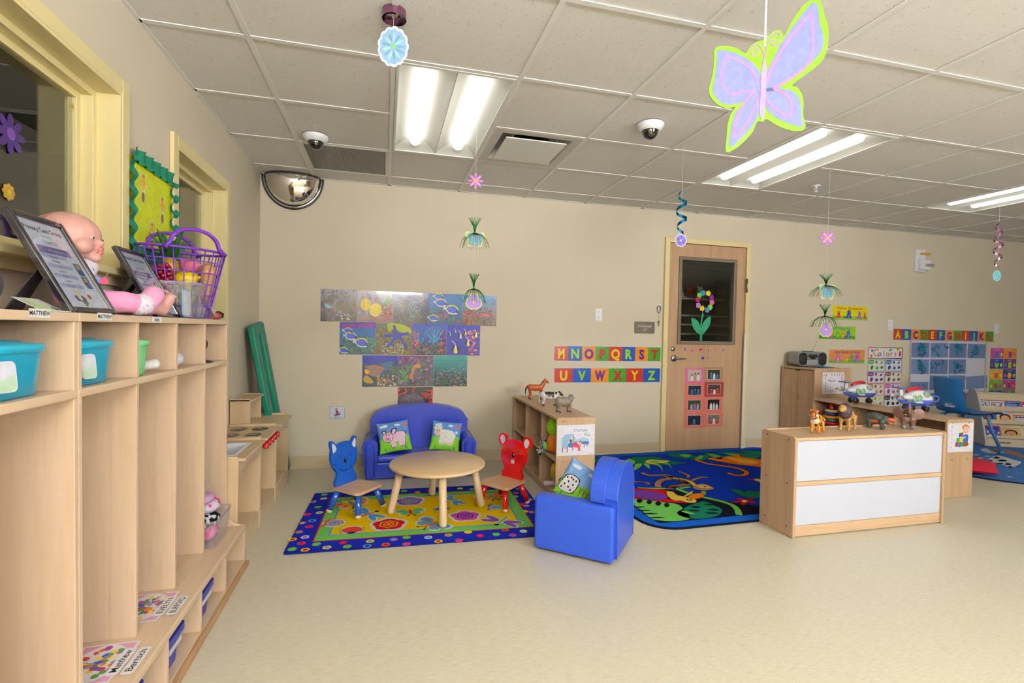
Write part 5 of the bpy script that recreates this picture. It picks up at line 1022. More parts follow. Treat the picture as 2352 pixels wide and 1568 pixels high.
for k, (c_, r_, ww, hh) in enumerate(lay):
    p = P(step=.0006); sw, sh = .292, .185; W2, H2 = sw*ww-.012, sh*hh-.010; a_ = rnd.uniform(-.02, .02)+(.05 if (c_, r_) == (3, 2) else 0); p.xf = M.Translation((.006+c_*.298, -.0105, h_-.006-(r_+1)*.193)) @ M.Rotation(-a_, 4, 'Y') @ M.Rotation(R(90), 4, 'X')
    p.box((0, 0, 0), (W2, H2, .0006), BP2[k % 3]); p.rect(0, 0, W2, H2, BP2[k % 3], 1.2)
    if r_ < 2 and (c_, r_) != (3, 1):
        cx_, cy_ = rnd.uniform(.11, .16), rnd.uniform(.08, .12)
        for j in range(24 if c_ != 1 else 11):
            x, y = cx_+rnd.gauss(0, .035 if c_ != 1 else .07), cy_+rnd.gauss(0, .035); x = min(max(x, .02), W2-.02); y = min(max(y, .02), H2-.02); a2 = rnd.random()*3; p.blob([(x-.034*cos(a2), y-.030*sin(a2)), (x, y+.017), (x+.036*cos(a2), y+.030*sin(a2)), (x+.004, y-.014)], TQ[j % 4], 2+j*.3, 2)
    elif r_ == 2:
        for j in range(14 if c_ < 3 else 4): x, y = rnd.uniform(.03, W2-.04), rnd.uniform(.02, H2*.7); p.line([(x, y), (x+.012, y+.014), (x+.02, y+.002)], .004, (50, 40, 50) if c_ < 3 else (100, 110, 150), 2, sm=3)
    p.out('blue_paper', PRINT, t)
# shapes poster
org, w_, h_ = (8.305, .455), .46, .66; p = P(step=.0003); p.box((0, 0, -.0008), (w_, h_, -.0002), (200, 190, 200)); p.rect(0, 0, w_, h_, (196, 186, 196), 0)
S_ = [((206, 70, 160), 'Trapezoid', (20, 110, 200)), ((236, 150, 30), 'Rectangle', (130, 50, 150)), ((20, 60, 160), 'Heart', (150, 210, 40)), ((110, 50, 120), 'Square', (170, 210, 30)), ((236, 170, 50), 'Hexagon', (220, 90, 30)), ((24, 60, 150), 'Octagon', (240, 190, 40)), ((120, 180, 40), 'Diamond', (200, 60, 140)), ((190, 60, 140), 'Star', (110, 40, 130)), ((20, 70, 160), 'Circle', (240, 180, 40)), ((70, 140, 60), 'Triangle', (170, 210, 40))]
for k, (bg, nm, c) in enumerate(S_):
    x, y = (k % 2)*w_/2+.003, h_-(k//2+1)*.132+.003; cw, ch = w_/2-.006, .126; p.rect(x, y, x+cw, y+ch, bg, 1); p.text(nm, x+cw/2, y+ch-.026, .022, (232, 220, 230), 2); mx, my = x+cw/2, y+.047
    n_ = {4: 6, 5: 8, 6: 4, 9: 3, 8: 20}.get(k)
    if n_: p.poly([(mx+.036*cos(2*pi*i/n_+pi/2), my+.040*sin(2*pi*i/n_+pi/2)) for i in range(n_)], c, 2)
    elif k == 7: p.star(mx, my, .042, 5, c, 2)
    elif k == 2: p.blob([(mx, my-.042), (mx+.034, my+.002), (mx+.024, my+.032), (mx, my+.018), (mx-.024, my+.032), (mx-.034, my+.002)], c, 2)
    else: p.rect(mx-.027, my-.037, mx+.027, my+.037, c, 2)
    for s in (-1, 1): p.ov(mx+s*.078, my, .020, .024, tuple(min(255, int(q_*1.0+30)) for q_ in S_[(k*3+2+s) % 10][2]), 2, n=8)
onwall(p, 'shapes_poster', LAM, 'shapes poster of ten bright squares beside the book display', 'poster', None, .0012, org)
# alarm device with keys hook
q0, q1 = PY(2099, 573), PY(2127, 626); t = thing('alarm_unit', 'white alarm unit with amber light, high on the wall at right', 'alarm', (q0.x, 0, q1.z)); w_, h_ = q1.x-q0.x, q0.z-q1.z
B().box((0, -.035, 0), (w_*.7, -.0008, h_)).out('back_box', WHITE, t, bevel=.005); B().box((w_*.1, -.075, .02), (w_*.85, -.035, h_*.52)).out('front_box', WHITE, t, bevel=.006); B().box((w_*.25, -.062, h_*.76), (w_*.9, -.035, h_*.84)).out('amber_light', plain((226, 160, 20), .2, coat=.5), t, bevel=.003); B().box((w_*.4, -.10, h_*.22), (w_*.95, -.075, h_*.34)).out('strobe_lens', plain((190, 190, 190), .1, .6), t, bevel=.003)
# key on a carabiner
q = PY(1513, 700); t = thing('key_on_carabiner', 'key hanging on a blue carabiner beside the door frame', 'key', (q.x, -.004, q.z)); B().box((-.008, -.004, -.01), (.008, .003, .012)).out('adhesive_hook', WHITE, t, bevel=.002)
B().tube([(.020*cos(a)*(1 if sin(a) > 0 else .8), -.006, -.045+.036*sin(a)) for a in [2*pi*i/20 for i in range(20)]], .0035, 6, closed=True).out('carabiner', plain((40, 110, 130), .3, .5), t); B().tube([(0, -.006, -.08), (.001, -.005, -.16)], .0012, 4).out('chain', STEEL, t)
B().prism([(.012*cos(a), -.172+.012*sin(a)) for a in [2*pi*i/12 for i in range(12)]], .003, .006, 'y').box((-.003, -.006, -.215), (.003, -.003, -.182)).box((.003, -.006, -.212), (.008, -.003, -.198)).out('key', plain((150, 130, 80), .3, .9), t)
# ---- door decorations
DY = -.0065; dm = lambda x, y: PY(1360+x*.33167, 540+y*.33167, -.007)
def ondoor(p, name, mat, label, cat, org, off=.0068, rot=0): o = p.out(name, mat, None); o.rotation_euler = RB; o.location = (org[0], -off, org[1]); return tag(o, label, cat)
q = dm(765, 640); t = thing('foam_flower', 'tall foam flower of ten small blossoms on the door window', 'decoration', (q.x, .0095, q.z)); o2 = lambda x, y: (lambda w_: (w_.x-q.x, w_.z-q.z))(dm(x, y))
FM = attr_mat('craft_foam', .8, .2, 200, spec=.15)
p = P(); p.xf = M.Rotation(R(90), 4, 'X'); p.prism(smoothp([o2(*a) for a in [(752, 728), (768, 728), (766, 620), (778, 545), (768, 542), (756, 620)]], 4), 0, .002, 'z', (60, 160, 120)); p.out('stem', FM, t)
for a in ([(757, 640), (735, 592), (695, 573), (697, 620), (720, 665), (755, 686)], [(762, 640), (785, 590), (826, 562), (820, 620), (795, 660), (765, 690)]):
    p = P(); p.xf = M.Rotation(R(90), 4, 'X'); p.prism(smoothp([o2(*v_) for v_ in a], 4), .002, .004, 'z', (66, 170, 128)); p.out('leaf', FM, t)
for x, y, c in [(775, 400, (70, 150, 206)), (748, 415, (120, 206, 80)), (810, 402, (244, 214, 30)), (832, 430, (140, 50, 160)), (736, 446, (190, 30, 120)), (834, 465, (236, 120, 160)), (740, 485, (190, 140, 220)), (822, 498, (120, 206, 80)), (767, 506, (244, 206, 30)), (802, 516, (90, 150, 226))]:
    p = P(); p.xf = M.Rotation(R(90), 4, 'X'); u, v_ = o2(x, y); p.prism([(u+.031*(.72+.28*abs(cos(5*a/2)))*cos(a), v_+.031*(.72+.28*abs(cos(5*a/2)))*sin(a)) for a in [2*pi*i/40 for i in range(40)]], .0042+.0001*(x % 7), .0062, 'z', c); p.out('blossom', FM, t)
for ch, x, y, c, r_ in [('F', 645, 790, (110, 40, 150), .05), ('A', 693, 798, (214, 60, 100), -.1), ('M', 751, 790, (206, 50, 90), 0), ('I', 805, 797, (110, 40, 150), .1), ('L', 857, 788, (206, 50, 90), 0), ('Y', 911, 797, (80, 50, 170), .1), ('M', 765, 850, (60, 60, 180), -.15), ('Y', 801, 848, (206, 60, 90), .2)]:
    q = dm(x, y); p = P(); vs, fs, a_, b_ = text_tris(ch, .03); p.text(ch, 0, -.016, .048, (236, 200, 220), -2, bold=.07, rot=r_); p.text(ch, 0, -.016, .048, c, 1, bold=.03, rot=r_)
    ondoor(p, 'sticker_letter', PRINT, f'sticker letter {ch} of the word {"MY" if y > 820 else "FAMILY"} on the door', 'letter', (q.x, q.z), .0072)
def famphoto(quad, card, ph, label, seed):
    q = [dm(*a) for a in quad]; x0, x1 = min(a.x for a in q), max(a.x for a in q); z0, z1 = min(a.z for a in q), max(a.z for a in q); w_, h_ = x1-x0, z1-z0; p = P(step=.0004); p.box((0, 0, -.0006), (w_, h_, 0), card)
    mx = w_*.16; p.rect(mx, h_*.16, w_-mx, h_*.86, (226, 222, 226), 1); p.rect(mx+.004, h_*.16+.004, w_-mx-.004, h_*.86-.004, ph[0], 2); rr = random.Random(seed)
    for k in range(3 if seed != 7 else 1):
        fx = w_*(.36+.16*k) if seed != 7 else w_*.5; fy = h_*(.55+rr.uniform(-.05, .06)); p.blob([(fx-.012, h_*.2), (fx+.012, h_*.2), (fx+.010, fy-.010), (fx-.010, fy-.010)], ph[1+k % 2], 3+.1*k); p.ov(fx, fy, .008, .010, (216, 170, 146), 4); p.ov(fx, fy+.006, .009, .006, (60, 40, 34), 4.5)
    ondoor(p, 'family_photo', LAM, label, 'photo', (x0, z0), .0078)
PKC, SAL, DRD = (222, 120, 160), (222, 120, 104), (176, 66, 60)
for a in [([(645, 922), (775, 918), (775, 1024), (645, 1026)], PKC, [(190, 180, 170), (226, 226, 230), (200, 150, 120)], 'door photo on pink card, top left, woman in white', 1), ([(779, 914), (905, 914), (905, 1014), (779, 1016)], (186, 140, 106), [(60, 70, 50), (80, 120, 190), (226, 230, 240)], 'door photo on wood-coloured card, top right, group outdoors', 2),
          ([(643, 1028), (775, 1024), (775, 1122), (643, 1124)], SAL, [(30, 50, 70), (60, 110, 170), (40, 70, 110)], 'door photo on salmon card, second row left, people in blue', 3), ([(779, 1018), (908, 1016), (908, 1116), (779, 1118)], DRD, [(90, 70, 70), (206, 60, 50), (230, 226, 226)], 'door photo on dark red card, second row right', 4),
          ([(640, 1126), (773, 1124), (773, 1226), (640, 1228)], SAL, [(60, 70, 60), (150, 160, 190), (180, 110, 150)], 'door photo on salmon card, third row left, people by trees', 5), ([(777, 1120), (902, 1120), (902, 1222), (777, 1224)], SAL, [(40, 36, 40), (226, 226, 232), (206, 200, 210)], 'door photo on salmon card, third row right, two in white', 6),
          ([(638, 1232), (773, 1230), (773, 1330), (638, 1332)], SAL, [(30, 50, 66), (90, 110, 150), (206, 170, 150)], 'door photo on salmon card, bottom left, single child', 7), ([(777, 1228), (903, 1226), (903, 1322), (777, 1326)], SAL, [(120, 120, 110), (206, 50, 50), (226, 226, 226)], 'door photo on salmon card, bottom right, pair in red', 8)]: famphoto(*a)
# ---- storage closet contents seen through the door window
for k, z in enumerate((.93, 1.20, 1.31, 1.42, 1.62)):
    struct(B().box((3.32, .75, z), (5.28, 1.28, z+.02)).out('trim_%d' % (k+1), plain((150, 146, 136), .5)))
PZc = [(196, 60, 50), (220, 210, 190), (190, 150, 60), (90, 120, 60), (206, 190, 170), (160, 70, 60), (110, 150, 80)]
for k in range(7):
    x = 4.0+k*.135; bb = Blob(); c = PZc[k % 7]; bb.e((0, 0, .05), (.045, .05, .055), c).e((0, -.01, .12), (.036, .036, .038), PZc[(k+2) % 7]).k((-.03, -.02, .02), (-.045, -.06, .01), .018, .015, c).k((.03, -.02, .02), (.045, -.06, .01), .018, .015, c)
    for s in (-1, 1): bb.e((s*.026, 0, .155), .013, PZc[(k+2) % 7])
    o = bb.out('plush_toy', PLUSH, .006, None, 2); o.location = (x, .95+.02*(k % 2), 1.641); tag(o, ['first', 'second', 'third', 'fourth', 'fifth', 'sixth', 'seventh'][k]+' plush toy from the left on the top closet shelf behind the door glass', 'plush toy', 'plush toys in the closet')
t = thing('drink_cooler', 'blue drink cooler with steel lid behind the door glass at left', 'cooler', (4.02, .92, .951)); B().lathe([(0, 0), (.11, 0), (.12, .02), (.12, .20), (0, .20)], n=24).out('body', plain((20, 40, 130), .4), t); B().lathe([(.122, .20), (.122, .225), (.06, .235), (.05, .25), (0, .25)], n=24).out('lid', STEEL, t)
# ============================================================ LEFT WALL AND LOCKER TOP
QX = lambda px, py, x=.022: PX(px, py, x)
t = thing('notice_board', 'bright yellow notice board with ruffled green border between the windows', 'board', (0, -2.155, 1.50)); w_, h_ = .385, .375
p = P(); p.xf = M.Rotation(R(90), 4, 'Z') @ M.Rotation(R(90), 4, 'X'); p.box((0, 0, .001), (w_, h_, .012), (214, 226, 0)); p.out('board', PRINT, t)
b = B(M.Rotation(R(90), 4, 'Z') @ M.Rotation(R(90), 4, 'X')); per = [(x*w_, y*h_) for x, y in [(0, 0), (0, 1), (1, 1), (1, 0), (0, 0)]]; run = 0
for (ax, ay), (bx_, by_) in zip(per[:-1], per[1:]):
    L = math.hypot(bx_-ax, by_-ay); n_ = int(L/.004); dx, dy = (bx_-ax)/L, (by_-ay)/L; nx, ny = -dy, dx
    b.grid(lambda u, v: (ax+dx*u*L+nx*((v-.35)*.056+.002*sin(u*L*85)), ay+dy*u*L+ny*((v-.35)*.056+.002*sin(u*L*85)), .013+.013*(1+sin(u*L*88+v*1.6))*(.25+abs(v-.4))), n_, 3, (16, 128, 96))
b.out('ruffled_border', attr_mat('crepe_paper', .8, .1), t)
def chick(u, v_, k):
    p = P(step=.0004, base=.0125); p.xf = M.Rotation(R(90), 4, 'Z') @ M.Rotation(R(90), 4, 'X')
    for g_, c, l in ((1.25, (226, 222, 214), 0), (1, (232, 190, 40), 1)): p.ov(u, v_+.030, .016*g_, .017*g_, c, l); p.ov(u, v_, .019*g_, .024*g_, c, l+.1); p.ov(u-.022, v_+.008, .012*g_, .006*g_, c, l+.2, .6); p.ov(u+.022, v_+.008, .012*g_, .006*g_, c, l+.3, -.6); p.ov(u, v_-.055, .013*g_, .022*g_, (150, 96, 60) if l else c, l+.4)
    p.ov(u-.005, v_+.034, .003, .004, (30, 30, 30), 2.2); p.ov(u+.006, v_+.034, .003, .004, (30, 30, 30), 2.2); p.poly([(u-.003, v_+.028), (u+.003, v_+.028), (u, v_+.022)], (220, 110, 30), 2.4); p.rect(u-.012, v_-.034, u+.014, v_-.026, (236, 232, 230), 2.5)
    p.out('chick_cutout', PRINT, t)['kind'] = 'stuff'
chick(.10, .285, 0); chick(.285, .235, 1); chick(.185, .10, 2)
def sticker(px, py, r, n_, col, cc, label, fill=.35):
    q = PX(px, py, -.105); p = P(step=.0004); p.prism([(r*(1-fill+fill*abs(cos(n_*a/2)))*cos(a), r*(1-fill+fill*abs(cos(n_*a/2)))*sin(a)) for a in [2*pi*i/(n_*8) for i in range(n_*8)]], 0, .002, 'z', col); p.ov(0, 0, r*.3, r*.3, cc, 7)
    o = p.out('gel_flower', plain(col, .25, name='gel') if 0 else GLOSSY, None); o.location = (-.1105, q.y, q.z); o.rotation_euler = RL; tag(o, label, 'sticker')
sticker(28, 308, .062, 8, (70, 30, 122), (120, 70, 176), 'purple gel flower sticker on the large left window', .5); sticker(24, 441, .026, 8, (206, 160, 20), (230, 190, 40), 'amber gel flower sticker low on the large left window', .2); sticker(180, 251, .026, 8, (206, 160, 20), (230, 190, 40), 'amber gel flower sticker near the right edge of the large window', .2)
tz = TOPZ+.0006
# sill items behind glass
t = thing('green_pot', 'green tub with a yellow butterfly stick behind the window glass', 'tub', (-.22, -2.93, 1.40)); B().lathe([(0, 0), (.045, 0), (.055, .10), (.058, .10), (.056, .105), (0, .10)], n=20).out('tub', plain((20, 190, 140), .4), t)
p = P(step=.0004); p.xf = M.Translation((.02, .05, .15)) @ M.Rotation(R(60), 4, 'Z') @ M.Rotation(R(90), 4, 'X')
for s in (-1, 1): p.blob([(0, 0), (s*.015, .022), (s*.040, .020), (s*.036, .004), (s*.014, -.004)], (244, 220, 20), 1+.2*s); p.blob([(0, 0), (s*.014, -.002), (s*.028, -.012), (s*.012, -.020)], (236, 206, 10), 2+.2*s)
p.out('butterfly_pick', PRINT, t)['kind'] = 'stuff'; B().tube([(.02, .05, .15), (.01, .01, .08)], .0015, 5).out('stick', F_GR, t)
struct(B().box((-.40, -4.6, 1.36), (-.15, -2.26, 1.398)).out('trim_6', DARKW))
# framed sheets leaning against the wall
def frame(yc, label, seed, xb=.246):
    t = thing('framed_sheet', label, 'frame', (xb, yc, tz)); W2, H2 = .215, .285; tilt = math.asin(.135/H2); base = M.Rotation(R(90), 4, 'Z') @ M.Rotation(R(90)-tilt, 4, 'X'); fw = .016
    FR = plain((30, 26, 34), .16, coat=.6, name='glossy_black_frame'); b = B(base); X0, X1 = -W2/2, W2/2
    for a, c in (((X0, 0, -.012), (X0+fw, H2, .006)), ((X1-fw, 0, -.012), (X1, H2, .006)), ((X0+fw, 0, -.012), (X1-fw, fw, .006)), ((X0+fw, H2-fw, -.012), (X1-fw, H2, .006))): b.box(a, c)
    b.out('frame', FR, t, bevel=.004, seg=3)
    p = P(base=-.002, step=.0003); p.xf = base; p.box((X0+fw-.002, fw-.002, -.010), (X1-fw+.002, H2-fw+.002, -.0025), (40, 38, 40)); p.rect(X0+fw, fw, X1-fw, H2-fw, (206, 208, 232), 0)
    p.text('Primary Care Group', 0, H2-.046, .020, (60, 50, 80), 1, bold=.02, fit=.150); p.text('Classroom', .0, H2-.062, .010, (90, 150, 90) if seed else (206, 150, 60), 1); p.text('Room 121', 0, H2-.080, .014, (90, 86, 120), 1); p.rect(-.070, H2-.112, .062, H2-.090, (112, 100, 160), 1); p.text('My Teachers are', 0, H2-.104, .009, (226, 222, 236), 2)
    for k, nm in enumerate(['Nanette', 'Maddie', 'Cara', 'Andrea', 'Robin', 'Cathy', 'Natalie']):
        if k % 2 == 0: p.rect(-.070, H2-.125-.014*k, .030, H2-.114-.014*k, (168, 172, 216), .8)
        p.text(nm, -.025, H2-.123-.014*k, .010, (70, 70, 100), 1)
    for y in (.165, .125): p.rect(.046, y-.045, .076, y-.008, (120, 120, 110), 1); p.blob([(.050, y-.044), (.072, y-.044), (.068, y-.028), (.054, y-.028)], (60, 80, 160), 2); p.ov(.061, y-.020, .006, .008, (206, 160, 140), 2)
    for k in range(14): p.ov(.0+rnd.uniform(-.035, .035), .045+rnd.uniform(-.02, .02), .009, .007, [(90, 140, 70), (230, 210, 110), (60, 80, 170), (190, 50, 80), (240, 236, 230)][k % 5], 1+.1*k, rnd.random()*3, 8)
    p.out('printed_sheet', LAM, t); g_ = P(base=-.0005); g_.xf = base; g_.rect(X0+fw, fw, X1-fw, H2-fw, (255, 255, 255), 0); g_.out('glass_front', GLASS, t)
    b = B(); top = base @ V((0, H2*.62, -.013)); fx = -.225+.003 if 0 else top.x-.085; b.prism([(top.x, top.z), (top.x-.004, top.z+.006), (fx-.02, .002), (fx+.012, .002)], -.028, .028, 'y', (34, 32, 38)) if 0 else None
    b = B(); q0, q1 = V((top.x, 0, top.z)), V((top.x-.085 if seed else -.195, 0, .003)); wv = V((0, .030, 0)); b.add([q0-wv*.5, q0+wv*.5, q1+wv, q1-wv, q0-wv*.5+V((-.004, 0, 0)), q0+wv*.5+V((-.004, 0, 0)), q1+wv+V((-.004, 0, 0)), q1-wv+V((-.004, 0, 0))], [(0, 1, 2, 3), (7, 6, 5, 4), (0, 4, 5, 1), (1, 5, 6, 2), (2, 6, 7, 3), (3, 7, 4, 0)]); b.out('easel_leg', plain((44, 42, 50), .85, name='black_felt'), t)
frame(-2.895, 'glossy black picture frame nearest the camera on the locker top, left of the doll', 1); frame(-2.300, 'glossy black picture frame between the doll and the purple basket', 0, .203)
# dark rounded case and cards at the far left
t = thing('fabric_case', 'dark grey rounded fabric case cut by the left edge on the locker top', 'case', (.155, -3.175, tz)); B().grid(lambda u, v: (.045*cos(2*pi*u)*(1-abs(2*v-1)**3)**.3, .05*(v*2-1), .056+.055*sin(2*pi*u)*(1-abs(2*v-1)**3)**.3), 32, 10).out('case', plain((62, 62, 74), .8, bump=.4), t, recalc=True)
p = P(); p.box((-.04, -.055, 0), (.04, .055, .001), (226, 232, 216)); p.blob([(-.03, -.04), (.03, -.05), (.02, .02)], (190, 214, 150), 5); p.ov(.01, .03, .010, .010, (110, 110, 120), 5); o = p.out('greeting_card', PRINT, None); o.location = (.205, -3.03, tz+.012); o.rotation_euler = (0, R(28), .1); tag(o, 'white and pale green card lying at the left end of the locker top', 'card')
p = P(); p.box((-.035, -.05, 0), (.035, .05, .002), (226, 228, 240)); o = p.out('paper_slip', PRINT, None); o.location = (.212, -2.985, tz+.0005); tag(o, 'small pile of pale paper slips left of the first frame', 'paper')
# ---- baby doll (faces along +y)
SK, SK2, PK_, PW = (206, 156, 146), (188, 124, 114), (232, 160, 200), (226, 220, 234)
t = thing('baby_doll', 'bald baby doll in pink sleepsuit sitting on the locker top between two frames', 'doll', (.085, -2.73, tz), R(-25))
bl = Blob(); HZ = .225
bl.e((0, .010, HZ+.008), (.066, .084, .066), SK).e((0, .030, HZ-.020), (.060, .058, .046), SK)
for s in (-1, 1): bl.e((s*.032, .062, HZ-.026), (.026, .026, .024), SK).e((s*.069, -.004, HZ-.006), (.012, .015, .023), SK2).k((s*.056, 0, HZ-.008), (s*.066, 0, HZ-.008), .014, .012, SK)
bl.e((0, .092, HZ-.012), (.009, .012, .008), SK).e((0, .094, HZ-.030), (.010, .008, .005), (196, 120, 118)).e((0, .094, HZ-.041), (.010, .008, .005), (196, 120, 118)).e((0, .078, HZ-.056), (.020, .018, .014), SK).k((0, .0, HZ-.055), (0, -.004, .150), .032, .034, SK)
bl.pt((.0, -.05, HZ+.045), (.062, .06, .045), (180, 134, 126))
def eyec(q, c):
    return c
hd = bl.out('head', attr_mat('doll_vinyl', .42, 0, mottle=.05), .0032, t, 4); hd.rotation_euler = (0, 0, R(-62))
for s in (-1, 1): e_ = B().ell((s*.027, .0835, HZ-.001), (.0085, .005, .0050), (214, 206, 204)).ell((s*.027, .0870, HZ-.001), (.0050, .0022, .0044), (58, 46, 44)).ell((s*.027, .0885, HZ-.001), (.0025, .0012, .0025), (12, 10, 10)); e_.out('eye', GLOSSY, hd)
bl = Blob(); bl.e((0, .045, .055), (.064, .056, .055), PK_).e((0, .035, .110), (.058, .050, .064), PK_)
bl.ch([(.05, .03, .140), (.090, -.02, .105), (.092, -.050, .060)], [.028, .024, .022], PW); bl.ch([(-.05, .03, .140), (-.072, .09, .09), (-.06, .135, .065)], [.026, .022, .020], PW)
bl.ch([(.03, .05, .038), (.080, .12, .042), (.085, .185, .036)], [.040, .034, .030], PK_); bl.ch([(-.02, .05, .035), (.0, .16, .038), (.028, .255, .032)], [.038, .032, .028], PK_); bl.k((.085, .190, .038), (.090, .215, .070), .031, .032, PK_); bl.k((.084, .165, .036), (.085, .178, .038), .035, .035, PW)
bl.pt((.092, -.052, .052), .028, PK_); bl.pt((0, .050, .168), (.062, .048, .024), PW); body = bl.out('sleepsuit', attr_mat('fleece', .9, .25, 240, spec=.1, mottle=.06), .0036, t, 4, fn=lambda q, c: ((150, 110, 180) if c == PW and noise.noise(q*90) > .42 else c))
for pts, rs in (([(.092, -.050, .055), (.092, -.046, .036), (.092, -.036, .024)], [.017, .016, .012]), ([(-.06, .135, .065), (-.052, .165, .055)], [.015, .014])):
    bl = Blob(); bl.ch(pts, rs, SK); q = V(pts[-1])
    for k in range(4): bl.ch([q+V(((k-1.5)*.007, .004, 0)), q+V(((k-1.5)*.009, .016, .002)), q+V(((k-1.5)*.009, .024, -.004))], [.0055, .005, .004], SK)
    bl.ch([q+V((.010, -.004, .002)), q+V((.020, .006, .006)), q+V((.022, .014, .004))], [.006, .0055, .004], SK); bl.out('hand', bpy.data.materials['doll_vinyl'], .0024, t, 2)
bl = Blob(); bl.ch([(.028, .255, .032), (.036, .300, .030)], [.024, .024], SK).ch([(.036, .300, .028), (.046, .318, .066)], [.022, .019], SK)
for k in range(5): bl.e((.026+k*.010, .322+.003*(k == 0), .090-.004*k), (.0062-.0006*k, .008, .008-.0007*k), SK)
bl.out('bare_foot', bpy.data.materials['doll_vinyl'], .0024, t, 2)
p = P(step=.0004); p.xf = M.Translation((.052, .066, .105)) @ M.Rotation(R(55), 4, 'Z') @ M.Rotation(R(90), 4, 'X'); p.ov(-.010, 0, .013, .014, (90, 150, 220), 1); p.ov(.010, -.002, .011, .011, (190, 20, 90), 2); p.line([(.012, .008), (.020, .024)], .002, (190, 20, 90), 1); p.out('ladybug_applique', PRINT, body)['kind'] = 'stuff'
# ---- clear bin and purple basket
def clearbin(name, label, loc, rz, Lx, Ly, Hz, tp=.88):
    t = thing(name, label, 'bin', loc, rz); b = B(); n_ = rrect(1, 1, .12, 4)
    lo = [(x*Lx*tp, y*Ly*tp) for x, y in n_]; hi = [(x*Lx, y*Ly) for x, y in n_]; k = len(n_)
    vs = [(*q, .002) for q in lo]+[(*q, Hz) for q in hi]+[(x*1.04, y*1.05, Hz+.001) for x, y in hi]+[(x*1.04, y*1.05, Hz-.010) for x, y in hi]
    fs = [(r_*k+i, r_*k+(i+1) % k, (r_+1)*k+(i+1) % k, (r_+1)*k+i) for r_ in range(3) for i in range(k)]+[tuple(range(k))[::-1]]
    b.add(vs, fs, None, False); b.out('bin', CLEAR, t); return t
bt = clearbin('clear_bin', 'clear plastic bin holding the purple basket at the end of the locker top', (.135, -2.015, tz), .0, .215, .34, .150)
t = thing('purple_basket', 'purple plastic lattice basket with two arched handles full of play food', 'basket', (.152, -2.03, tz+.006), R(-45)); PUR = plain((118, 52, 190), .35, name='purple_plastic')
bb = (.105, .175, .058, .105, .290)   # top b (x), top a (y), bottom b, bottom a, height
el = lambda a, f: ((bb[2]+(bb[0]-bb[2])*f)*cos(a), (bb[3]+(bb[1]-bb[3])*f)*sin(a), bb[4]*f)
b = B()
for k in range(7): f = k/6.; b.tube([el(2*pi*i/40, f) for i in range(40)], .0022 if k < 6 else .0055, 6, closed=True, flat=1 if k < 6 else 1.5)
for i in range(26): a = 2*pi*i/26; b.tube([el(a, 0), el(a, .5), el(a, 1)], .0024, 5)
b.prism([el(2*pi*i/30, 0)[:2] for i in range(30)], 0, .003, 'z'); b.out('lattice', PUR, t)['kind'] = 'stuff'
for s in (-1, 1):
    pts = [(s*(bb[0]-.001*abs(i-10)*.3), .098*-cos(pi*i/20)*(1.2 if i in (0, 20) else 1.0), bb[4]-.01+.090*sin(pi*i/20)**.7) for i in range(21)]
    B().tube(pts, [.011 if i in (0, 20) else .008 for i in range(21)], 8, flat=1.3).out('handle', PUR, t)
fx = lambda u, v_, z: t.matrix_world @ V((u, v_, z)) if 0 else V((.152, -2.03, tz+.006))+M.Rotation(R(-45), 3, 'Z') @ V((u, v_, z))
def put(o, u, v_, z, r=(0, 0, 0)): o.location = fx(u, v_, z); o.rotation_euler = r; return o
FRU = attr_mat('fruit_plastic', .3, .1, 60, mottle=.15)
put(tag(B().ell((0, 0, 0), (.036, .036, .045), (240, 206, 20)).ell((0, 0, .046), (.008, .008, .010), (226, 200, 30)).out('toy_lemon', FRU), 'yellow toy lemon in the middle of the purple basket', 'toy fruit'), .050, -.010, .165, (0, R(80), .4))
bl = Blob(); bl.e((0, 0, 0), (.034, .034, .036), (170, 190, 40)).e((0, 0, .032), (.020, .020, .028), (180, 196, 50)); put(tag(bl.out('toy_pear', FRU, .003), 'green toy pear below the lemon in the purple basket', 'toy fruit'), .035, .0, .095)
bl = Blob(); bl.e((0, 0, 0), (.030, .034, .085), (186, 140, 92)).e((0, 0, .05), (.034, .040, .045), (214, 160, 92)); put(tag(bl.out('toy_bread', FRU, .004), 'toy loaf of bread at the right side of the purple basket', 'toy food'), .030, .085, .150, (.05, .1, 0))
b = B()
for k in range(40): a, z_ = k*2.4, -.055+.11*k/40; b.ell((.024*cos(a)*(1-abs(z_)*6), .024*sin(a)*(1-abs(z_)*6), z_), .011, (150, 16, 44), None, 7, 5)
put(tag(b.out('toy_grapes', FRU), 'bunch of red toy grapes at the left side of the purple basket', 'toy fruit', None), .030, -.085, .160)['kind'] = 'stuff'
b = B()
for k in range(12):
    a = k*2.4; r_ = .012+.004*(k % 4); L = .12-.010*(k % 4); b.tube([(r_*cos(a), r_*sin(a), 0), (r_*1.8*cos(a), r_*1.8*sin(a), L*.5), (r_*4*cos(a), r_*4*sin(a), L)], [.008, .011, .001], 6, (40, 106, 60), flat=.25)
b.ell((0, 0, -.035), (.030, .030, .045), (196, 150, 50)); put(tag(b.out('toy_pineapple', FRU), 'toy pineapple with long green leaves standing in the purple basket', 'toy fruit'), .0, -.050, .250)['kind'] = 'stuff'
bl = Blob(); bl.e((0, 0, 0), (.045, .022, .030), (240, 130, 160)).e((-.03, .01, .02), (.022, .020, .02), (240, 130, 160)); put(tag(bl.out('pink_cloth', PLUSH, .004), 'pink doll cloth at the back of the purple basket', 'cloth'), -.035, .05, .225)
o = B().lathe([(0, 0), (.030, .002), (.062, .014), (.064, .016), (.030, .005), (0, .003)], n=28).out('toy_plate', plain((226, 216, 206), .4), None); o.location = (.205, -1.925, tz+.055); o.rotation_euler = (R(-20), R(58), 0); tag(o, 'cream toy plate leaning inside the clear bin', 'plate')
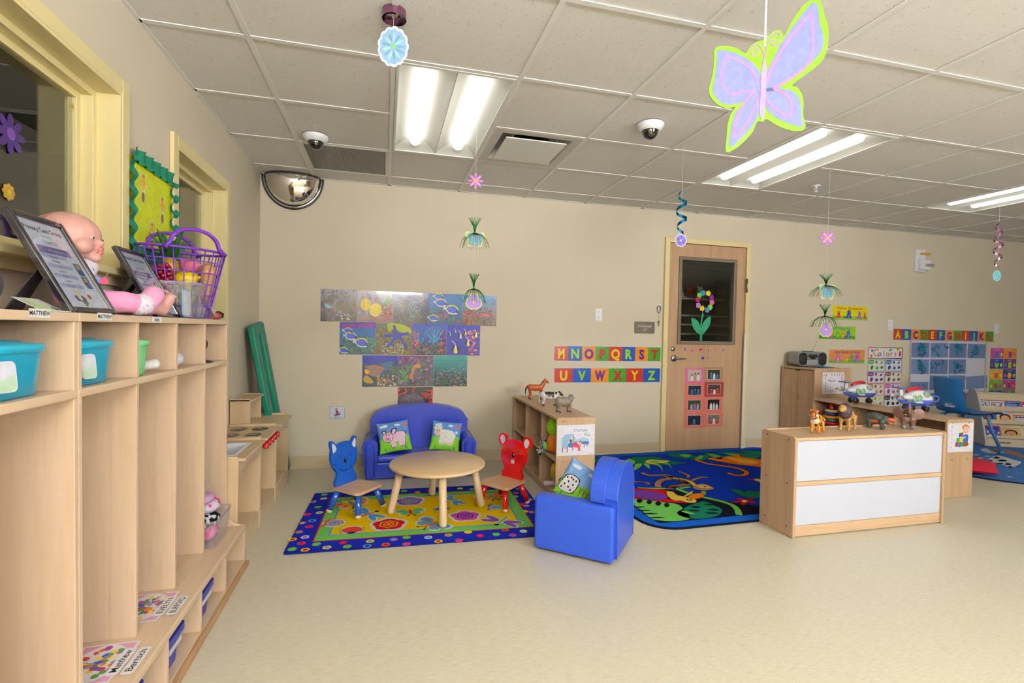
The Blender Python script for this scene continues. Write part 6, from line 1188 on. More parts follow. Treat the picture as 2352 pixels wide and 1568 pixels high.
o = B().ell((0, 0, 0), .030, (226, 214, 190)).out('cream_ball', FRU, None); o.location = (.205, -1.985, tz+.036); tag(o, 'cream toy ball in the bottom of the clear bin', 'ball')
b = B(); b.prism(rrect(.085, .11, .016, 4), 0, .004, 'z', (120, 180, 226)); b.prism(rrect(.076, .10, .012, 4), .004, .0046, 'z', (222, 222, 232)); o = b.out('toy_board', PRINT, None); o.location = (.215, -2.175, tz+.062); o.rotation_euler = (R(90), 0, R(90)); tag(o, 'white toy board with blue edge at the left end of the clear bin', 'board')
t = thing('small_doll', 'small dark-haired doll in pink lying at the right end of the locker top', 'doll', (.20, -1.80, tz)); bl = Blob(); bl.k((0, -.02, .018), (.005, .015, .018), .016, .017, (226, 90, 130)); bl.e((.010, .042, .020), (.018, .018, .018), (150, 100, 80)); bl.out('body', PLUSH, .003, t)
b = B(); [b.ell((.012+.014*cos(k*2.4), .052+.010*sin(k*1.7), .024+.012*sin(k*2.4)), .008, (60, 34, 28), None, 6, 5) for k in range(14)]; b.out('hair', PLUSH, t)['kind'] = 'stuff'
# ============================================================ LOCKER CONTENTS
def tub(y, c, lid, label, w_=.150, Ly=.215, hh=.112, x=.168):
    t = thing('storage_tub', label, 'tub', (x, y, MIDZ+.0008)); b = B(); n_ = rrect(1, 1, .28, 6); k = len(n_); rows = [(.80, 0.), (.84, .004), (.93, hh*.8), (.95, hh)]
    b.add([(q[0]*w_*f, q[1]*Ly*f, z) for f, z in rows for q in n_], [(r_*k+i, r_*k+(i+1) % k, (r_+1)*k+(i+1) % k, (r_+1)*k+i) for r_ in range(3) for i in range(k)]+[tuple(range(k))[::-1]], None, True); b.out('body', c, t)
    b = B(); rows = [(.98, hh-.012), (1.02, hh-.011), (1.02, hh), (.99, hh+.006), (.60, hh+.010), (.56, hh+.014), (.0, hh+.014)]
    b.add([(q[0]*w_*f, q[1]*Ly*f, z) for f, z in rows for q in n_], [(r_*k+i, r_*k+(i+1) % k, (r_+1)*k+(i+1) % k, (r_+1)*k+i) for r_ in range(6) for i in range(k)], None, True); b.out('lid', lid, t); return t
TQP = plain((0, 158, 196), .3, name='turquoise_plastic', coat=.2); TQL = plain((20, 172, 206), .25, name='turquoise_lid', coat=.2)
for y, lb in ((-3.160, 'turquoise lidded tub in the locker cubby at the far left'), (-2.860, 'turquoise lidded tub in the second cubby, under the first frame')):
    t = tub(y, TQP, TQL, lb); p = P(step=.0006); p.xf = M.Translation((.062, -.052, .05)) @ M.Rotation(R(90), 4, 'Z') @ M.Rotation(R(97), 4, 'X') if 0 else M.Translation((.0745, -.056, .052)) @ M.Rotation(R(80), 4, 'Z') @ M.Rotation(R(84), 4, 'X')
    p.prism(rrect(.050, .066, .012, 4), -.003, .0012, 'z', (214, 216, 230)); p.base = .0014; p.poly([(-.024, -.031), (.018, -.031), (.022, .004), (-.024, -.012)], (186, 214, 186), 1); p.out('paper_label', PRINT, t)
tub(-2.612, plain((120, 206, 140), .35, name='mint_plastic'), plain((126, 214, 148), .3, name='mint_lid'), 'mint green lidded tub in the third cubby', .14, .092, .108, .180)
bl = Blob(); bl.e((0, 0, .033), (.045, .058, .032), (214, 212, 222)); tag(bl.out('white_cushion', PLUSH, .004, None, 4, loc=(.205, -2.298, MIDZ+.002)), 'small white fabric pad in the fourth cubby', 'pad')
bl = Blob(); bl.k((-.02, -.01, .02), (.03, .02, .03), .016, .018, (226, 222, 220)); tag(bl.out('white_sock', PLUSH, .003, None, 3, loc=(.205, -2.53, MIDZ+.001)), 'small white cloth beside the mint tub', 'cloth')
t = thing('butterfly_toy', 'black and orange butterfly toy on a dark hat in the cubby at the right', 'toy', (.175, -1.965, MIDZ+.0005)); B().lathe([(0, .004), (.075, .0), (.078, .003), (.045, .012), (.040, .040), (.02, .055), (0, .058)], n=28, sy=.85).out('hat', plain((58, 54, 60), .8), t)
p = P(); p.xf = M.Translation((.02, .02, .075)) @ M.Rotation(R(70), 4, 'Z') @ M.Rotation(R(75), 4, 'X')
for s in (-1, 1): p.prism(smoothp([(0, 0), (s*.018, .022), (s*.045, .026), (s*.050, .006), (s*.030, -.018), (s*.008, -.014)], 3), -.003, .001, 'z', (50, 30, 26)); p.base = .0012; p.blob([(s*.008, .004), (s*.022, .014), (s*.036, .014), (s*.034, .004)], (226, 206, 160), 1); p.blob([(s*.010, -.004), (s*.026, -.006), (s*.028, -.012), (s*.014, -.010)], (206, 110, 50), 1)
p.out('wings', PRINT, t)['kind'] = 'stuff'; B().ell((.03, .03, .085), (.012, .010, .022), (60, 90, 200)).out('body', PLUSH, t)
# name papers on the bench
for nm, yc, xb, a, b_, lb in (('m', -2.80, .205, 'Matthew', 'Bertsch', 0), ('e', -2.500, .205, 'EVELYN', 'BURFORD', 1)):
    p = P(base=.0008, step=.0003); Lw, Lh = .19, .150; p.box((-Lw/2, -Lh/2, 0), (Lw/2, Lh/2, .0008), (238, 236, 240)); p.rect(-Lw/2+.006, -Lh/2+.006, Lw/2-.006, Lh/2-.006, (226, 160, 196), .2); p.ov(0, 0, Lw*.48, Lh*.47, (236, 232, 236), .4); rr = random.Random(lb+3)
    for k in range(60): a1 = rr.random()*6.28; r_ = rr.uniform(.1, .95); p.ov(Lw*.42*r_*cos(a1), Lh*.40*r_*sin(a1), rr.uniform(.006, .014), rr.uniform(.006, .011), [(150, 146, 170), (214, 50, 40), (60, 90, 190), (250, 214, 30), (70, 140, 70), (236, 236, 240), (170, 60, 160), (226, 120, 40)][k % 8], .6+.02*k, a1, 8)
    o = p.out('flower_picture', PRINT, None); o.location = (xb, yc, SEATZ+.0006); o.rotation_euler = (0, 0, R(90)); tag(o, ['colourful rabbit and flower picture lying on the bench, nearer the camera', 'colourful rabbit and flower picture lying on the bench, farther from the camera'][lb], 'picture')
    for j, tx in enumerate((a, b_)):
        p = P(base=.001, step=.0003); p.prism(rrect(.125, .034, .008, 3), 0, .0008, 'z', (240, 240, 244)); p.text(tx, 0, -.009, .028, (24, 24, 28), 1, fit=.100, bold=.006)
        o = p.out('name_card', PRINT, None); o.location = (xb+.066+j*.040, yc-.005-j*.004, SEATZ+.0024); o.rotation_euler = (0, 0, R(90)); tag(o, [['white card reading Matthew', 'white card reading Bertsch'], ['white card reading EVELYN', 'white card reading BURFORD']][lb][j]+' on the locker bench', 'name card')
# bins under the bench
BBM = plain((44, 52, 160), .35, name='navy_plastic')
for y, lb in ((-2.890, 'dark blue bin under the bench, nearest the camera'), (-2.585, 'dark blue bin under the bench, second from the camera'), (-2.278, 'dark blue bin under the bench, farthest from the camera')):
    t = thing('blue_bin', lb, 'bin', (.222, y, .0308)); b = B(); w_, Ly, hh = .22, .138, .125; n_ = rrect(1, 1, .10, 3); k = len(n_)
    b.add([(q[0]*w_*f, q[1]*Ly*f, z) for f, z in ((.84, 0), (.96, hh), (1.06, hh), (1.06, hh-.022), (.98, hh-.022), (.92, hh), (.80, .006)) for q in n_], [(r_*k+i, r_*k+(i+1) % k, (r_+1)*k+(i+1) % k, (r_+1)*k+i) for r_ in range(6) for i in range(k)]+[tuple(range(k))[::-1], tuple(6*k+i for i in range(k))]); b.out('bin', BBM, t)
    B().box((.1085, -.05, .070), (.1115, .05, .087)).out('label_strip', plain((206, 206, 210), .5), t)
# clear bin of clothes at the bench end
bt = clearbin('clothes_bin', 'clear bin overflowing with folded pink and patterned clothes on the bench end', (.215, -1.935, SEATZ+.0008), 0, .16, .23, .125)
for k, (pos, r_, c, lb) in enumerate([((0, -.01, .040), (.060, .085, .036), (236, 120, 180), 'pink clothes at the bottom of the clear clothes bin'), ((.0, .0, .095), (.062, .085, .032), (60, 54, 64), 'black and white patterned cloth in the clear clothes bin'), ((.0, .02, .150), (.058, .070, .030), (216, 206, 226), 'white cloth overflowing from the clear clothes bin'),
        ((-.01, -.01, .195), (.050, .065, .024), (220, 168, 214), 'pale pink folded cloth on top of the clothes bin'), ((-.04, -.02, .245), (.035, .050, .036), (100, 150, 180), 'blue grey cloth standing above the clothes bin')]):
    bl = Blob(); bl.e((0, 0, 0), r_, c)
    for j in range(5): bl.e((rnd.uniform(-.6, .6)*r_[0], rnd.uniform(-.7, .7)*r_[1], rnd.uniform(-.3, .5)*r_[2]), (r_[0]*.45, r_[1]*.4, r_[2]*.5), c, M.Rotation(rnd.random(), 4, 'X').to_euler())
    fnn = (lambda q, c_: ((232, 230, 236) if noise.noise(q*55) > .05 else (30, 26, 34))) if k == 1 else ((lambda q, c_: ((226, 60, 130) if noise.noise(q*40) > .3 else c_)) if k in (0, 2) else None)
    o = bl.out('folded_cloth', PLUSH, .0045, None, 3, fn=fnn); o.location = (.215+pos[0], -1.935+pos[1], SEATZ+.004+pos[2]); tag(o, lb, 'cloth')
# ============================================================ SIGNS ON THE FURNITURE ENDS
def endsign(x0, x1, z0, z1, y, fn, label):
    w_, h_ = x1-x0, z1-z0; p = P(step=.0002); p.box((0, 0, -.0008), (w_, h_, -.0002), (232, 230, 240)); p.rect(0, 0, w_, h_, (232, 230, 240), 0); fn(p, w_, h_); o = p.out('area_sign', LAM, None); o.rotation_euler = RB; o.location = (x0, y-.0012, z0); return tag(o, label, 'sign')
def s_dram(p, w, h):
    p.text('Dramatic', w*.63, h*.78, h*.13, (60, 80, 170), 1); p.text('Play', w*.80, h*.62, h*.13, (60, 80, 170), 1)
    T_ = lambda pts: [(w*a, h*b_) for a, b_ in pts]
    p.poly(T_([(.12, .25), (.12, .55), (.22, .70), (.42, .70), (.30, .45), (.24, .22)]), (150, 190, 220), 1); p.poly(T_([(.42, .70), (.52, .52), (.70, .58), (.84, .50), (.86, .36), (.62, .42), (.48, .38), (.42, .45)]), (160, 200, 226), 1)
    for a in ((.15, .12, .15, .25), (.27, .10, .27, .30), (.42, .18, .42, .68), (.62, .28, .62, .38), (.72, .25, .72, .36), (.80, .30, .80, .42)): p.line(T_([(a[0], a[1]), (a[2], a[3])]), .006, (150, 60, 80), 3)
    p.blob(T_([(.28, .30), (.40, .26), (.42, .40), (.32, .42)]), (40, 110, 160), 2); p.blob(T_([(.40, .30), (.55, .24), (.56, .14), (.62, .16), (.58, .36), (.46, .40)]), (206, 50, 90), 3.5); p.ov(w*.60, h*.40, w*.035, h*.05, (236, 190, 160), 4); p.blob(T_([(.56, .44), (.62, .48), (.66, .42), (.60, .43)]), (200, 60, 60), 4.5); p.blob(T_([(.64, .38), (.82, .34), (.84, .44), (.66, .44)]), (50, 110, 190), 2); p.ov(w*.36, h*.48, w*.035, h*.05, (40, 30, 30), 2.5); p.blob(T_([(.44, .38), (.52, .36), (.52, .44), (.46, .44)]), (50, 140, 90), 2.6)
endsign(2.176, 2.458, .338, .552, -1.240, s_dram, 'DRAMATIC PLAY sign with children under a tent on the toy shelf end')
def s_blk(p, w, h):
    for k, ch in enumerate('BLOCKS'): p.text(ch, w*.15, h*(.84-.135*k), h*.085, (120, 120, 130), 1)
    T_ = lambda pts: [(w*a, h*b_) for a, b_ in pts]
    for k, (a, b_, c) in enumerate([(.30, .18, (206, 50, 50)), (.42, .17, (60, 110, 200)), (.52, .18, (60, 170, 80)), (.34, .33, (60, 180, 90)), (.45, .33, (246, 226, 40)), (.43, .50, (50, 90, 200))]): p.rect(w*a, h*b_, w*(a+.11), h*(b_+.15), (40, 34, 40), 1+.1*k); p.rect(w*a+.002, h*b_+.002, w*(a+.11)-.002, h*(b_+.15)-.002, c, 2+.1*k)
    p.poly(T_([(.43, .65), (.48, .69), (.60, .69), (.54, .65)]), (246, 226, 40), 2); p.poly(T_([(.54, .50), (.60, .54), (.60, .69), (.54, .65)]), (206, 50, 50), 2)
    p.blob(T_([(.60, .55), (.62, .32), (.78, .32), (.80, .55), (.72, .60)]), (50, 110, 200), 3); p.blob(T_([(.62, .32), (.60, .20), (.70, .18), (.82, .22), (.78, .34)]), (140, 90, 50), 3.3); p.line(T_([(.68, .50), (.58, .46), (.50, .52)]), .012, (240, 196, 170), 4)
    p.ov(w*.70, h*.74, w*.13, h*.115, (240, 200, 176), 4); p.blob(T_([(.56, .76), (.56, .88), (.68, .95), (.82, .88), (.86, .78), (.80, .84), (.66, .86)]), (226, 140, 50), 5); p.line(T_([(.63, .70), (.68, .66), (.76, .70)]), .003, (120, 60, 50), 5, sm=3); p.ov(w*.66, h*.77, .003, .004, (30, 30, 30), 5); p.ov(w*.74, h*.77, .003, .004, (30, 30, 30), 5)
endsign(5.142, 5.400, .350, .572, -1.690, s_blk, 'BLOCKS sign with a boy stacking coloured blocks on the shelf end')
def s_mus(p, w, h):
    p.text('Music', w*.42, h*.56, h*.17, (40, 40, 46), 1, shear=.2)
    for k in range(30):
        a = k/30*4; e, f_ = int(a), a % 1; x, y = [(f_, .93), (.93, 1-f_), (1-f_, .08), (.08, f_)][e]; x = .06+x*.88; y = .06+y*.88; c = [(206, 50, 80), (60, 90, 170), (236, 226, 110), (60, 60, 110), (150, 60, 160)][k % 5]; p.ov(w*x, h*y, .006, .005, c, 1); p.line([(w*x+.005, h*y), (w*x+.005, h*y+.018)], .002, c, 1.5)
    p.poly([(w*.56, h*.22), (w*.90, h*.22), (w*.86, h*.30), (w*.62, h*.27)], (206, 60, 60), 1); p.poly([(w*.60, h*.20), (w*.88, h*.20), (w*.86, h*.24), (w*.64, h*.23)], (150, 206, 60), 2)
endsign(5.272, 5.545, .632, .850, my0, s_mus, 'MUSIC sign with a border of notes on the tall cabinet')
# ============================================================ CUSHIONS
class Sh:
    def __init__(s, bg): s.L = []; s.bg = bg
    def ov(s, x, y, rx, ry, c): s.L.append(('o', x, y, rx, ry, c)); return s
    def pg(s, pts, c, sm=4):
        s.L.append(('p', smoothp(pts, sm) if sm else pts, c)); return s
    def ln(s, pts, w_, c): s.L.append(('l', pts, w_, c)); return s
    def __call__(s, u, v_):
        for q in reversed(s.L):
            if q[0] == 'o' and ((u-q[1])/q[3])**2+((v_-q[2])/q[4])**2 < 1: return q[5]
            if q[0] == 'p':
                I = False; P_ = q[1]; j = len(P_)-1
                for i in range(len(P_)):
                    if (P_[i][1] > v_) != (P_[j][1] > v_) and u < (P_[j][0]-P_[i][0])*(v_-P_[i][1])/(P_[j][1]-P_[i][1])+P_[i][0]: I = not I
                    j = i
                if I: return q[2]
            if q[0] == 'l':
                for a, b_ in zip(q[1][:-1], q[1][1:]):
                    dx, dy = b_[0]-a[0], b_[1]-a[1]; t_ = max(0, min(1, ((u-a[0])*dx+(v_-a[1])*dy)/(dx*dx+dy*dy+1e-9)))
                    if (u-a[0]-dx*t_)**2+(v_-a[1]-dy*t_)**2 < (q[2]/2)**2: return q[3]
        return s.bg
def cushion(name, label, loc, rot, w_, h_, sh, n=84, th=.052):
    def pos(u, v_, s):
        x, y = 2*u-1, 2*v_-1; k = max(0, (1-x**2)*(1-y**2))**.42; pin = 1-.07*((1-abs(x)**3)+(0)) ; px = x*(1-.06*(1-abs(y)**2.5)*abs(x)**3); py = y*(1-.06*(1-abs(x)**2.5)*abs(y)**3)
        return (px*w_/2, s*(th*k+.003)+.0015*noise.noise(V((u*9, v_*9, 1))), py*h_/2)
    b = B(); b.grid(lambda u, v_: pos(u, v_, -1), n, n, cf=sh); b.grid(lambda u, v_: pos(1-u, v_, 1), 16, 16, (120, 160, 220))
    o = b.out(name, PLUSH, None); o.location = loc; o.rotation_euler = rot; return tag(o, label, 'cushion')
def farm():
    s = Sh((104, 152, 220)); s.pg([(0, 0), (1, 0), (1, .46), (.7, .52), (.4, .44), (.2, .42), (0, .46)], (130, 206, 60), 0)
    s.ov(.20, .84, .12, .045, (232, 236, 244)).ov(.26, .87, .07, .04, (232, 236, 244)).ov(.62, .84, .09, .04, (232, 236, 244))
    for k in range(9): a = k*.7; s.ln([(.87+.07*cos(a), .83+.07*sin(a)), (.87+.105*cos(a), .83+.105*sin(a))], .014, (226, 110, 80))
    s.ov(.87, .83, .052, .052, (232, 104, 40)); s.ov(.18, .10, .03, .05, (70, 160, 60)).ov(.8, .10, .03, .05, (70, 160, 60)); return s
K1 = (40, 30, 40); PG = (232, 196, 220)
s = farm(); body = [(.35, .62), (.50, .60), (.74, .62), (.84, .50), (.80, .30), (.76, .16), (.60, .16), (.60, .28), (.52, .30), (.50, .16), (.38, .14), (.36, .34)]
s.pg([(.5+(x-.5)*1.05, .4+(y-.4)*1.06) for x, y in body], K1).pg(body, PG); s.ov(.28, .48, .165, .165, K1).ov(.28, .48, .152, .152, PG).pg([(.12, .62), (.14, .70), (.26, .68), (.24, .58)], K1).pg([(.14, .62), (.16, .68), (.24, .66), (.22, .59)], PG).pg([(.40, .58), (.44, .72), (.58, .72), (.52, .56)], K1).pg([(.42, .58), (.46, .70), (.55, .70), (.50, .57)], PG)
s.ov(.28, .42, .075, .058, (206, 90, 130)).ov(.28, .42, .064, .047, (236, 160, 190)).ov(.26, .42, .012, .02, (150, 60, 90)).ov(.30, .42, .012, .02, (150, 60, 90)).ov(.25, .55, .017, .026, K1).ov(.33, .55, .017, .026, K1).ln([(.84, .52), (.89, .60), (.87, .64)], .02, K1).ln([(.40, .15), (.50, .15)], .03, (236, 150, 190)).ln([(.64, .16), (.74, .16)], .03, (236, 150, 190))
cushion('pig_cushion', 'square cushion with a pink pig, at the left of the blue sofa', (1.092, -.345, .318), (R(-22), R(-6), R(8)), .262, .255, s)
s = farm(); WL = (236, 236, 230); s.pg([(.30, .66), (.50, .68), (.72, .64), (.82, .50), (.76, .34), (.74, .22), (.30, .24), (.30, .40)], WL).ov(.22, .62, .13, .15, WL).ov(.24, .75, .12, .07, WL).ov(.10, .74, .04, .05, WL).ov(.84, .62, .04, .05, WL).ov(.22, .58, .095, .13, (240, 214, 200)).ov(.19, .63, .016, .024, K1).ov(.26, .63, .016, .024, K1).ln([(.19, .52), (.24, .50)], .014, (150, 100, 90)).pg([(.30, .26), (.30, .18), (.46, .18), (.46, .26)], (240, 210, 200), 0).pg([(.56, .26), (.56, .18), (.74, .18), (.74, .26)], (240, 210, 200), 0)
cushion('sheep_cushion', 'square cushion with a white sheep, at the right of the blue sofa', (1.512, -.365, .312), (R(-22), R(6), R(-8)), .250, .248, s)
s = farm(); s.bg = (130, 176, 232); s.pg([(.05, .15), (.05, .50), (.20, .62), (.42, .60), (.46, .40), (.40, .18)], K1).pg([(.06, .16), (.07, .48), (.20, .60), (.40, .58), (.44, .40), (.38, .19)], (236, 238, 242))
for x, y in [(.12, .5), (.2, .42), (.28, .52), (.34, .40), (.14, .32), (.26, .30), (.36, .52), (.22, .54), (.34, .26), (.1, .22)]: s.ov(x, y, .022, .028, K1)
for k in range(3): s.ln([(.55+.1*k, .45), (.58+.1*k, .25)], .016, (110, 60, 60)); s.ln([(.52, .36+.05*k-.02), (.82, .32+.05*k-.02)], .014, (110, 60, 60))
q = PZ(1345, 1130, .30); cushion('cow_cushion', 'square cushion with a spotted cow, tucked in the blue armchair', (2.095, -1.86, .335), (R(-14), R(30), R(-24)), .225, .225, s)
# ============================================================ PLUSH TOYS AND CARD IN THE TOY SHELF
sx, sz1, sz2 = 2.172, .605*.47+.0195, .0605
LG = (150, 214, 40); bl = Blob(); bl.e((0, 0, .075), (.062, .070, .072), LG).e((0, .0, .13), (.05, .058, .04), LG)
o = bl.out('apple_plush', PLUSH, .006, None, 4, loc=(2.240, -1.015, .413)); tag(o, 'lime green round plush at the top of the near shelf bay', 'plush toy'); o['label'] = 'lime green round plush in the upper near bay of the toy shelf'
bl = Blob(); bl.ch([(0, 0, .045), (0, 0, .10)], [.050, .052], (240, 128, 50)).k((0, 0, .10), (0, .0, .125), .050, .030, (240, 128, 50)); bl.e((-.045, .055, .035), (.028, .028, .034), (150, 206, 110))
o = bl.out('carrot_plush', PLUSH, .005, None, 3, loc=(2.232, -1.03, sz1)); tag(o, 'orange plush with green knob below the lime plush in the toy shelf', 'plush toy'); o.location.z = sz1+.006
for o in (o,): o.scale = (1, 1, .95)
bl = Blob(); bl.e((0, 0, .05), (.045, .05, .048), (236, 170, 30)).ch([(0, .01, .08), (-.01, .03, .15), (-.03, .02, .18)], [.022, .018, .02], (236, 170, 30)); o = bl.out('giraffe_plush', PLUSH, .004, None, 3, fn=lambda q, c: (190, 96, 20) if noise.noise(q*70) > .12 else c, loc=(2.262, -.925, sz1)); tag(o, 'orange spotted giraffe plush in the middle bay of the toy shelf', 'plush toy')
bl = Blob(); bl.e((0, 0, .045), (.045, .040, .044), (50, 160, 90)).e((-.015, -.01, .095), (.028, .028, .026), (50, 160, 90)).k((.0, .02, .02), (.02, .05, .015), .018, .010, (50, 160, 90)).pt((-.035, -.01, .03), (.03, .03, .025), (190, 210, 50)); o = bl.out('dinosaur_plush', PLUSH, .004, None, 3, loc=(2.222, -1.02+.19-.0, sz1)); o.location = (2.225, -.99+.0, sz1); tag(o, 'green dinosaur plush beside the spotted giraffe plush', 'plush toy')
bl = Blob(); bl.e((0, 0, .04), (.038, .045, .038), (226, 226, 230)).k((0, -.02, .04), (-.045, -.03, -.03), .022, .018, (226, 226, 230)).k((0, .02, .03), (-.045, .02, -.02), .018, .014, (226, 226, 230)); o = bl.out('zebra_plush', PLUSH, .0035, None, 3, fn=lambda q, c: (26, 24, 30) if noise.noise(q*95) > .0 else c, loc=(2.215, -.905+.02, sz1+.0)); o.location = (2.205, -.885, sz1+.004); tag(o, 'black and white plush hanging over the edge of the middle shelf', 'plush toy')
t = thing('rag_doll', 'rag doll with yellow hair sitting in the lower near bay of the toy shelf', 'doll', (2.265, -1.03, sz2)); bl = Blob(); bl.e((0, 0, .05), (.04, .04, .05), (226, 190, 190)).e((0, 0, .125), (.038, .038, .038), (240, 200, 176)).k((-.01, -.01, .02), (-.085, .02, .016), .016, .020, (232, 214, 220)); bl.out('body', PLUSH, .004, t)
b = B(); [b.tube([(.036*cos(a), .036*sin(a), .155), (.045*cos(a), .045*sin(a), .12), (.048*cos(a+.3), .048*sin(a+.3), .06)], [.011, .010, .006], 6, (230, 206, 70)) for a in [2*pi*k/14 for k in range(14)]]; b.ell((0, 0, .145), (.042, .042, .030), (230, 206, 70)); b.out('hair', PLUSH, t)['kind'] = 'stuff'
p = P(); p.box((-.032, -.022, 0), (.032, .022, .001), (222, 222, 230)); p.ov(.018, 0, .008, .008, (200, 60, 70), 5); p.text('doll', -.008, -.005, .014, (60, 60, 70), 5); o = p.out('picture_card', PRINT, None); o.location = (2.225, -1.13, sz2+.0012); o.rotation_euler = (0, 0, R(-20)); tag(o, 'small white card on the bottom board of the toy shelf', 'card')
bl = Blob(); bl.e((0, 0, .03), (.035, .04, .03), (216, 206, 200)).e((0, .02, .07), (.022, .022, .022), (190, 150, 120)); o = bl.out('grey_plush', PLUSH, .004, None, 3, loc=(2.26, -.70, sz2)); tag(o, 'small pale plush in the lower middle bay of the toy shelf', 'plush toy')
# ============================================================ TOY ANIMALS
def mk(bl, name, label, foot, rz, s, vox=.0024, fn=None, mat=None, sm=3, z=.6055, cat='toy animal'):
    o = bl.out(name, mat or TOY, vox, None, sm, fn=fn); o.scale = (s,)*3; o.location = (foot[0], foot[1], z+.0005); o.rotation_euler = (0, 0, rz); return tag(o, label, cat)
def legs(bl, pos, top, knee, r, c, hoof, hh=.012, bend=.006):
    for i, (x, y) in enumerate(pos):
        f_ = 1 if x > 0 else -1
        bl.ch([(x, y*.8, top), (x+(bend if f_ < 0 else -bend*.3), y, knee), (x-(bend if f_ < 0 else 0)*.6, y, hh)], [r*1.7, r*.95, r*.75], c); bl.k((x-(bend*.4 if f_ < 0 else 0), y, hh*.8), (x+.004, y, .005), r*.9, r*1.0, hoof)
BR = (186, 88, 34); BK = (34, 28, 28)
bl = Blob(); bl.e((0, 0, .105), (.058, .026, .030), BR).e((-.048, 0, .108), (.030, .026, .030), BR).e((.042, 0, .106), (.026, .024, .032), BR).ch([(.052, 0, .118), (.075, 0, .148), (.086, 0, .170)], [.022, .016, .014], BR).ch([(.084, 0, .172), (.112, 0, .152)], [.014, .009], BR)
for s_ in (-1, 1): bl.k((.082, s_*.008, .180), (.083, s_*.009, .192), .004, .0028, BR)
legs(bl, [(-.058, .014), (-.050, -.014), (.044, .013), (.052, -.013)], .095, .052, .0068, BR, BK); bl.ch([(.068, 0, .166), (.052, 0, .142)], [.006, .006], BK).ch([(-.076, 0, .118), (-.090, 0, .095), (-.094, 0, .050)], [.007, .008, .004], BK)
q = PZ(1230, 917, .6055); mk(bl, 'toy_horse', 'brown toy horse with black tail, farthest on the toy shelf top', q, R(-6), .98)
CW = (226, 224, 226)
bl = Blob(); bl.e((0, 0, .090), (.068, .030, .034), CW).e((-.05, 0, .094), (.030, .028, .032), CW).e((.045, 0, .090), (.030, .026, .032), CW).ch([(.06, 0, .102), (.085, 0, .112)], [.020, .016], CW).ch([(.086, 0, .114), (.115, 0, .095)], [.016, .010], BK).e((-.030, 0, .058), (.016, .014, .012), (190, 130, 140))
for s_ in (-1, 1): bl.k((.088, s_*.010, .120), (.082, s_*.026, .118), .005, .003, BK)
legs(bl, [(-.058, .015), (-.050, -.015), (.044, .015), (.056, -.015)], .075, .045, .0078, CW, BK); bl.ch([(-.078, 0, .110), (-.086, 0, .06), (-.086, 0, .035)], [.005, .004, .006], CW)
for c_, r_ in (((.0, -.02, .105), (.022, .03, .022)), ((-.030, .0, .120), (.012, .04, .03)), ((.03, 0, .10), (.014, .05, .03)), ((-.062, .02, .09), (.02, .02, .02)), ((.058, -.01, .115), (.010, .03, .016))): bl.pt(c_, r_, BK)
a, b_ = PZ(1252, 930, .6055), PZ(1270, 933, .6055); mk(bl, 'toy_cow', 'black and white toy cow between the horse and the sheep', (a+b_)/2, R(-12), .92)
GW = (150, 138, 124)
bl = Blob(); bl.e((0, 0, .075), (.058, .034, .036), GW).e((-.035, 0, .078), (.032, .033, .034), GW).ch([(.045, 0, .088), (.060, 0, .112)], [.026, .018], GW).ch([(.062, 0, .118), (.082, 0, .106)], [.015, .009], (206, 200, 196))
for s_ in (-1, 1): bl.k((.060, s_*.012, .124), (.054, s_*.028, .120), .005, .003, (170, 150, 136))
legs(bl, [(-.044, .016), (-.036, -.016), (.038, .015), (.046, -.015)], .055, .032, .0072, (160, 142, 122), (60, 50, 44))
a, b_ = PZ(1276, 946, .6055), PZ(1312, 948, .6055); mk(bl, 'toy_sheep', 'grey woolly toy sheep nearest the sign on the toy shelf top', (a+b_)/2, R(4), 1.05, mat=FUR)
OR, OY, TW = (226, 110, 20), (232, 160, 40), (226, 214, 196)
def stripe(q, c): return (44, 26, 20) if (sin(q.x*210+2.2*sin(q.z*60)) > .72 and q.z > .03 and c in (OR, OY)) else c
bl = Blob(); bl.e((-.01, 0, .080), (.060, .024, .028), OY).e((.040, 0, .082), (.028, .026, .030), OY).ch([(.050, 0, .092), (.066, 0, .112)], [.020, .018], OR).e((.074, 0, .120), (.022, .022, .020), OR).e((.092, 0, .112), (.012, .012, .010), OR).e((.088, 0, .101), (.010, .010, .006), TW)
for s_ in (-1, 1): bl.e((.068, s_*.018, .138), (.005, .008, .009), OR).e((.074, s_*.018, .112), (.012, .008, .012), TW)
legs(bl, [(-.056, .018), (-.046, -.018), (.034, .018), (.050, -.016)], .070, .040, .0088, OY, OR, bend=.010); bl.ch([(-.066, 0, .09), (-.09, 0, .07), (-.10, .0, .035)], [.007, .006, .006], OR).pt((.052, 0, .075), (.018, .03, .02), TW)
q = PZ(1880, 992, .6055); mk(bl, 'toy_tiger', 'orange striped toy tiger, leftmost animal on the divider cabinet', q+V((0, .01, 0)), R(-152), 1.0, fn=stripe)
LT, MN = (206, 156, 80), (86, 66, 74)
bl = Blob(); bl.e((-.01, 0, .085), (.058, .024, .027), LT).e((.036, 0, .088), (.026, .026, .032), LT).e((.040, 0, .112), (.036, .038, .050), MN).e((.072, 0, .132), (.020, .020, .022), LT).e((.090, 0, .124), (.013, .012, .011), LT)
legs(bl, [(-.056, .018), (-.046, -.018), (.032, .020), (.046, -.018)], .072, .042, .0090, LT, LT, bend=.010); bl.ch([(-.066, 0, .10), (-.09, 0, .07), (-.095, 0, .035)], [.006, .005, .009], LT)
mk(bl, 'toy_lion', 'toy lion with dark purple-brown mane, second on the divider cabinet', PZ(1946, 986, .6055), R(-160), 1.08, fn=lambda q, c: ((66, 50, 60) if noise.noise(q*120) > .1 else c) if c == MN else c, mat=FUR)
HG, HO = (70, 78, 74), (206, 96, 50)
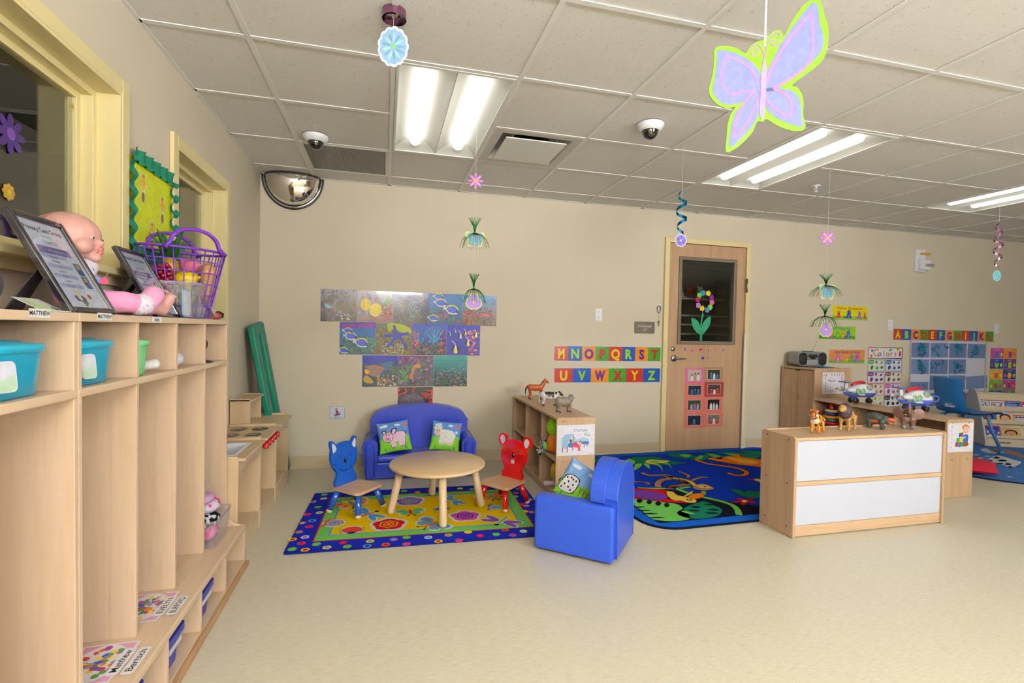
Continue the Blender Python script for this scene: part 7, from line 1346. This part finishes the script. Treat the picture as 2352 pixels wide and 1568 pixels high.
bl = Blob(); bl.e((-.005, 0, .066), (.060, .034, .036), HG).e((-.005, 0, .052), (.052, .032, .026), HO).ch([(.050, 0, .060), (.068, 0, .052)], [.028, .024], HG).e((.082, 0, .066), (.026, .020, .012), (236, 96, 50)).e((.080, 0, .040), (.022, .017, .008), (226, 90, 50)).e((.074, 0, .053), (.014, .014, .012), (120, 40, 40))
legs(bl, [(-.044, .020), (-.036, -.020), (.030, .020), (.040, -.020)], .045, .026, .0125, HG, (56, 56, 60)); mk(bl, 'toy_hippo', 'grey and orange toy hippo with open mouth on the divider cabinet', PZ(2012, 981, .6055), R(-72), .98)
EL = (118, 86, 76)
bl = Blob(); bl.e((-.01, 0, .090), (.056, .040, .042), EL).e((.052, 0, .104), (.028, .028, .032), EL).ch([(.070, 0, .104), (.088, 0, .108), (.092, 0, .140), (.088, 0, .168)], [.016, .012, .009, .007], EL)
for s_ in (-1, 1): bl.e((.036, s_*.052, .100), (.006, .036, .038), (124, 90, 80), M.Rotation(s_*.3, 4, 'Z').to_euler()).k((.070, s_*.016, .092), (.094, s_*.022, .094), .0045, .0028, (230, 200, 150))
legs(bl, [(-.040, .024), (-.032, -.024), (.030, .024), (.040, -.024)], .060, .035, .0150, EL, (130, 128, 140), bend=.002); mk(bl, 'toy_elephant', 'brown toy elephant with raised trunk, rightmost on the divider cabinet', PZ(2085, 981, .6055), R(-140), 1.0)
# ---- toy planes
WP, BP_, RP_ = plain((228, 230, 240), .25, name='white_toy_plastic', coat=.3), plain((86, 110, 220), .3, name='periwinkle_plastic', coat=.2), plain((196, 20, 40), .25, name='red_toy_plastic', coat=.3)
def plane():
    t = thing('toy_plane', '', 'toy plane'); L = .30
    def prof(u): return (-.15+.30*u, (.050*min(1, (u/.35)**.6) if u < .35 else .050*(1-max(0, (u-.72)/.28)**2.2)**.5)+.001)
    def sec(u, v, s0, s1, zc):
        x, r_ = prof(u); a = pi*(s0+(s1-s0)*v); hh = r_*(1.0+.35*max(0, 1-((u-.62)/.28)**2)); return (x, r_*.92*cos(a), zc+(hh if sin(a) > 0 else r_)*sin(a)*1.0)
    b = B(); b.grid(lambda u, v: sec(u, v, 0, 1, .088), 26, 12); b.out('upper_body', WP, t, recalc=True); b = B(); b.grid(lambda u, v: (sec(u, v, 1, 2, .088)[0], sec(u, v, 1, 2, .088)[1], max(.052, sec(u, v, 1, 2, .088)[2])), 26, 12); b.out('lower_body', BP_, t, recalc=True)
    B().prism([(-.135, .10), (-.10, .10), (-.112, .165), (-.140, .168)], -.010, .010, 'y').out('tail_fin', WP, t, bevel=.004); B().box((-.160, -.058, .166), (-.110, .058, .174)).out('tail_wing', BP_, t, bevel=.004)
    for s in (-1, 1):
        B().prism([(-.05, .0), (.05, .0), (.0, s*.085), (-.06, s*.085)], .070, .080, 'z').out('wing', WP, t, bevel=.003)
        e_ = B(); e_.xf = M.Translation((-.115, s*.066, .110)) @ M.Rotation(R(90), 4, 'Y'); e_.lathe([(0, -.04), (.013, -.035), (.018, 0), (.018, .030), (.016, .032)], n=16); eo = e_.out('engine', WP, t)
        B().ell((-.080, s*.066, .110), (.010, .011, .011)).out('engine_cap', RP_, eo)
        for k, x in enumerate((-.085, -.040, .005)):
            y = s*(.048 if k else .042)*.98; b = B(); b.tube([(x+.018*cos(a)*(1 if abs(cos(a)) < .8 else .95), y+s*.001, .100+.021*sin(a)) for a in [2*pi*i/16 for i in range(16)]], .0038, 6, closed=True); wf = b.out('window_frame', plain((130, 206, 70), .3), t); B().ell((x, y-s*.002, .100), (.015, .003, .017)).out('pane', plain((170, 190, 200), .15, coat=.5), wf)
        B().ell((.070, s*.040, .128), (.030, .012, .024)).out('cockpit_window', plain((150, 170, 150), .12, coat=.6), t); B().ell((.122, s*.024, .092), (.006, .005, .007)).out('eye', plain((40, 60, 150), .2), t)
        for x in (-.05,): w_ = B(); w_.xf = M.Translation((x, s*.036, .024)) @ M.Rotation(R(90), 4, 'X'); w_.lathe([(0, -.010), (.020, -.010), (.024, -.006), (.024, .006), (.020, .010), (0, .010)], n=20); w_.out('wheel', BLACKP, t)
        w_ = B(); w_.xf = M.Translation((.095, s*.017, .020)) @ M.Rotation(R(90), 4, 'X'); w_.lathe([(0, -.007), (.017, -.007), (.020, -.004), (.020, .004), (.017, .007), (0, .007)], n=20); w_.out('wheel', BLACKP, t)
    B().box((.088, -.009, .016), (.104, .009, .06)).box((-.058, -.034, .018), (-.042, .034, .055)).out('strut', BP_, t, bevel=.003); B().ell((.148, 0, .088), (.012, .016, .013)).out('nose', plain((236, 70, 80), .2, coat=.5), t)
    B().tube([(-.075, 0, .142), (-.05, 0, .160), (.0, 0, .170), (.04, 0, .168), (.05, 0, .160)], [.009, .012, .012, .012, .009], 10).out('roof_handle', RP_, t); return t
a = plane(); a.location = (5.262, -.855, .6005); a.rotation_euler = (0, 0, R(-14)); a['label'] = 'white and blue toy plane, farther one on the block shelf'; b2 = dup(a); b2.location = (5.290, -1.330, .6005); b2.rotation_euler = (0, 0, R(-12)); b2['label'] = 'white and blue toy plane, nearer one on the block shelf, with blue pull ring'
B().tube([(.152+.028+.028*cos(a_), .0, .095+.022*sin(a_)) for a_ in [2*pi*i/20 for i in range(20)]], .005, 8, closed=True).out('pull_ring', BP_, b2)
for o in (a, b2): o.scale = (1, 1, 1.14); o['group'] = 'two toy planes on the block shelf'
# ---- inside the block shelf
t = thing('ring_stacker', 'ring stacking toy with red top in the dark far bay of the block shelf', 'toy', (5.228, -.605, .0605)); z = .0
B().box((-.075, -.075, 0), (.075, .075, .30)).out('box_under', plain((90, 70, 50), .8), t, bevel=.004)
z = .30
for r_, c in ((.085, (206, 20, 50)), (.080, (20, 90, 70)), (.075, (236, 140, 20)), (.066, (30, 36, 110)), (.058, (232, 206, 140))): B().lathe([(r_*.3, z+.002), (r_*.9, z), (r_, z+.008), (r_, z+.020), (r_*.9, z+.028), (r_*.3, z+.026)], n=26).out('ring', plain(c, .25, coat=.4), t); z += .029
B().lathe([(.022, z), (.022, z+.03), (.018, z+.034), (.022, z+.038), (.022, z+.055), (.012, z+.062), (0, z+.064)], n=18).out('peg_top', plain((206, 10, 40), .2, coat=.5), t)
t = thing('wicker_basket', 'brown wicker basket in the middle bay of the block shelf', 'basket', (5.235, -1.10, .0605)); b = B(); WK = plain((130, 92, 64), .7, bump=.4, bs=90)
for k in range(16): f = k/15; b.tube([((.07+.022*f)*cos(a_), (.11+.02*f)*sin(a_), .008+.30*f) for a_ in [2*pi*i/28 for i in range(28)]], .0085, 6, closed=True)
b.prism([(.07*cos(2*pi*i/20), .11*sin(2*pi*i/20)) for i in range(20)], 0, .01, 'z'); b.out('weave', WK, t)['kind'] = 'stuff'; B().tube([(.095*cos(2*pi*i/28), .133*sin(2*pi*i/28), .315) for i in range(28)], .010, 8, closed=True).out('rim', WK, t)
# ---- radio on the music cabinet
t = thing('cd_radio', 'silver and black portable CD radio with raised antenna on the tall cabinet', 'radio', (5.365, -.165, mh+.0005), R(-6)); SIL = plain((150, 152, 156), .3, .5, 'silver_plastic'); sil = rrect(.33, .150, .045, 6, 0, .080)
B().prism(sil, -.075, .075, 'y').out('body', SIL, t, bevel=.02, seg=4, recalc=True)
for s in (-1, 1):
    b = B(); b.prism(rrect(.092, .128, .042, 6, s*.112, .080), .072, .080, 'y'); sp = b.out('speaker', BLACKP, t, bevel=.004); b = B(); b.xf = M.Translation((s*.112, -.080, .080)) @ M.Rotation(R(90), 4, 'X'); b.lathe([(.040, 0), (.038, .004), (.012, -.002), (0, .002)], n=20); b.out('cone', plain((44, 44, 48), .6), sp)
B().prism([(-.062, .095), (.062, .095), (.055, .128), (-.055, .128)], .070, .079, 'y').out('control_panel', plain((50, 52, 58), .3), t, bevel=.003); B().box((-.028, -.084, .078), (.028, -.074, .108)).out('display', BLACKP, t, bevel=.004); B().prism([(-.060, .02), (.060, .02), (.064, .070), (-.064, .070)], .068, .078, 'y').out('cassette_door', plain((186, 190, 196), .2, .4), t, bevel=.004)
B().lathe([(0, .160), (.06, .160), (.065, .156), (.065, .150)], n=28, sy=.85).out('disc_lid', BLACKP, t); B().tube([(.075, .045, .135), (.155, .04, .30)], [.0025, .0015], 6).out('antenna', STEEL, t)
t = thing('disc_case', 'bright blue and dark disc sleeves in front of the radio', 'sleeve', (5.405, -.335, mh+.0005), R(10)); p = P(); p.box((-.10, -.045, 0), (.11, .045, .003), (40, 46, 60)); p.box((-.08, -.055, .0032), (.02, .03, .010), (30, 140, 220)); p.out('sleeves', LAM, t)
# ---- big blue plastic chair
CB = plain((32, 104, 168), .4, name='blue_chair_plastic'); CT = plain((58, 116, 180), .35, name='blue_chair_tube')
t = thing('school_chair', 'blue plastic school chair facing right behind the block shelf', 'chair', (7.03, -.56, .0125)); hw = .17; t.scale = (.82, .9, 1.0)
pr = [(-.32, .785), (-.335, .77), (-.26, .52), (-.215, .455), (-.15, .420), (-.05, .410), (.20, .415), (.36, .425), (.42, .405)]
def shell(u, v):
    k = u*(len(pr)-1.001); i = int(k); f = k-i; q0, q1 = pr[i], pr[i+1]; x, z = q0[0]+(q1[0]-q0[0])*f, q0[1]+(q1[1]-q0[1])*f; w_ = hw*(.82+.18*min(1, u*3)) ; e = 2*v-1; return x+.03*abs(e)**3*(1 if u < .4 else 0), e*w_, z+.012*e*e*(1 if u > .4 else 0)
b = B(); sp_ = smoothp(pr, 5, False); pr = sp_
hole = lambda u, v: ((u-.275)/.035)**2+((v-.5)/.20)**2 < 1
nu, nv = 90, 30
for d_ in (0, -.008):
    k = len(b.v); b.v += [V(shell(i/nu, j/nv))+V((d_*.7, 0, d_)) for j in range(nv+1) for i in range(nu+1)]
    for j in range(nv):
        for i in range(nu):
            if hole((i+.5)/nu, (j+.5)/nv): continue
            a_ = k+j*(nu+1)+i; f_ = [a_, a_+1, a_+nu+2, a_+nu+1]; b.f.append(f_ if d_ == 0 else f_[::-1]); b.c.append(lin((200, 200, 200))); b.s.append(True)
b.out('seat_shell', CB, t)
for s in (-1, 1):
    B().tube([(-.22, s*.19, .016), (-.16, s*.15, .20), (-.10, s*.13, .395)], .013, 10).out('leg', CT, t); B().tube([(.36, s*.20, .016), (.27, s*.15, .22), (.20, s*.13, .40)], .017, 10).out('leg', CT, t)
    B().tube([(-.22, s*.19, .001), (-.22, s*.19, .022)], .018, 10).out('foot_cap', CT, t); B().tube([(.36, s*.20, .001), (.355, s*.197, .03)], .023, 10).out('foot_cap', CT, t)
    B().tube([(-.18, s*.15, .30), (-.14, s*.14, .392), (.0, s*.13, .396), (.20, s*.13, .400)], .011, 8).out('seat_rail', CT, t)
# ---- book display
t = thing('book_display', 'cream tiered book display with KAPLAN mark and books, far right', 'shelf', (7.62, -.42, .0125), R(-25)); CRM = plain((206, 190, 160), .45, name='cream_laminate'); LW = 1.0
side = [(0, 0), (.0, .08), (.06, .30), (.12, .50), (.17, .60), (.23, .63), (.29, .60), (.33, .50), (.34, 0)]
for x in (0, LW): B().prism(smoothp(side[:8], 3, False)+[side[8]], x-.018, x, 'x').out('side_panel', plain((182, 178, 172), .5, name='grey_laminate'), t, bevel=.004)
B().box((0, .0, 0), (LW-.018, .018, .085)).out('front_board', CRM, t, bevel=.003); tiers = [(.02, .085, .0), (.085, .235, 1), (.15, .375, 2)]
for y, z, k in tiers:
    B().box((0, y, z), (LW-.018, y+.07, z+.012)).out('ledge', CRM, t); B().box((0, y, z), (LW-.018, y+.012, z+.035)).out('lip', CRM, t, bevel=.002)
    b = B(); b.add([(0, y+.060, z+.012), (LW-.018, y+.060, z+.012), (LW-.018, y+.10, z+.20), (0, y+.10, z+.20), (0, y+.072, z+.012), (LW-.018, y+.072, z+.012), (LW-.018, y+.112, z+.20), (0, y+.112, z+.20)], [(0, 1, 2, 3), (7, 6, 5, 4), (0, 4, 5, 1), (3, 2, 6, 7), (0, 3, 7, 4), (1, 5, 6, 2)]); b.out('back_rest', CRM, t)
B().box((0, .24, .565), (LW-.018, .32, .585)).out('top_rail', CRM, t, bevel=.003)
p = P(base=.0003); p.xf = M.Rotation(R(90), 4, 'X'); p.text('KAPLAN', .17, .035, .034, (60, 54, 50), 0, bold=.03); p.out('maker_mark', PRINT, t)['kind'] = 'stuff'
Rz = M.Rotation(R(-25), 4, 'Z'); O_ = V((7.62, -.42, .0125))
def book(tier, x, w_, h_, fn, label):
    y, z, k = tiers[tier]; p = P(step=.0003); tl = math.atan2(.04, .19); p.box((0, 0, -.010), (w_, h_, -.0002), (226, 222, 216)); fn(p, w_, h_); o = p.out('picture_book', LAM, None)
    o.matrix_world = M.Translation(O_) @ Rz @ M.Translation((x, y+.044, z+.0125)) @ M.Rotation(R(90)-tl, 4, 'X'); tag(o, label, 'book')
def bface(bg, skin, ttl, tc):
    def f(p, w, h): p.rect(0, 0, w, h, bg, 0); p.rect(0, h*.80, w, h, ttl, 1); p.text('What can you see', w/2, h*.86, h*.08, tc, 2, fit=w*.85); p.ov(w*.5, h*.50, w*.34, h*.30, (46, 26, 26), 1); p.ov(w*.5, h*.42, w*.26, h*.26, skin, 2); p.ov(w*.42, h*.46, .004, .004, (30, 20, 20), 3); p.ov(w*.58, h*.46, .004, .004, (30, 20, 20), 3); p.line([(w*.42, h*.32), (w*.5, h*.29), (w*.58, h*.32)], .004, (120, 30, 40), 3, sm=3)
    return f
def babs(bg, cols, ttl):
    def f(p, w, h):
        p.rect(0, 0, w, h, bg, 0); p.rect(0, h*.93, w, h, (196, 40, 60), 1); p.text(ttl, w/2, h*.68, h*.20, (24, 26, 60), 2, fit=w*.85, bold=.02)
        for k in range(14): p.ov(rnd.uniform(.1, .9)*w, rnd.uniform(.1, .6)*h, w*.09, h*.07, cols[k % len(cols)], 1+k*.1, rnd.random()*3, 8)
    return f
for a in [(2, .010, .135, .115, babs((224, 226, 236), [(30, 50, 110), (60, 90, 170), (40, 40, 60)], 'OCEAN'), 'white and navy book, first on the top tier of the display'), (2, .155, .145, .115, babs((222, 226, 236), [(40, 110, 190), (200, 60, 60), (60, 70, 120)], 'TRUCKS'), 'blue and white book, second on the top tier of the display'), (2, .310, .15, .115, babs((110, 140, 216), [(236, 160, 60), (240, 240, 240), (40, 50, 120)], 'FARM'), 'blue and orange book, third on the top tier of the display'), (2, .468, .12, .11, babs((200, 90, 170), [(240, 240, 240), (50, 40, 80)], 'ZOO'), 'magenta book, last visible on the top tier of the display'),
          (1, .012, .165, .135, bface((30, 110, 200), (150, 80, 40), (236, 216, 30), (60, 60, 70)), 'board book with brown child face and yellow title band'), (1, .185, .165, .135, bface((236, 190, 120), (232, 180, 140), (190, 190, 226), (60, 60, 110)), 'board book with upside-down pale face and lilac title band'), (1, .358, .13, .10, babs((206, 196, 206), [(160, 110, 160), (226, 220, 210)], 'ME'), 'small lilac and cream board book at the right of the middle tier'),
          (0, .014, .165, .125, babs((100, 80, 170), [(120, 100, 190), (226, 226, 236), (90, 70, 160)], 'WHERE'), 'purple board book on the bottom tier of the display'), (0, .19, .19, .110, bface((216, 176, 120), (206, 160, 110), (216, 176, 120), (120, 70, 50)), 'tan board book with two round faces on the bottom tier')]: book(*a)
# ---- pillows on the far rug
def floorpillow(label, c, pts, loc, rz, s=.45):
    b = B(); f = lambda u, v_, q: ((2*u-1)*s/2*(1-.05*(1-(2*v_-1)**2)*0), (2*v_-1)*s/2, .055+q*(.055*max(0, (1-(2*u-1)**2)*(1-(2*v_-1)**2))**.5+.001)+.004*noise.noise(V((u*6, v_*6, q))))
    b.grid(lambda u, v_: f(u, v_, 1), 24, 24, c); b.grid(lambda u, v_: f(1-u, v_, -1), 24, 24, c); o = b.out('floor_pillow', attr_mat('velour_'+str(c[0]), .75, .1), None); o.location = loc; o.rotation_euler = (0, 0, rz); tag(o, label, 'pillow')
floorpillow('crimson floor pillow on the pale blue rug behind the BLOCKS shelf end', (206, 20, 56), None, (6.17, -1.09, .012), R(34), .52)
floorpillow('green floor pillow mostly hidden behind the block shelf', (20, 140, 100), None, (6.62, -.66, .012), R(20), .38)
